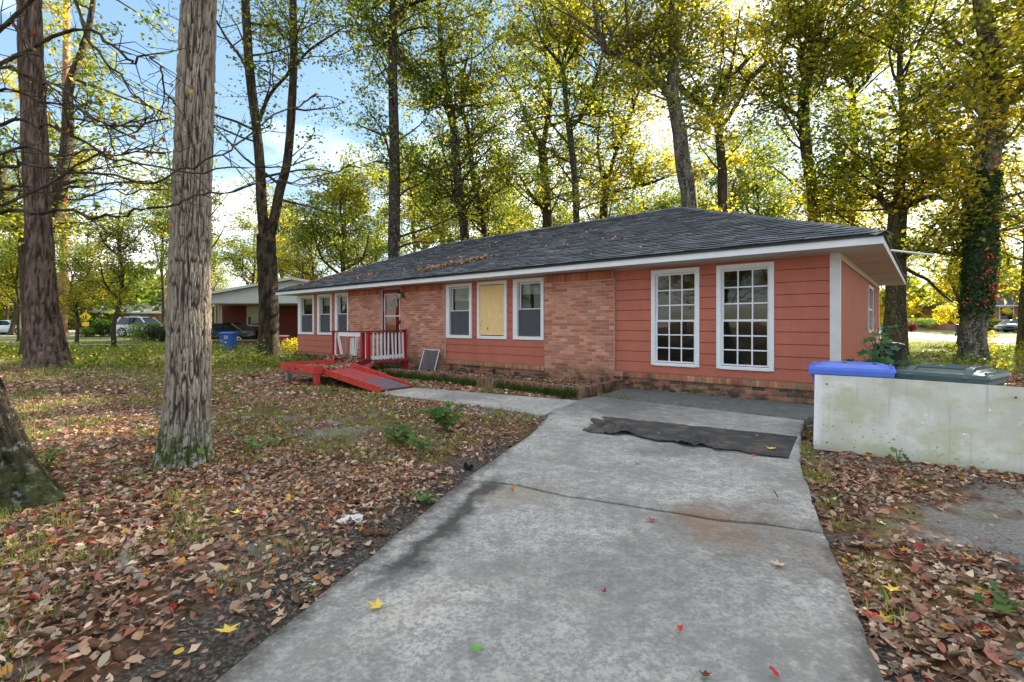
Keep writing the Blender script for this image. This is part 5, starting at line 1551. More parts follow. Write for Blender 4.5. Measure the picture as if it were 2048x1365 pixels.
tree('shade_tree', 'big mossy forked tree with a snaking side limb above the roof peak', [
    px_limb([(1386, 700), (1380, 420), (1368, 340), (1358, 260), (1347, 200), (1346, 150), (1348, 90), (1347, 0), (1346, -160)], 19.5, [34, 31, 30, 28, 26, 22, 20, 19, 10]),
    px_limb([(1352, 235), (1338, 190), (1315, 160), (1277, 124), (1240, 110), (1210, 98), (1196, 60), (1190, 0), (1186, -80)], 19.5, [17, 16, 15, 14, 13, 12, 11, 9, 6]),
    px_limb([(1346, 140), (1332, 120), (1326, 112)], 19.5, [9, 8, 6])], 'bark_lichen', GB, LF(zmin=6.5, nb=62, blen=3.2, per=42, wts=(3, 3, 3.2, 0.8)), seed=37, sides=24, ridge=0.02)
tree('shade_tree', 'tree with a wide open fork of three bare limbs right of the roof peak', [
    px_limb([(1450, 700), (1446, 410), (1444, 330), (1436, 255)], 22, [22, 20, 17, 15]),
    px_limb([(1438, 260), (1415, 220), (1385, 195), (1362, 180), (1350, 150)], 22, [13, 12, 12, 8, 4]),
    px_limb([(1430, 245), (1428, 210), (1450, 160), (1470, 145), (1500, 115), (1530, 90), (1560, 60)], 22, [9, 9, 9, 8, 7, 6, 4]),
    px_limb([(1440, 240), (1448, 190), (1462, 140), (1470, 90), (1480, 20)], 22, [8, 7, 6, 5, 3]),
    px_limb([(1440, 258), (1470, 215), (1500, 160), (1528, 132), (1565, 95), (1580, 50), (1560, 10)], 22, [9, 9, 9, 10, 8, 6, 4]),
    px_limb([(1528, 134), (1560, 165), (1580, 200)], 22, [7, 6, 4])], 'bark_dark', GB, LF(zmin=5.0, nb=60, blen=2.6, per=36, wts=(3, 3, 3.2, 0.4)), seed=38)
tree('shade_tree', 'leaning olive-mossed trunk bending up and right behind the roof slope', [
    px_limb([(1634, 700), (1628, 420), (1616, 330), (1608, 250), (1609, 180), (1626, 110), (1640, 50), (1652, -10), (1668, -150)], 21, [24, 22, 20, 20, 19, 17, 15, 13, 7]),
    px_limb([(1610, 235), (1590, 228), (1572, 215), (1566, 205)], 21, [11, 9, 8, 5]), px_limb([(1612, 170), (1600, 110), (1622, 60), (1600, 30), (1570, 10)], 21, [10, 10, 9, 7, 5]),
    px_limb([(1626, 110), (1650, 80), (1672, 60)], 21, [8, 6, 4])], 'bark_mossy', GB, LF(zmin=4.5, nb=66, blen=3.0, per=38, wts=(4, 3, 2.6, 0.4)), seed=39)
tree('shade_tree', 'slim straight trunk right of the leaning mossy trunk', [
    px_limb([(1705, 700), (1705, 450), (1709, 330), (1706, 200), (1700, 160)], 23, [17, 15, 14, 12, 8]),
    px_limb([(1706, 190), (1740, 150), (1748, 90), (1765, 60)], 23, [8, 7, 6, 4]), px_limb([(1705, 185), (1690, 150), (1684, 120)], 23, [6, 5, 3])], 'bark_mossy', GB, LF(zmin=4.0, nb=64, blen=3.0, per=38, wts=(4, 3, 2.6, 0.4)), seed=40)
tree('shade_tree', 'stout dark trunk standing just past the house corner', [
    px_limb([(1788, 724), (1788, 690), (1791, 620), (1792, 540), (1793, 470), (1796, 420)], 18.5, [48, 42, 36, 34, 32, 30]),
    px_limb([(1792, 440), (1775, 415), (1762, 395), (1760, 360), (1740, 330)], 18.5, [14, 12, 10, 7, 4]),
    px_limb([(1796, 425), (1802, 340), (1808, 240), (1800, 140), (1806, 20), (1810, -140)], 18.5, [20, 17, 14, 11, 9, 5]),
    px_limb([(1798, 430), (1830, 400), (1870, 395), (1910, 402)], 18.5, [13, 11, 9, 6]),
    px_limb([(1800, 340), (1775, 325), (1762, 310)], 18.5, [8, 6, 4]),
    px_limb([(1798, 510), (1850, 500), (1900, 508), (1930, 508)], 18.5, [12, 11, 9, 7]),
    px_limb([(1800, 530), (1830, 548), (1855, 560), (1880, 585), (1905, 605)], 18.5, [7, 7, 6, 5, 3])], 'bark_mossy', GB, LF(zmin=3.6, nb=96, blen=3.0, per=40, lsize=0.15, wts=(4, 3, 2.6, 0.4)), seed=41, sides=22)

tree('shade_tree', 'dark trunk cut by the right edge of the frame beyond the ivy', [px_limb([(2052, 712), (2054, 640), (2062, 500), (2070, 300), (2064, 80), (2060, -120)], 23, [30, 26, 24, 22, 18, 10])], 'bark_mossy', GB,
     LF(zmin=4.2, nb=80, blen=3.6, per=44, lsize=0.15, wts=(3, 3, 4, 0.5)), seed=52, sides=16)
# --- ivy-clad tree at the right
Yi = 16.6
iv_l = [px_limb([(1944, 730), (1945, 700), (1948, 655), (1955, 590), (1960, 520), (1962, 420), (1968, 340), (1982, 270), (1988, 200), (1984, 120), (1970, 50), (1962, -20), (1958, -180)], Yi, [56, 46, 41, 42, 44, 43, 42, 44, 36, 31, 29, 28, 18], m=9)]
iv_l += [px_limb([(1985, 230), (2015, 200), (2050, 170), (2090, 120)], Yi, [14, 12, 10, 6]), px_limb([(1984, 150), (1950, 110), (1920, 90), (1890, 60)], Yi, [11, 9, 7, 4]),
         px_limb([(1966, 400), (2000, 420), (2040, 440)], Yi, [10, 8, 5])]
ivt = tree('ivy_clad_tree', 'leaning pale-barked tree wrapped in dark ivy and red creeper near the street', iv_l, 'bark_lichen', None,
           LF(zmin=4.0, nb=70, blen=3.0, per=44, lsize=0.16, wts=(3, 3, 4.4, 0.5), spread=0.36), seed=50, sides=30, ridge=0.02)
def ivy():
    g_ = np.random.default_rng(8); path, rad = iv_l[0]; off = np.array(path[0])
    n = 9000
    z = np.array([p[2] for p in path])
    zz = g_.uniform(1.35, 9.5, n); zz = np.where(g_.random(n) < 0.75, g_.uniform(1.5, 6.4, n), zz)
    k = np.clip(np.searchsorted(z, zz), 1, len(z) - 1); f_ = (zz - z[k - 1]) / (z[k] - z[k - 1])
    c = path[k - 1] + (path[k] - path[k - 1]) * f_[:, None]; r = rad[k - 1] + (rad[k] - rad[k - 1]) * f_
    a = g_.uniform(0, 2 * np.pi, n)
    keep = (fbm(np.stack([np.cos(a) * 2, np.sin(a) * 2, zz * 0.9], -1), 3) > -0.25 - 0.3 * (zz < 6)) & ((zz > 1.7) | (g_.random(n) < 0.35)) & ((zz < 6.4) | (g_.random(n) < 0.4))
    o_ = np.stack([np.cos(a), np.sin(a), 0 * a], -1)
    P = c + o_ * (r + 0.02 + 0.10 * g_.random(n))[:, None]
    P, o_, zz = P[keep], o_[keep], zz[keep]; n = len(P)
    col = np.array([S(48, 78, 42)[:3], S(62, 94, 50)[:3], S(42, 68, 40)[:3], S(78, 106, 56)[:3]])[g_.integers(0, 4, n)]
    V, F, C = leaves(P - off, g_.uniform(0.07, 0.12, n), col, rg=g_, nrm=o_ + np.array([0, 0, 0.35]))
    obj('ivy', npmesh('ivy', V, F, M['leaf'], C), ivt)
    P, O = [], []
    for (px, py) in ((1948, 545), (1975, 548), (1940, 560), (1985, 572), (1958, 575), (1936, 578), (1965, 590), (1945, 606), (1930, 610), (1978, 604), (1952, 520), (1966, 330), (1970, 440)):
        zc = CAM_H + (HY - py) / FPX * Yi; k = min(np.searchsorted(z, zc), len(z) - 1)
        for _ in range(16):
            q = np.array(at(px, py, Yi)) + g_.normal(size=3) * np.array([0.10, 0.05, 0.10]); q[1] = path[k][1] - math.sqrt(max(0.0, rad[k] ** 2 - (q[0] - path[k][0]) ** 2)) - 0.12 - 0.05 * g_.random()
            P.append(q); O.append((0.0, -1.0, 0.3))
    P = np.array(P); n = len(P)
    col = np.array([S(212, 108, 84)[:3], S(198, 88, 68)[:3], S(220, 134, 96)[:3]])[g_.integers(0, 3, n)]
    V, F, C = leaves(P - off, g_.uniform(0.07, 0.11, n), col, rg=g_, nrm=np.array(O)); o = obj('red_creeper', npmesh('red_creeper', V, F, M['leaf'], C), ivt); o['kind'] = 'stuff'
    P = np.array([np.array(at(1966 + g_.normal() * 3, 680 + g_.normal() * 18, Yi)) + np.array([0, -0.28, 0]) + g_.normal(size=3) * 0.05 for _ in range(120)])
    col = YELLOW[g_.integers(0, 4, len(P))]
    V, F, C = leaves(P - off, g_.uniform(0.07, 0.1, len(P)), col, rg=g_); o = obj('yellow_creeper', npmesh('yellow_creeper', V, F, M['leaf'], C), ivt); o['kind'] = 'stuff'
ivy()
# ------------------------------------------------------------------ leaf litter, grass, weeds
def in_poly(x, y, poly):
    poly = np.array(poly); c = np.zeros(x.shape, bool); n = len(poly)
    for i in range(n):
        x0, y0 = poly[i]; x1, y1 = poly[(i + 1) % n]
        m = ((y0 > y) != (y1 > y)) & (x < (x1 - x0) * (y - y0) / (y1 - y0 + 1e-12) + x0)
        c ^= m
    return c
DRIVE = [(-2.9, -5.0), (-0.2, -5.0), (0.5, -0.1), (1.35, 1.79), (1.91, 3.0), (2.70, 4.64), (3.2, 5.45), (3.88, 6.52), (4.86, 7.55), (2.28, 9.72), (1.17, 8.34), (0.56, 7.11), (0.23, 5.72), (-0.39, 4.05), (-1.06, 1.79), (-1.8, -0.6)]
WALK = [(0.42, 7.02), (1.14, 8.30), (-2.05, 10.06), (-2.52, 9.24)]
hp2 = lambda t, s_: tuple(house_pt(t, s_)[:2])
HOUSEP = [hp2(-0.02, -0.05), hp2(17.2, -0.05), hp2(17.2, 8.2), hp2(-0.02, 8.2)]
PLANT_P = [hp2(3.6, -1.62), hp2(9.3, -1.62), hp2(9.3, 0), hp2(3.6, 0)]
RAMP_P = [hp2(6.9, -3.6), hp2(6.9, -2.7), hp2(8.95, -2.7), hp2(8.95, -3.6)]
DECK_P = [hp2(8.9, -3.8), hp2(8.9, -2.6), hp2(10.4, -1.2), hp2(10.4, 0), hp2(12.4, 0), hp2(12.4, -1.6), hp2(10.4, -2.5), hp2(10.4, -3.8)]
def sample(n, y0, y1, g_, margin=1.6):
    """points over the ground in front of the camera (a little wider than the view)"""
    Y = np.sqrt(g_.uniform(y0 * y0, y1 * y1, n)); X = g_.uniform(-1, 1, n) * (1.06 * Y + margin)
    return X, Y
def free(X, Y, slabs=True):
    m = ~in_poly(X, Y, HOUSEP) & ~in_poly(X, Y, PLANT_P) & ~in_poly(X, Y, RAMP_P)
    if slabs: m &= ~in_poly(X, Y, DRIVE) & ~in_poly(X, Y, WALK)
    return m
def litter_density(X, Y):
    p = np.stack([X, Y, 0 * X], -1)
    d = 0.62 + 0.55 * fbm(p * 0.55 + 4, 3) + 0.5 * fbm(p * 1.9 + 9, 3)
    dl = (X - LE0[0]) * LN[0] + (Y - LE0[1]) * LN[1]
    left = (X < 1.0) & (Y < 6.6)
    wob = 0.35 * fbm(p * 1.2 + 2, 3)
    d = np.where(left, d * np.clip((dl + wob - 0.05) / 0.55, 0.05, 1.15), d)
    for cx_, cy_, r in ((-1.62, 5.35, 0.42), (-2.15, 5.9, 0.5), (-1.1, 6.0, 0.3), (-0.62, 4.75, 0.3), (3.05, 3.05, 0.6), (3.8, 3.3, 0.6), (-2.0, 6.6, 0.5)):
        d -= 0.85 * np.exp(-((X - cx_) ** 2 + ((Y - cy_)) ** 2) / r ** 2) * (0.8 + fbm(p * 3, 2))
    w = np.stack([X - HX, Y - HYY], -1); t_ = w @ HA; s_ = w @ HB
    d = np.where((s_ > -2.6) & (s_ < -1.55) & (t_ > 3.3) & (t_ < 7.6), d + 0.6, d)
    d = np.where((X > 1.5) & (Y < 6), d + 0.25, d)
    d = np.where(Y > 10, d * np.clip(1.25 - (Y - 10) / 14, 0.12, 1), d)
    d = np.where((X > 4) & (Y > 9), d * 0.55, d)
    return np.clip(d, 0, 1)
rows = np.array([0, 0.2, 0.48, 0.78, 1.0])
def leaf_t(hw, curl, cup, twist=0.0):
    V = []
    for y, w in zip(rows, hw):
        zc = curl * (y - 0.5) ** 2 * 4 * 0.25
        for sx in (-1, 0, 1): V.append((sx * w, y - 0.5, zc + cup * abs(sx) * w * 2 + twist * sx * w * (y - 0.5)))
    F = [(r * 3 + c, r * 3 + c + 1, r * 3 + c + 4, r * 3 + c + 3) for r in range(4) for c in range(2)]
    return np.array(V), np.array(F)
T_OVAL = [leaf_t([0.03, 0.2, 0.26, 0.17, 0.01], 0.3, 0.22), leaf_t([0.02, 0.24, 0.3, 0.2, 0.02], 0.7, -0.25, 0.5), leaf_t([0.03, 0.16, 0.2, 0.15, 0.01], -0.3, 0.5, -0.7), leaf_t([0.05, 0.3, 0.34, 0.26, 0.02], 0.15, 0.1, 0.4), leaf_t([0.02, 0.13, 0.34, 0.12, 0.01], 0.6, 0.5, 0.8)]
def lobed(n, r0, r1, sharp=1.0, stem=True):
    """flat lobed leaf as a fan of quads"""
    pts = []
    for k in range(2 * n):
        a = math.pi * 2 * k / (2 * n) + math.pi / 2
        r = r1 if k % 2 == 0 else r0
        if k == n: r *= 0.55
        pts.append((r * math.cos(a), r * math.sin(a), 0.06 if k % 2 == 0 else -0.03))
    V = [(0, 0, 0)] + pts
    F = [(0, 1 + (2 * k - 1) % (2 * n), 1 + 2 * k, 1 + (2 * k + 1) % (2 * n)) for k in range(n)]
    return np.array(V), np.array(F)
T_STAR = lobed(5, 0.27, 0.54)
BROWNS = np.array([S(136, 100, 80)[:3], S(162, 128, 104)[:3], S(116, 84, 68)[:3], S(180, 150, 124)[:3], S(146, 90, 70)[:3], S(194, 170, 144)[:3], S(134, 112, 94)[:3], S(104, 78, 66)[:3], S(152, 112, 86)[:3], S(168, 134, 106)[:3], S(148, 134, 116)[:3]])
BRIGHT = np.array([S(176, 46, 40)[:3], S(214, 170, 70)[:3], S(196, 112, 50)[:3], S(150, 44, 38)[:3], S(206, 140, 66)[:3]])
def litter_cols(n, g_, bright=0.045):
    c = BROWNS[g_.integers(0, len(BROWNS), n)] * g_.uniform(0.85, 1.5, (n, 1))
    b = g_.random(n) < bright
    c[b] = BRIGHT[g_.integers(0, len(BRIGHT), b.sum())]
    return c
def litter_field(name, label, X, Y, Z, size, g_, tmpl, up=0.9, bright=0.045, mat='dry_leaf', parent=None):
    parts = []
    idx = g_.integers(0, len(tmpl), len(X)); cols = litter_cols(len(X), g_, bright)
    n0 = 0
    for k, t in enumerate(tmpl):
        m = idx == k
        if not m.any(): continue
        V, F, C = leaves(np.stack([X[m], Y[m], Z[m]], -1), size[m], cols[m], up, g_, t)
        parts.append((V, F + n0, C)); n0 += len(V)
    o = obj(name, npmesh(name, np.concatenate([q[0] for q in parts]), np.concatenate([q[1] for q in parts]), M[mat], np.concatenate([q[2] for q in parts])), parent)
    o['kind'] = 'stuff'
    if label: tag(o, label, 'leaves')
    return o
g6 = np.random.default_rng(77)
def scatter():
    Xs, Ys, Ss = [], [], []
    for (y0, y1, n, sz) in ((1.5, 4.5, 40000, 0.046), (4.5, 9.0, 70000, 0.052), (9.0, 16.0, 66000, 0.08), (16.0, 30.0, 42000, 0.12)):
        X, Y = sample(n, y0, y1, g6)
        m = free(X, Y) & (g6.random(n) < litter_density(X, Y)); X, Y = X[m], Y[m]
        Xs.append(X); Ys.append(Y); Ss.append(sz * g6.uniform(0.5, 1.45, len(X)))
    X, Y, s_ = map(np.concatenate, (Xs, Ys, Ss))
    Z = ground_z(X, Y) + g6.uniform(0.004, 0.028, len(X))
    litter_field('leaf_litter', 'thick carpet of dry brown fallen leaves over the yard', X, Y, Z, s_, g6, T_OVAL + [T_STAR])
    # crumbs: broken bits, stalks and needles between the leaves
    X, Y = sample(60000, 1.5, 8.5, g6); m = free(X, Y) & (g6.random(len(X)) < 0.25 + litter_density(X, Y)); X, Y = X[m], Y[m]
    litter_field('leaf_crumbs', 'broken leaf crumbs and stalks between the fallen leaves', X, Y, ground_z(X, Y) + g6.uniform(0.001, 0.014, len(X)), 0.022 * g6.uniform(0.4, 1.5, len(X)), g6, [leaf_t([0.06, 0.1, 0.08, 0.1, 0.02], 0.2, 0.2), leaf_t([0.2, 0.3, 0.36, 0.2, 0.1], 0.5, 0.3, 0.5), leaf_t([0.02, 0.03, 0.03, 0.03, 0.01], 0.4, 0.0)], 0.9, 0.0)
    # a thin strew on the concrete, denser by the edges
    n = 900; X, Y = sample(n, 1.8, 9.5, g6)
    dl = (X - LE0[0]) * LN[0] + (Y - LE0[1]) * LN[1]; dr = (X - RE0[0]) * RN[0] + (Y - RE0[1]) * RN[1]
    m = (in_poly(X, Y, DRIVE) | in_poly(X, Y, WALK)) & (g6.random(n) < np.exp(np.maximum(dl, dr) / 0.09) * 0.9 + 0.03); X, Y = X[m], Y[m]
    litter_field('leaf_strew', 'few dry leaves scattered along the concrete edges', X, Y, np.full(len(X), 0.05), 0.05 * g6.uniform(0.4, 1.2, len(X)), g6, T_OVAL, 2.0)
scatter()
def piles():
    # on the roof: a drift of leaves lying on the shingles, and strays
    P = []
    def roof_pt(t_, v): return house_pt(t_, y_f + v * math.cos(slope), ZE + 0.035 + v * math.sin(slope))
    for _ in range(900):
        u = g6.random(); v = 0.66 + 0.75 * u + g6.normal() * 0.10; t_ = 9.9 - 1.9 * u + g6.normal() * 0.12
        P.append(roof_pt(t_, v) + Vector((0, 0, max(0, 0.07 * (1 - abs(g6.normal()))) * g6.random())))
    for _ in range(160):
        P.append(roof_pt(12.9 + g6.normal() * 0.3, 0.6 + abs(g6.normal()) * 0.18))
    for _ in range(420):
        u = g6.random(); P.append(roof_pt(17.0 - 1.9 * u + g6.normal() * 0.15, 0.25 + 1.9 * u * 0.9 + g6.normal() * 0.08))
    for _ in range(200):
        v = g6.uniform(0.1, 4.0); P.append(roof_pt(g6.uniform(2 + v, 16 - v), v))
    P = np.array([tuple(p) for p in P])
    litter_field('roof_leaves', 'drift of dry brown leaves lying on the dark roof', P[:, 0], P[:, 1], P[:, 2], 0.085 * g6.uniform(0.5, 1.3, len(P)), g6, T_OVAL, 0.7, 0.02)
    P = []
    for _ in range(900):
        t_, s_ = 11.3 + g6.normal() * 0.45, -1.62 + g6.normal() * 0.16; P.append((t_, s_, DK + 0.015 + 0.16 * g6.random() * math.exp(-((t_ - 11.3) / 0.5) ** 2)))
    for _ in range(700): P.append((10.2 - g6.random() * 1.1 + 0.2 * g6.normal(), -3.2 + g6.normal() * 0.3, DK + 0.012 + 0.03 * g6.random()))
    for _ in range(400): P.append((g6.uniform(10.5, 12.2), g6.uniform(-2.0, -0.2), DK + 0.012 + 0.02 * g6.random()))
    P = np.array([tuple(house_pt(*q)) for q in P]); m = in_poly(P[:, 0], P[:, 1], DECK_P); P = P[m]
    litter_field('porch_leaves', 'dry leaves heaped on the red porch deck', P[:, 0], P[:, 1], P[:, 2], 0.075 * g6.uniform(0.5, 1.3, len(P)), g6, T_OVAL, 0.6, 0.02)
    n = 2600; t_ = g6.uniform(3.75, 9.2, n); s_ = g6.uniform(-1.47, -0.12, n); P = np.array([tuple(house_pt(a, b, 0.07 + 0.03 * g6.random())) for a, b in zip(t_, s_)])
    litter_field('planter_leaves', 'dark wet leaves filling the planter bed', P[:, 0], P[:, 1], P[:, 2], 0.07 * g6.uniform(0.5, 1.3, n), g6, T_OVAL, 0.8, 0.01)
piles()

# grass: thin tufts on the lawn, thicker far back
BLADE = (np.array([[-0.05, 0, 0], [0.05, 0, 0], [0.035, 0.1, 0.55], [-0.035, 0.1, 0.55], [0.0, 0.38, 0.98], [-0.008, 0.38, 0.98]]), np.array([[0, 1, 2, 3], [3, 2, 4, 5]]))
def blades(P, h, col, g_):
    n = len(P); T, TF = BLADE
    a = g_.uniform(0, 2 * np.pi, n); lean = g_.uniform(0.3, 1.5, n)
    ca, sa = np.cos(a)[:, None], np.sin(a)[:, None]
    x = T[None, :, 0] * 1.0; y = T[None, :, 1] * lean[:, None]; z = np.repeat(T[None, :, 2], n, 0) * (1.15 - 0.25 * lean[:, None])
    V = np.stack([P[:, 0:1] + h[:, None] * (x * ca - y * sa), P[:, 1:2] + h[:, None] * (x * sa + y * ca), P[:, 2:3] + h[:, None] * z], -1)
    F = (np.arange(n)[:, None, None] * len(T) + TF[None]).reshape(-1, 4)
    return V.reshape(-1, 3), F, np.repeat(col, len(T), 0)
GRASS = np.array([S(120, 136, 62)[:3], S(98, 118, 50)[:3], S(146, 148, 78)[:3], S(168, 160, 100)[:3], S(110, 130, 56)[:3]])
def grass():
    PP, HH, CC = [], [], []
    for (y0, y1, n, h, per) in ((1.5, 6.0, 7500, 0.048, 9), (6.0, 12.0, 9500, 0.07, 7), (12.0, 32.0, 15000, 0.16, 5)):
        X, Y = sample(n, y0, y1, g6)
        p = np.stack([X, Y, 0 * X], -1)
        k = fbm(p * 0.8 + 11, 3) + 0.5 * fbm(p * 2.4 + 5, 2)
        dl = (X - LE0[0]) * LN[0] + (Y - LE0[1]) * LN[1]
        bare = (Y < 6.4) & (X < 1) & (dl < 0.45)
        thr = np.where(Y > 12, -0.25, np.where(X > 1.2, 0.42, 0.02))
        m = free(X, Y) & ~in_poly(X, Y, DECK_P) & (k > thr) & ~(bare & (g6.random(n) < 0.93))
        X, Y = X[m], Y[m]
        for x, y in zip(X, Y):
            c = int(per * g6.uniform(0.5, 1.6)) + 1
            q = g6.normal(size=(c, 2)) * 0.03 * (1 + (y > 12) * 2)
            PP.append(np.stack([x + q[:, 0], y + q[:, 1], np.zeros(c)], -1)); HH.append(h * g6.uniform(0.5, 1.3, c)); CC.append(GRASS[g6.integers(0, 5, c)] * g6.uniform(0.8, 1.2))
    # tufts in the joint beside the house, along the right edge of the drive and at the board
    for a, b, n, h in (((1.93, 8.37), (3.0, 7.4), 26, 0.06), ((1.5, 8.74), (1.95, 8.4), 22, 0.08), ((2.05, 3.1), (2.7, 4.4), 16, 0.06), ((2.35, 3.9), (2.85, 4.7), 34, 0.05), ((1.62, 2.1), (1.95, 2.7), 7, 0.07), ((2.8, 4.75), (3.1, 5.2), 18, 0.06)):
        for _ in range(n):
            u = g6.random(); c = 7; q = g6.normal(size=(c, 2)) * 0.045
            x, y = a[0] + (b[0] - a[0]) * u, a[1] + (b[1] - a[1]) * u
            PP.append(np.stack([x + q[:, 0] + 0.02, y + q[:, 1], np.full(c, 0.03)], -1)); HH.append(h * g6.uniform(0.4, 1.2, c)); CC.append(GRASS[g6.integers(0, 5, c)])
    P = np.concatenate(PP); P[:, 2] = np.maximum(P[:, 2], ground_z(P[:, 0], P[:, 1])) ; h = np.concatenate(HH); c = np.concatenate(CC)
    V, F, C = blades(P, h, c, g6)
    o = obj('grass', npmesh('grass', V, F, M['grass_blade'], C)); tag(o, 'thin patchy grass growing up through the leaves', 'grass', kind='stuff')
    # moss and short fern along the planter bricks
    n = 5200; t_ = g6.uniform(3.7, 9.3, n); s_ = -1.615 - np.abs(g6.normal(size=n)) * 0.03; z_ = np.abs(g6.normal(size=n)) * 0.055
    keep = fbm(np.stack([t_ * 1.5, s_, z_], -1), 3) > -0.12; t_, s_, z_ = t_[keep], s_[keep], z_[keep]
    P = np.array([tuple(house_pt(a, b, c)) for a, b, c in zip(t_, s_, z_)])
    V, F, C = blades(P, g6.uniform(0.04, 0.10, len(P)), np.array([S(66, 92, 30)[:3], S(84, 108, 36)[:3], S(50, 74, 28)[:3]])[g6.integers(0, 3, len(P))], g6)
    o = obj('moss', npmesh('moss', V, F, M['grass_blade'], C)); tag(o, 'bright green moss and ferns on the planter bricks', 'moss', kind='stuff')
grass()

# knee-high weeds in a belt across the back of the lawn
def undergrowth():
    P, C, Sz = [], [], []
    for _ in range(520):
        Y = g6.uniform(13.5, 26); X = g6.uniform(-1.05 * Y, -0.36 * Y) if g6.random() < 0.82 else g6.uniform(0.86 * Y, 1.1 * Y)
        if X > -2.9 - (Y - 13) and X < 0: X = g6.uniform(-1.05 * Y, -0.55 * Y)
        if in_poly(np.array([X]), np.array([Y]), HOUSEP)[0]: continue
        if Y < 17 and abs(X + 14.1) < 1.2: continue
        k = fbm(np.array([[X * 0.35, Y * 0.35, 1.0]]), 2)[0]
        if k < -0.12: continue
        h = g6.uniform(0.12, 0.5) * (1.0 + 0.8 * k); m = g6.integers(16, 46)
        P.append(np.stack([X + g6.normal(size=m) * 0.22, Y + g6.normal(size=m) * 0.22, ground_z(X, Y) + np.abs(g6.normal(size=m)) * h * 0.6], -1))
        fam = GREEN if g6.random() < 0.68 else (OLIVE if g6.random() < 0.9 else YELLOW)
        C.append(fam[g6.integers(0, len(fam), m)] * g6.uniform(0.8, 1.25, (m, 1))); Sz.append(g6.uniform(0.05, 0.13, m))
    P, C, Sz = map(np.concatenate, (P, C, Sz))
    V, F, Cc = leaves(P, Sz, C, 0.2, g6)
    o = obj('undergrowth', npmesh('undergrowth', V, F, M['leaf'], Cc)); tag(o, 'belt of yellow-green weeds at the back of the lawn', 'weeds', kind='stuff')
undergrowth()

T_MAPLE = lobed(5, 0.37, 0.55)
def weed(name, label, px, py, h, spread, nst, nl, lsize, pal, cat='weed', tmpl=T_MAPLE, z=None, base=None):
    g_ = np.random.default_rng(int(px)); b = Vector(base) if base else gnd(px, py)
    b.z = float(ground_z(b.x, b.y)) if z is None else z
    e = empty(name, b); tag(e, label, cat)
    P, N, tubes = [], [], []
    for k in range(nst):
        a = g_.uniform(0, 2 * np.pi); r = spread * g_.uniform(0.3, 1.0); hh = h * g_.uniform(0.55, 1.0)
        q = np.array([[0, 0, 0], [r * 0.25 * math.cos(a), r * 0.25 * math.sin(a), hh * 0.5], [r * 0.62 * math.cos(a), r * 0.62 * math.sin(a), hh * 0.85], [r * math.cos(a), r * math.sin(a), hh]])
        stem_ = catmull(q, 3); tubes.append((stem_, np.linspace(0.005 + h * 0.004, 0.0025, 10), 5))
        for _ in range(nl):
            u = g_.uniform(0.3, 1.0) * 9; i = min(int(u), 8); p = stem_[i]
            aa = g_.uniform(0, 2 * np.pi); L = lsize * g_.uniform(0.5, 1.1)
            t2 = p + np.array([math.cos(aa), math.sin(aa), 0.15]) * L
            tubes.append((np.array([p, t2]), np.array([0.002, 0.0015]), 3)); P.append(t2); N.append((math.cos(aa) * 0.35, math.sin(aa) * 0.35, 1.0))
    V, F = join([limb_mesh(q, r, n_, 0.0) for q, r, n_ in tubes]); obj('stem', npmesh('stem', V, F, M['green_stem'], smooth=True), e)
    P = np.array(P); n = len(P); col = np.array(pal)[g_.integers(0, len(pal), n)] * g_.uniform(0.8, 1.2, (n, 1))
    V, F, C = leaves(P, lsize * g_.uniform(0.6, 1.25, n), col, rg=g_, templ=tmpl, nrm=np.array(N)); obj('foliage', npmesh('foliage', V, F, M['leaf'], C), e)
    return e
plain('green_stem', S(98, 108, 62), 0.7)
WG = [S(96, 136, 64)[:3], S(84, 124, 62)[:3], S(114, 148, 72)[:3], S(76, 114, 68)[:3]]
weed('broadleaf_weed', 'bushy green weed between the walk and the bare soil', 893, 862, 0.34, 0.36, 13, 9, 0.085, WG)
weed('broadleaf_weed', 'sprawling green weed left of the bushy one near the bare soil', 800, 888, 0.26, 0.32, 10, 8, 0.075, WG)
weed('broadleaf_weed', 'low weed nearer the driveway below the bushy weed', 842, 905, 0.14, 0.16, 5, 4, 0.07, WG)
weed('broadleaf_weed', 'leafy seedling at the foot of the furrowed grey trunk', 392, 925, 0.22, 0.2, 5, 5, 0.07, WG)
weed('broadleaf_weed', 'green weeds right of the furrowed trunk on bare soil', 512, 905, 0.16, 0.3, 7, 5, 0.06, WG)
weed('broadleaf_weed', 'pale green seedling by the dark leaning trunk', 96, 945, 0.2, 0.2, 6, 5, 0.07, [S(128, 140, 52)[:3], S(150, 150, 60)[:3], S(104, 126, 50)[:3]])
weed('broadleaf_weed', 'small green seedling growing against the white board', 1795, 930, 0.17, 0.09, 3, 3, 0.06, WG)
weed('broadleaf_weed', 'large-leafed green seedling at the right edge of the leaves', 2014, 1225, 0.08, 0.08, 4, 2, 0.08, WG)
weed('broadleaf_weed', 'tiny bright seedling in the dark soil by the driveway', 624, 1166, 0.03, 0.02, 3, 1, 0.022, [S(120, 190, 80)[:3]])
weed('grass_clump', 'broad-bladed green clump at the driveway edge', 852, 1000, 0.10, 0.12, 10, 3, 0.05, [S(130, 160, 100)[:3], S(110, 140, 80)[:3]], 'grass', LEAF_Q)
sb_ = at(1766, 760, 6.0)
weed('maple_sapling', 'blue-green lobed-leaf sapling growing between the bins and the house', 1778, 760, 1.36, 0.5, 13, 11, 0.12, [S(70, 110, 84)[:3], S(84, 124, 92)[:3], S(58, 96, 76)[:3], S(96, 130, 78)[:3]], 'sapling', base=(sb_.x, sb_.y, 0), z=0.0)

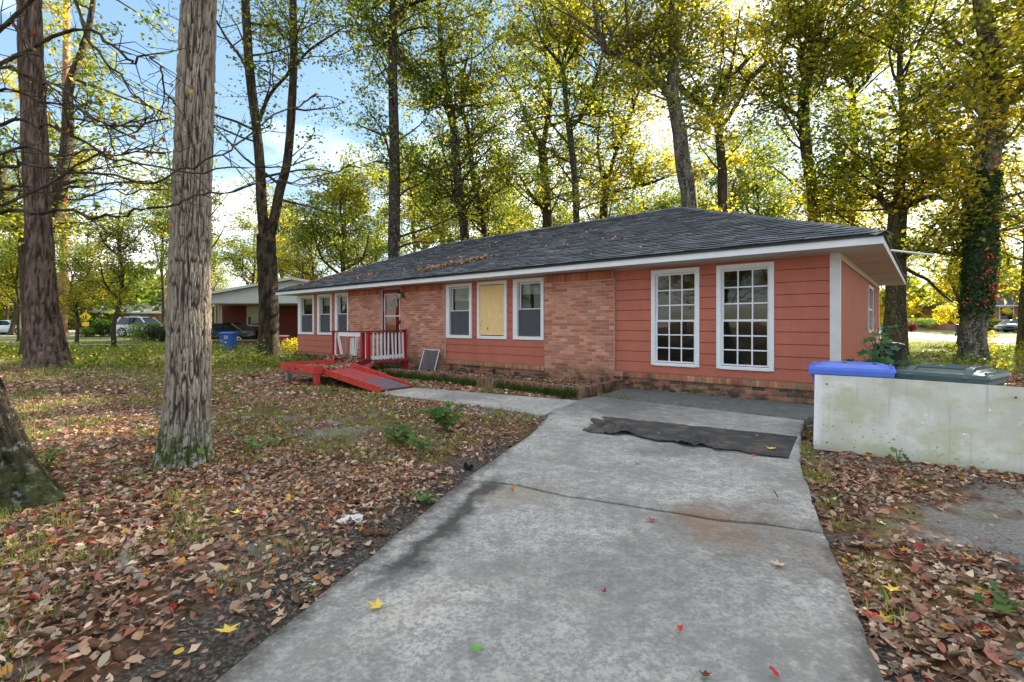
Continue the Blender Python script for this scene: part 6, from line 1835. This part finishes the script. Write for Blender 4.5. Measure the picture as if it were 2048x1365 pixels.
# single leaves lying on the concrete, the mat and the bin lids
def one_leaf(label, px, py, size, col, z=0.038, star=True, name='fallen_leaf', xyz=None):
    t_ = T_STAR if star else T_OVAL[random.randrange(5)]
    p = gnd(px, py, z) if xyz is None else Vector(xyz)
    mb = MB().add([tuple(v * size * np.array([random.uniform(0.75, 1.2), random.uniform(0.75, 1.2), random.uniform(0.2, 2.6)])) for v in t_[0]], [tuple(f) for f in t_[1]], col[:3])
    o = mb.build(name, M['dry_leaf'], None, False, p, (random.uniform(-0.15, 0.15), random.uniform(-0.15, 0.15), random.uniform(0, 6.28)))
    o.modifiers.new('thick', 'SOLIDIFY').thickness = 0.0012
    o.location.z += 0.008
    return tag(o, label, 'leaf')
YC, RC, OC, TC, GC, BC = S(226, 196, 90), S(196, 50, 44), S(206, 124, 60), S(214, 186, 150), S(110, 170, 70), S(110, 62, 40)
one_leaf('yellow star-shaped leaf near the driveway edge', 752, 1213, 0.085, YC)
one_leaf('tan star-shaped leaf on the brown stain of the driveway', 1556, 1130, 0.08, TC)
one_leaf('bright red leaf below the crack in the driveway', 1304, 1041, 0.06, RC)
one_leaf('small dark red leaf in the middle of the near slab', 1208, 1184, 0.035, S(130, 50, 46), star=False)
one_leaf('green oval leaf on the near slab', 953, 1304, 0.055, GC, star=False)
one_leaf('small orange-red leaf right of centre on the near slab', 1361, 1263, 0.045, S(206, 84, 54), star=False)
one_leaf('brown curled leaf at the bottom of the driveway', 1412, 1352, 0.05, BC)
one_leaf('red oval leaf at the bottom right of the driveway', 1549, 1351, 0.045, RC, star=False)
one_leaf('yellow leaf on the black mat', 1542, 898, 0.10, YC, 0.055)
one_leaf('pink-red leaf on the front edge of the black mat', 1508, 914, 0.07, S(206, 90, 96), 0.06, False)
one_leaf('orange leaf just below the torn left end of the mat', 1252, 882, 0.06, TC)
one_leaf('orange leaf lying at the left end of the crack', 1024, 985, 0.06, OC, star=False)
one_leaf('orange leaf on the soil above the tan corner of the slab', 890, 967, 0.07, S(214, 160, 70), 0.03)
one_leaf('tall yellow leaf standing on the dark soil', 455, 1262, 0.09, YC, 0.05)
one_leaf('yellow-green leaf on the leaf litter', 474, 1026, 0.07, S(206, 206, 70), 0.04)
one_leaf('yellow star leaf among the brown leaves right of the driveway', 1784, 1180, 0.075, YC, 0.05)
one_leaf('red leaf among the brown leaves beside the driveway', 1742, 1232, 0.06, RC, 0.05)
for k, (t_, s_) in enumerate(((-0.25, -2.55), (-0.34, -2.48), (-0.62, -2.6))):
    q = house_pt(t_, s_, 0.868); one_leaf(['brown leaf on the blue bin lid, nearest the house', 'brown leaf on the middle of the blue bin lid', 'curled brown leaf on the blue bin lid toward the green bin'][k], 0, 0, 0.07, [TC, BC, BC][k], star=k == 0, xyz=q)
for k, (t_, s_) in enumerate(((-1.15, -2.5), (-1.34, -2.55))):
    q = house_pt(t_, s_, 0.885); one_leaf(['yellowish leaf on the green bin lid', 'rusty leaf on the green bin lid'][k], 0, 0, 0.07, [S(170, 150, 80), S(140, 60, 44)][k], xyz=q)
# ------------------------------------------------------------------ far things: cars, neighbours, hedges, woods
plain('car_black', S(14, 16, 20), 0.18, 0.6, var=0.1); plain('car_white', S(214, 218, 222), 0.25, 0.5, var=0.03); plain('car_grey', S(92, 98, 108), 0.25, 0.55, var=0.06)
plain('car_glass', S(20, 24, 28), 0.08, 0.6, var=0.1); plain('tail_light', S(120, 30, 28), 0.3); plain('head_light', S(210, 214, 216), 0.2, 0.6)
plain('far_white', S(206, 208, 212), 0.6, 0.3, var=0.08, scale=2); plain('far_roof', S(92, 98, 110), 0.8, 0.2, var=0.15, scale=2); plain('dark_brick', S(112, 60, 48), 0.9, 0.15, var=0.3, scale=14)
plain('pale_brick', S(160, 118, 102), 0.9, 0.15, var=0.18, scale=14); plain('sign_yellow', S(244, 208, 20), 0.5, 0.4, var=0.06); plain('wall_brown', S(104, 78, 66), 0.9, 0.1, var=0.25, scale=6)
def car(name, label, loc, rz, paint, L=4.8, W=1.82, Hh=1.45, suv=False, hatch=False):
    e = empty(name, loc, rz); tag(e, label, 'car')
    h2, w2 = L / 2, W / 2
    gz_ = 0.24 if suv else 0.17
    if suv: st = [(-1, .55, .95, .82), (-.97, .36, 1.02, .9), (-.86, gz_, 1.06, .98), (-.4, gz_, 1.04, 1), (.1, gz_, 1.03, 1), (.45, gz_, 1.0, 1), (.7, gz_, .95, .97), (.92, .3, .84, .9), (1, .45, .7, .76)]
    else: st = [(-1, .5, .84, .8), (-.96, .32, .98, .88), (-.8, gz_, 1.0, .97), (-.4, gz_, .95, 1), (.1, gz_, .92, 1), (.42, gz_, .9, 1), (.7, gz_, .82, .97), (.93, .28, .7, .88), (1, .4, .58, .74)]
    rings = []
    for x, zl, zs, k in st:
        w = w2 * k; m = (zl + zs) / 2
        rings.append([(x * h2, y, z) for y, z in ((-w * .86, zl), (-w * .97, zl + .06), (-w, m), (-w * .97, zs - .07), (-w * .86, zs), (0, zs + .025), (w * .86, zs), (w * .97, zs - .07), (w, m), (w * .97, zl + .06), (w * .86, zl))])
    mb = MB(); n = len(rings[0]); vs = [p for r_ in rings for p in r_]; fs = []
    for k in range(len(rings) - 1):
        for i in range(n):
            j = (i + 1) % n; fs.append((k * n + i, (k + 1) * n + i, (k + 1) * n + j, k * n + j))
    fs += [tuple(range(n)), tuple((len(rings) - 1) * n + i for i in range(n - 1, -1, -1))]
    mb.add(vs, fs); body = mb.build('body', M[paint], e, True)
    # greenhouse: glass, roof skin and pillars
    zb = 1.0 if suv else 0.9
    if suv: base, top = (-.93, .40), (-.74 if hatch else -.86, .06)
    else: base, top = (-.72, .44), (-.36, .06)
    bx = [base[0] * h2, base[1] * h2]; tx = [top[0] * h2, top[1] * h2]; zt = Hh - 0.05
    wb, wt = w2 * .9, w2 * .70
    gl = MB().add([(bx[0], -wb, zb), (bx[1], -wb, zb), (bx[1], wb, zb), (bx[0], wb, zb), (tx[0], -wt, zt), (tx[1], -wt, zt), (tx[1], wt, zt), (tx[0], wt, zt)],
                  [(0, 1, 5, 4), (1, 2, 6, 5), (2, 3, 7, 6), (3, 0, 4, 7), (4, 5, 6, 7)]).build('window_glass', M['car_glass'], e)
    rfm = MB(); m_ = [(tx[0] - .05, wt * .9, zt - .02), (tx[0] + .25, wt + .03, zt + .01), ((tx[0] + tx[1]) / 2, wt + .035, zt + .02), (tx[1] - .25, wt + .03, zt + .012), (tx[1] + .06, wt * .92, zt - .035)]
    vs = []
    for x, w, z in m_: vs += [(x, -w, z), (x, -w * .5, z + .045), (x, w * .5, z + .045), (x, w, z)]
    rfm.add(vs, [(r_ * 4 + c, (r_ + 1) * 4 + c, (r_ + 1) * 4 + c + 1, r_ * 4 + c + 1) for r_ in range(4) for c in range(3)]); rfm.build('roof', M[paint], e, True)
    for sy in (-1, 1):
        MB().obox((bx[1] + .02, sy * wb * 1.01, zb - .02), (tx[1] + .02, sy * wt * 1.01, zt), .07, .06).build('pillar', M[paint], e)
        MB().obox((bx[0] - .02, sy * wb * 1.0, zb - .02), (tx[0] - .02, sy * wt * 1.0, zt), .08, .16 if suv else .1).build('pillar', M[paint], e)
        xm = (tx[0] + tx[1]) / 2
        MB().obox((xm, sy * wb * 1.005, zb), (xm, sy * wt * 1.01, zt), .07, .02, (1, 0, 0)).build('pillar', M['black_rubber'], e)
        MB().box(bx[1] - .45, bx[1] - .25, sy * (w2 + .02) - .07, sy * (w2 + .02) + .07, zb - .02, zb + .12).build('wing_mirror', M[paint], e)
        MB().box(h2 * .88, h2 * .97, sy * w2 * .62 - .18, sy * w2 * .62 + .16, (.72 if suv else .6), (.84 if suv else .7)).build('headlight', M['head_light'], e)
        MB().box(-h2 * .985, -h2 * .9, sy * w2 * .76 - .12, sy * w2 * .76 + .09, .82, .96).build('tail_light', M['tail_light'], e)
        for x in (-.58, .6):
            R_ = .36 if suv else .33
            MB().tube([(x * h2, sy * (w2 - .16), R_), (x * h2, sy * (w2 + .004), R_)], R_ + .06, 20).build('wheel_arch', M['black_rubber'], e)
            wh = MB().tube([(x * h2, sy * (w2 - .2), R_), (x * h2, sy * (w2 - .19), R_), (x * h2, sy * w2, R_), (x * h2, sy * (w2 + .014), R_)], [R_ - .03, R_, R_, R_ - .03], 22).build('wheel', M['black_rubber'], e)
            rm = MB()
            for k in range(5):
                a = 2 * math.pi * k / 5 + .3
                rm.obox((x * h2, sy * (w2 + .018), R_), (x * h2 + (R_ - .09) * math.cos(a), sy * (w2 + .018), R_ + (R_ - .09) * math.sin(a)), .012, .075, (math.sin(a), 0, -math.cos(a)))
            rm.tube([(x * h2 + (R_ - .09) * math.cos(a), sy * (w2 + .017), R_ + (R_ - .09) * math.sin(a)) for a in np.linspace(0, 2 * math.pi, 17)], .022, 5, False)
            rm.build('rim', M['head_light'], wh)
    MB().box(h2 * .955, h2 * 1.0, -w2 * .4, w2 * .4, .5, .66).build('grille', M['black_rubber'], e)
    return e
def ground_at(px, Y):
    x = (px - CX) / FPX * Y; return Vector((x, Y, float(terrain(x, Y))))
c = ground_at(447, 31.6); car('sedan', 'black sedan parked under the neighbour carport', (c.x, c.y, -0.02), R(181), 'car_black')
c = ground_at(290, 44.2); car('suv', 'white SUV parked on the street beyond the clipped hedge', (c.x, c.y, c.z + 0.02), R(-6), 'car_white', 4.7, 1.9, 1.72, True, True)
c = ground_at(2046, 57.5); car('suv', 'grey SUV parked before the brick house near the street', (c.x, c.y, c.z + 0.02), R(198), 'car_grey', 4.8, 1.9, 1.7, True)
c = ground_at(2024, 61.5); car('parked_car', 'white car nose peeking out behind the grey SUV', (c.x, c.y, c.z + 0.02), R(200), 'car_white', 4.6, 1.8, 1.42)
c = ground_at(1772, 96); car('pickup', 'pale vehicle far off between the house corner and the stout trunk', (c.x, c.y, c.z + 2.2), R(255), 'car_white', 5.0, 1.95, 1.8, True)
c = ground_at(22, 50); car('parked_car', 'white car low at the left edge behind the pine', (c.x, c.y, c.z + 0.02), R(8), 'car_white', 4.6, 1.8, 1.4)
# the far bank under the pale vehicle
bk = MB(); bk.add([(38, 70, 0.55), (95, 78, 0.7), (100, 150, 3.8), (40, 150, 3.8), (39, 92, 3.05), (98, 96, 3.2)], [(0, 1, 5, 4), (4, 5, 2, 3)]); tag(bk.build('far_bank', M['road_pale']), 'pale rising road far behind the house corner', 'road', kind='structure')

# --- neighbour with carport
def carport():
    Y0 = 31.0; X = lambda px, Y=Y0: (px - CX) / FPX * Y
    e = empty('carport_house', (X(500), Y0, 0)); tag(e, 'neighbouring house with white gabled carport and dark brick walls', 'house')
    o0 = Vector((X(500), Y0, 0)); b = lambda: MB()
    def put(mb, name, mat):
        mb.v = [(x - o0.x, y - o0.y, z) for x, y, z in mb.v]; return mb.build(name, M[mat], e)
    xl, xp = X(398), X(588); xr = 2 * xp - xl
    zb, ze, zp = 2.66, 3.18, 4.22
    m = b(); m.add([(xl, Y0, zb), (xr, Y0, zb), (xr, Y0, ze), (xp, Y0, zp), (xl, Y0, ze), (xl, Y0 + .15, zb), (xr, Y0 + .15, zb), (xr, Y0 + .15, ze), (xp, Y0 + .15, zp), (xl, Y0 + .15, ze)],
                   [(0, 1, 2, 3, 4), (9, 8, 7, 6, 5), (0, 5, 6, 1), (1, 6, 7, 2), (2, 7, 8, 3), (3, 8, 9, 4), (4, 9, 5, 0)]); put(m, 'gable', 'far_white')
    m = b()
    for sx, xe in ((-1, xl), (1, xr)):
        m.add([(xe + sx * .3, Y0 - .35, ze - .06), (xp, Y0 - .35, zp + .04), (xp, Y0 + 9, zp + .04), (xe + sx * .3, Y0 + 9, ze - .06), (xe + sx * .3, Y0 - .35, ze - .2), (xp, Y0 - .35, zp - .1), (xp, Y0 + 9, zp - .1), (xe + sx * .3, Y0 + 9, ze - .2)],
              [(0, 1, 2, 3), (7, 6, 5, 4), (0, 4, 5, 1), (3, 2, 6, 7), (0, 3, 7, 4)])
    put(m, 'roof', 'far_roof')
    for sx, xe in ((-1, xl), (1, xr)):
        q = b(); q.obox((xe + sx * .28, Y0 - .37, ze - .12), (xp, Y0 - .37, zp - .02), .05, .16); put(q, 'rake_board', 'white_trim')
    put(b().box(xl, xr, Y0 + .16, Y0 + 8, zb - .04, zb), 'carport_ceiling', 'soffit_paint')
    put(b().box(X(428, 34), xr, 34.0, 34.2, -.1, zb - .05), 'brick_wall', 'dark_brick')
    put(b().box(xl + .2, X(428, 34), 37.0, 37.2, -.1, zb - .05), 'brick_wall', 'dark_brick')
    put(b().box(X(428, 34) - .1, X(428, 34) - .002, 34.0, 37.0, -.1, zb - .05), 'side_wall', 'dark_brick')
    for px in (430, 437, 442): put(b().box(X(px, 33) - .06, X(px, 33) + .06, 33.0, 33.12, 0, zb - .041), 'post', 'cream_trim')
    put(b().box(xl + .1, xl + .22, Y0 + .2, Y0 + .32, 0, zb - .041), 'post', 'white_trim')
    wx0, wx1 = X(497, 34), X(530, 34)
    w = b(); w.box(wx0 - .1, wx0, 33.94, 33.99, 1.2, 2.6); w.box(wx1, wx1 + .1, 33.94, 33.99, 1.2, 2.6); w.box(wx0, wx1, 33.94, 33.99, 2.5, 2.6); w.box(wx0, wx1, 33.94, 33.99, 1.2, 1.3); w.box(wx0, wx1, 33.945, 33.985, 1.84, 1.9)
    wo = put(w, 'window', 'cream_trim')
    q = b().box(wx0, wx1, 33.96, 33.97, 1.3, 1.84); q.v = [(x - o0.x, y - o0.y, z) for x, y, z in q.v]; q.build('pane', M['car_glass'], wo)
    q = b().box(wx0, wx1, 33.96, 33.97, 1.9, 2.5); q.v = [(x - o0.x, y - o0.y, z) for x, y, z in q.v]; q.build('blind', M['cream_trim'], wo)
    put(b().box(xl, xr, Y0 - .2, Y0 + 9, -.2, -.03), 'carport_slab', 'road_pale')
carport()
lw = MB(); x0, x1 = (414 - CX) / FPX * 29.6, (600 - CX) / FPX * 29.6 + 2.5
lw.box(x0, x1, 29.5, 29.7, -.2, .34); o = lw.build('low_wall', M['wall_brown']); tag(o, 'low brown brick wall before the carport', 'wall')
MB().box(x0 - .04, x1, 29.46, 29.74, .341, .40).build('coping', M['pale_brick'], o)
cl = empty('cooler', (((567 - CX) / FPX * 29.6), 29.6, .40)); tag(cl, 'red picnic cooler with white lid on the low wall', 'cooler')
MB().box(-.3, .3, -.13, .13, 0, .2).build('body', M['red_paint'], cl); MB().box(-.32, .32, -.15, .15, .202, .27).build('lid', M['white_paint'], cl)

# --- houses far off
def far_house(name, label, cx_, Y, rz, w, d, h, wall, roofm, wins, zb=None, ridge=1.5):
    z = float(terrain(cx_, Y)) if zb is None else zb
    e = empty(name, (cx_, Y, z), rz); tag(e, label, 'house')
    MB().box(-w / 2, w / 2, 0, d, -.3, h).build('wall', M[wall], e)
    o_ = .5
    r_ = MB().add([(-w / 2 - o_, -o_, h), (w / 2 + o_, -o_, h), (w / 2 + o_, d + o_, h), (-w / 2 - o_, d + o_, h), (-w / 2 + d / 2, d / 2, h + ridge), (w / 2 - d / 2, d / 2, h + ridge)], [(0, 1, 5, 4), (1, 2, 5), (2, 3, 4, 5), (3, 0, 4), (3, 2, 1, 0)]).build('roof', M[roofm], e)
    MB().box(-w / 2 - o_, w / 2 + o_, -o_ - .03, -o_, h - .16, h + .02).build('fascia', M['white_paint'], e)
    for x, z0, ww, hh in wins:
        f_ = MB(); f_.box(x - ww / 2, x - ww / 2 + .12, -.08, -.004, z0, z0 + hh); f_.box(x + ww / 2 - .12, x + ww / 2, -.08, -.004, z0, z0 + hh); f_.box(x - ww / 2 + .12, x + ww / 2 - .12, -.08, -.004, z0 + hh - .12, z0 + hh); f_.box(x - ww / 2 + .12, x + ww / 2 - .12, -.08, -.004, z0, z0 + .12)
        f_ = f_.build('window', M['white_paint'], e)
        MB().box(x - ww / 2 + .12, x + ww / 2 - .12, -.03, -.006, z0 + .12, z0 + hh - .12).build('pane', M['car_glass'], f_)
    return e
far_house('brick_house', 'brick bungalow with blue-grey roof and white windows across the street', 70, 68, R(-14), 17, 8, 3.1, 'pale_brick', 'far_roof', [(-7.0, 1.0, 1.5, 1.8), (-4.5, 1.5, 1.6, 1.3), (-1.4, 1.0, 1.7, 1.9), (3, 1.1, 1.6, 1.5)], 0.9)
far_house('white_house', 'pale house beyond the yellow warning sign', -78, 82, R(14), 14, 8, 2.7, 'far_white', 'far_roof', [(-4, .9, 1.2, 1.3), (0, .9, 1.2, 1.3), (4, .9, 1.2, 1.3)])
far_house('brick_house', 'low brick house behind the white SUV', -62, 78, R(8), 15, 8, 2.6, 'pale_brick', 'far_white', [(-4, .9, 1.3, 1.2), (2, .9, 1.3, 1.2)])

# --- warning sign
p = ground_at(171, 46); sg = empty('warning_sign', p, R(8)); tag(sg, 'yellow diamond warning sign with black figures on a post', 'sign')
zc = CAM_H + (HY - 634) / FPX * 46 - p.z
MB().tube([(0, .03, 0), (0, .03, zc + .5)], .035, 8).build('post', M['grey_metal'], sg)
k = .5
MB().add([(-k, -.01, zc), (0, -.01, zc - k), (k, -.01, zc), (0, -.01, zc + k), (-k, .01, zc), (0, .01, zc - k), (k, .01, zc), (0, .01, zc + k)], [(0, 1, 2, 3), (7, 6, 5, 4), (0, 4, 5, 1), (1, 5, 6, 2), (2, 6, 7, 3), (3, 7, 4, 0)]).build('diamond', M['sign_yellow'], sg)
MB().box(-.3, .3, -.02, 0, zc - .86, zc - .5).build('plaque', M['sign_yellow'], sg)
for x, s_ in ((.06, 1.0), (-.16, .8)):
    f_ = MB(); zz = zc - .18
    f_.tube([(x, -.02, zz + .34 * s_), (x, -.014, zz + .34 * s_)], .06 * s_, 10); f_.obox((x - .03 * s_, -.016, zz + .02), (x, -.016, zz + .27 * s_), .01, .1 * s_, (1, 0, 0))
    f_.obox((x - .02, -.016, zz + .05), (x + .1 * s_, -.016, zz - .16 * s_), .01, .05 * s_, (1, 0, 0)); f_.obox((x - .03, -.016, zz + .05), (x - .14 * s_, -.016, zz - .14 * s_), .01, .05 * s_, (1, 0, 0)); f_.obox((x, -.016, zz + .22 * s_), (x + .14 * s_, -.016, zz + .1 * s_), .01, .04 * s_, (1, 0, 0))
    f_.build('figure', M['black_metal'], sg)

# --- hedges and shrubs
def shrub(name, label, px, Y, rx, ry, rz, n, lsize, pal, seed, flat=False, group=None, loc=None, stems=5):
    g_ = np.random.default_rng(seed); c = ground_at(px, Y) if loc is None else Vector(loc)
    e = empty(name, c); tag(e, label, 'shrub' if 'hedge' not in name else 'hedge', group)
    v = g_.normal(size=(n, 3)); v /= np.linalg.norm(v, axis=1)[:, None]
    r = g_.random(n) ** 0.28
    if flat:                                   # clipped: squared-off mass
        v = v / np.maximum(np.abs(v).max(1), .55)[:, None]
    lump = 1 + .35 * fbm(v * 2.2 + seed, 3)
    P = v * (r * lump)[:, None] * np.array([rx, ry, rz]); P[:, 2] += rz * 1.02
    m = P[:, 2] > .02; P = P[m]
    col = np.array(pal)[g_.integers(0, len(pal), len(P))] * g_.uniform(.75, 1.25, (len(P), 1))
    V, F, C = leaves(P, lsize * g_.uniform(.6, 1.3, len(P)), col, .2, g_); obj('foliage', npmesh('foliage', V, F, M['leaf'], C), e)
    tb = []
    for k in range(stems):
        a = g_.uniform(0, 6.28); q = np.array([[0.1 * math.cos(a), .1 * math.sin(a), 0], [rx * .3 * math.cos(a), ry * .3 * math.sin(a), rz * .8], [rx * .6 * math.cos(a), ry * .6 * math.sin(a), rz * 1.5]])
        tb.append(limb_mesh(q, np.array([.04, .03, .012]), 5, 0))
    V, F = join(tb); obj('stem', npmesh('stem', V, F, M['bark_dark'], smooth=True), e)
    return e
DG = [S(52, 78, 34)[:3], S(64, 90, 40)[:3], S(44, 68, 32)[:3]]; LG = [S(110, 136, 54)[:3], S(92, 122, 46)[:3], S(128, 146, 60)[:3]]; DK_ = [S(58, 52, 48)[:3], S(72, 64, 56)[:3], S(48, 50, 42)[:3]]
shrub('clipped_hedge', 'bright green clipped hedge before the white SUV', 300, 36, 1.5, .9, .62, 5200, .09, LG + DG[:1], 61, True)
shrub('clipped_hedge', 'dark purplish hedge ball before the green hedge', 322, 34.3, 1.1, .8, .52, 4200, .08, DK_ + DG[2:], 62, True)
shrub('round_shrub', 'dense round green bush right of the warning sign', 208, 44, 1.05, 1.0, .78, 4200, .11, DG + LG[:1], 63)
shrub('round_shrub', 'loose pale green bush at the foot of the warning sign', 176, 43, .8, .7, .42, 2200, .1, LG, 64)
shrub('round_shrub', 'flat-topped umbrella shrub across the street', 1837, 52, 1.9, 1.2, .32, 4200, .1, LG + DG[:1], 65, True, loc=ground_at(1837, 52) + Vector((0, 0, .95)))
shrub('round_shrub', 'small dark red shrub under the umbrella shrub', 1822, 50, .55, .5, .5, 1400, .09, [S(120, 44, 50)[:3], S(96, 36, 44)[:3], S(140, 60, 60)[:3]], 66, loc=ground_at(1822, 50) + Vector((0, 0, .25)))
shrub('round_shrub', 'low green shrub against the brick bungalow wall', 1990, 66, 1.3, .7, .6, 2200, .12, DG + LG[:1], 67, True)
shrub('round_shrub', 'yellow shrub hanging over the street left of the ivy trunk', 1905, 30, 1.0, .7, .62, 1500, .13, [tuple(c) for c in YELLOW] + LG[:1], 68, loc=(26.8, 30, 1.35))
shrub('round_shrub', 'glowing yellow bush at the corner of the house beyond the porch', 588, 21.5, .55, .5, .36, 700, .08, [tuple(c) for c in YELLOW] + LG[:1], 69)

# --- woods: a few grown trees, copied
def wood_tree(seed, h, crown0, wts, lsize=.26, nb=64, per=44, blen=3.2, rad=.24):
    g_ = np.random.default_rng(seed)
    q = [np.array([0, 0, -.2])]
    for k in range(6): q.append(q[-1] + np.array([g_.normal() * .3, g_.normal() * .3, h / 6]))
    tr_ = catmull(np.array(q), 4); limbs = [(tr_, np.linspace(rad, .05, len(tr_)))]
    for k in range(5):
        i = g_.integers(len(tr_) // 3, len(tr_) - 4); az = g_.uniform(0, 6.28); L = h * g_.uniform(.2, .34)
        d = np.array([math.cos(az) * .8, math.sin(az) * .8, .75]); limbs.append((catmull(np.array([tr_[i], tr_[i] + d * L * .5 + g_.normal(size=3) * .3, tr_[i] + d * L * np.array([.85, .85, 1.3])]), 4), np.linspace(rad * .5, .03, 9)))
    return tree('wood_tree', 'x', limbs, 'bark_dark', None, dict(zmin=crown0, nb=nb, blen=blen, nsub=5, per=per, lsize=lsize, wts=wts, spread=.45), seed=seed, sides=10, flare=.1)
protos = [wood_tree(71, 13, 3.0, (5, 3, 1.5, .3), .2, 54, 40), wood_tree(72, 15, 4.0, (4, 3, 2.4, .5), .2, 54, 40), wood_tree(73, 11, 2.0, (4, 3, 2.6, .8), .19, 50, 40), wood_tree(74, 16, 5.0, (6, 3, .8, .2), .2, 54, 40)]
spots = [(-11.5, 33, 0, .9), (-6, 36, 1, .9), (-1.5, 36, 2, .9), (4, 38, 0, .9), (11, 38, 2, .95), (16, 36, 0, .9), (19.5, 39, 3, 1), (24, 44, 1, .9), (-9, 45, 3, 1.05), (-3, 47, 1, 1.1), (4, 48, 2, 1.1), (12, 50, 0, 1.15), (20, 52, 1, 1.1), (28, 56, 2, 1),
         (-17.5, 42, 2, .8), (-23, 50, 1, .9), (-29, 55, 0, .95), (-36, 58, 2, .8), (-44, 62, 3, 1), (-52, 60, 1, .85), (-60, 58, 2, .85), (-68, 64, 0, 1), (-38, 40, 3, .8), (-47, 46, 2, .9), (-24, 36, 3, .75), (-33.5, 33.5, 0, .62), (-27, 30.5, 2, .5), (-21, 26, 1, .5),
         (36, 70, 1, 1), (45, 78, 0, 1.05), (56, 82, 2, 1), (66, 84, 1, 1), (78, 84, 0, 1.1), (88, 80, 2, 1), (30, 46, 3, .9), (-16, 58, 0, 1.1), (0, 60, 3, 1.2), (14, 64, 2, 1.2), (26, 70, 0, 1.2), (-30, 70, 1, 1.1), (-48, 76, 0, 1.1), (24.5, 27, 2, .6), (33, 30, 1, .7),
         (-25, -7, 1, .9), (-31, -13, 2, 1), (-36, -6, 0, .95), (-28, -18, 1, 1), (-29, 5, 0, .8), (-37, 1, 2, 1), (-42, 8, 1, 1), (-22, -21, 2, 1), (-34, 13, 0, .95), (-33, 21, 3, .7), (-45, 27, 1, 1), (23, 13, 1, .95), (28, 20, 0, 1)]
used_ = {}
for k, (x, y, i, s_) in enumerate(spots):
    o = protos[i] if (k < 12 and [q[2] for q in spots].index(i) == k) else copy_tree(protos[i])
    o.location = (x, y, float(terrain(x, y)) - .1); o.rotation_euler = (0, 0, (k * 2.399) % 6.283); sc_ = s_ * (0.93 + .14 * ((k * 7) % 10) / 10); o.scale = (sc_, sc_, sc_)
    kind_ = ['bushy green', 'tall green-gold', 'low yellowing', 'high-crowned green'][i]
    if y > 10 and abs(x) < 1.03 * y:
        px_ = CX + FPX * x / y; grp = 'trees in the woods'
        lm_ = next(n_ for lim_, n_ in ((60, 'left of the flared pine'), (230, 'right of the flared pine'), (420, 'behind the furrowed grey trunk'), (530, 'over the carport roof'), (660, 'right of the twin stems'), (800, 'left of the straight dark trunk'), (940, 'over the roof above the porch'), (1100, 'over the middle of the roof'), (1250, 'over the roof by the Y-forked trunk'), (1400, 'behind the roof peak'), (1560, 'right of the roof peak'), (1720, 'over the right roof slope'), (1860, 'past the house corner'), (1960, 'left of the ivy trunk'), (9999, 'right of the ivy trunk')) if px_ < lim_)
        lab = f'{kind_} tree in the woods {lm_}'
    else:
        grp = 'trees around the yard out of frame'; lab = f'{kind_} tree out of frame, ' + ('mirrored in the window panes' if x < 0 else 'shading the driveway')
    used_[lab] = used_.get(lab, 0) + 1
    if used_[lab] > 1: lab += [', farther back', ', farthest back', ', deepest in'][min(used_[lab] - 2, 2)]
    tag(o, lab, 'tree', grp)
# a far pine pole with sunlit bark beside the pine
tree('far_pine', 'slim pale-barked pine stem just right of the flared pine', [px_limb([(124, 672), (127, 560), (128, 420), (131, 250), (133, 60), (134, -60)], 40, [17, 15, 14, 13, 11, 8])], 'bark_pale', None, LF(zmin=12, nb=26, blen=3.5, per=50, lsize=.24, wts=(4, 3, 2.5, 0)), seed=81, sides=12)
tree('far_pine', 'thin grey stem rising left of the house beyond the lawn', [px_limb([(688, 620), (687, 520), (690, 430), (686, 380)], 36, [9, 8, 7, 4])], 'bark_pale', None, LF(zmin=6, nb=20, blen=2.6, per=40, lsize=.22, wts=(3, 3, 3, 0)), seed=82, sides=10)

def treeline():
    g_ = np.random.default_rng(91); n = 52000
    a = g_.uniform(-1.25, 1.25, n); r = g_.uniform(95, 125, n); X = np.sin(a) * r; Y = np.cos(a) * r
    top = 9 + 5 * fbm(np.stack([a * 9, a * 0, a * 0 + 2], -1), 3) + 3 * fbm(np.stack([a * 40, a * 0, a * 0], -1), 2)
    Z = terrain(X, Y) + g_.random(n) ** .8 * top
    cl = np.clip(.5 + .9 * fbm(np.stack([X * .06, Y * .06, Z * .1], -1), 3), 0, 1)
    fam = np.where((cl > .62)[:, None], OLIVE[g_.integers(0, 4, n)], GREEN[g_.integers(0, 5, n)]); fam = np.where((cl > .8)[:, None], YELLOW[g_.integers(0, 4, n)], fam)
    V, F, C = leaves(np.stack([X, Y, Z], -1), g_.uniform(.7, 1.5, n), fam * g_.uniform(.7, 1.2, (n, 1)), .1, g_)
    o = obj('treeline', npmesh('treeline', V, F, M['leaf'], C)); tag(o, 'far-off mass of green and yellow woods on the horizon', 'woods', kind='stuff')
treeline()
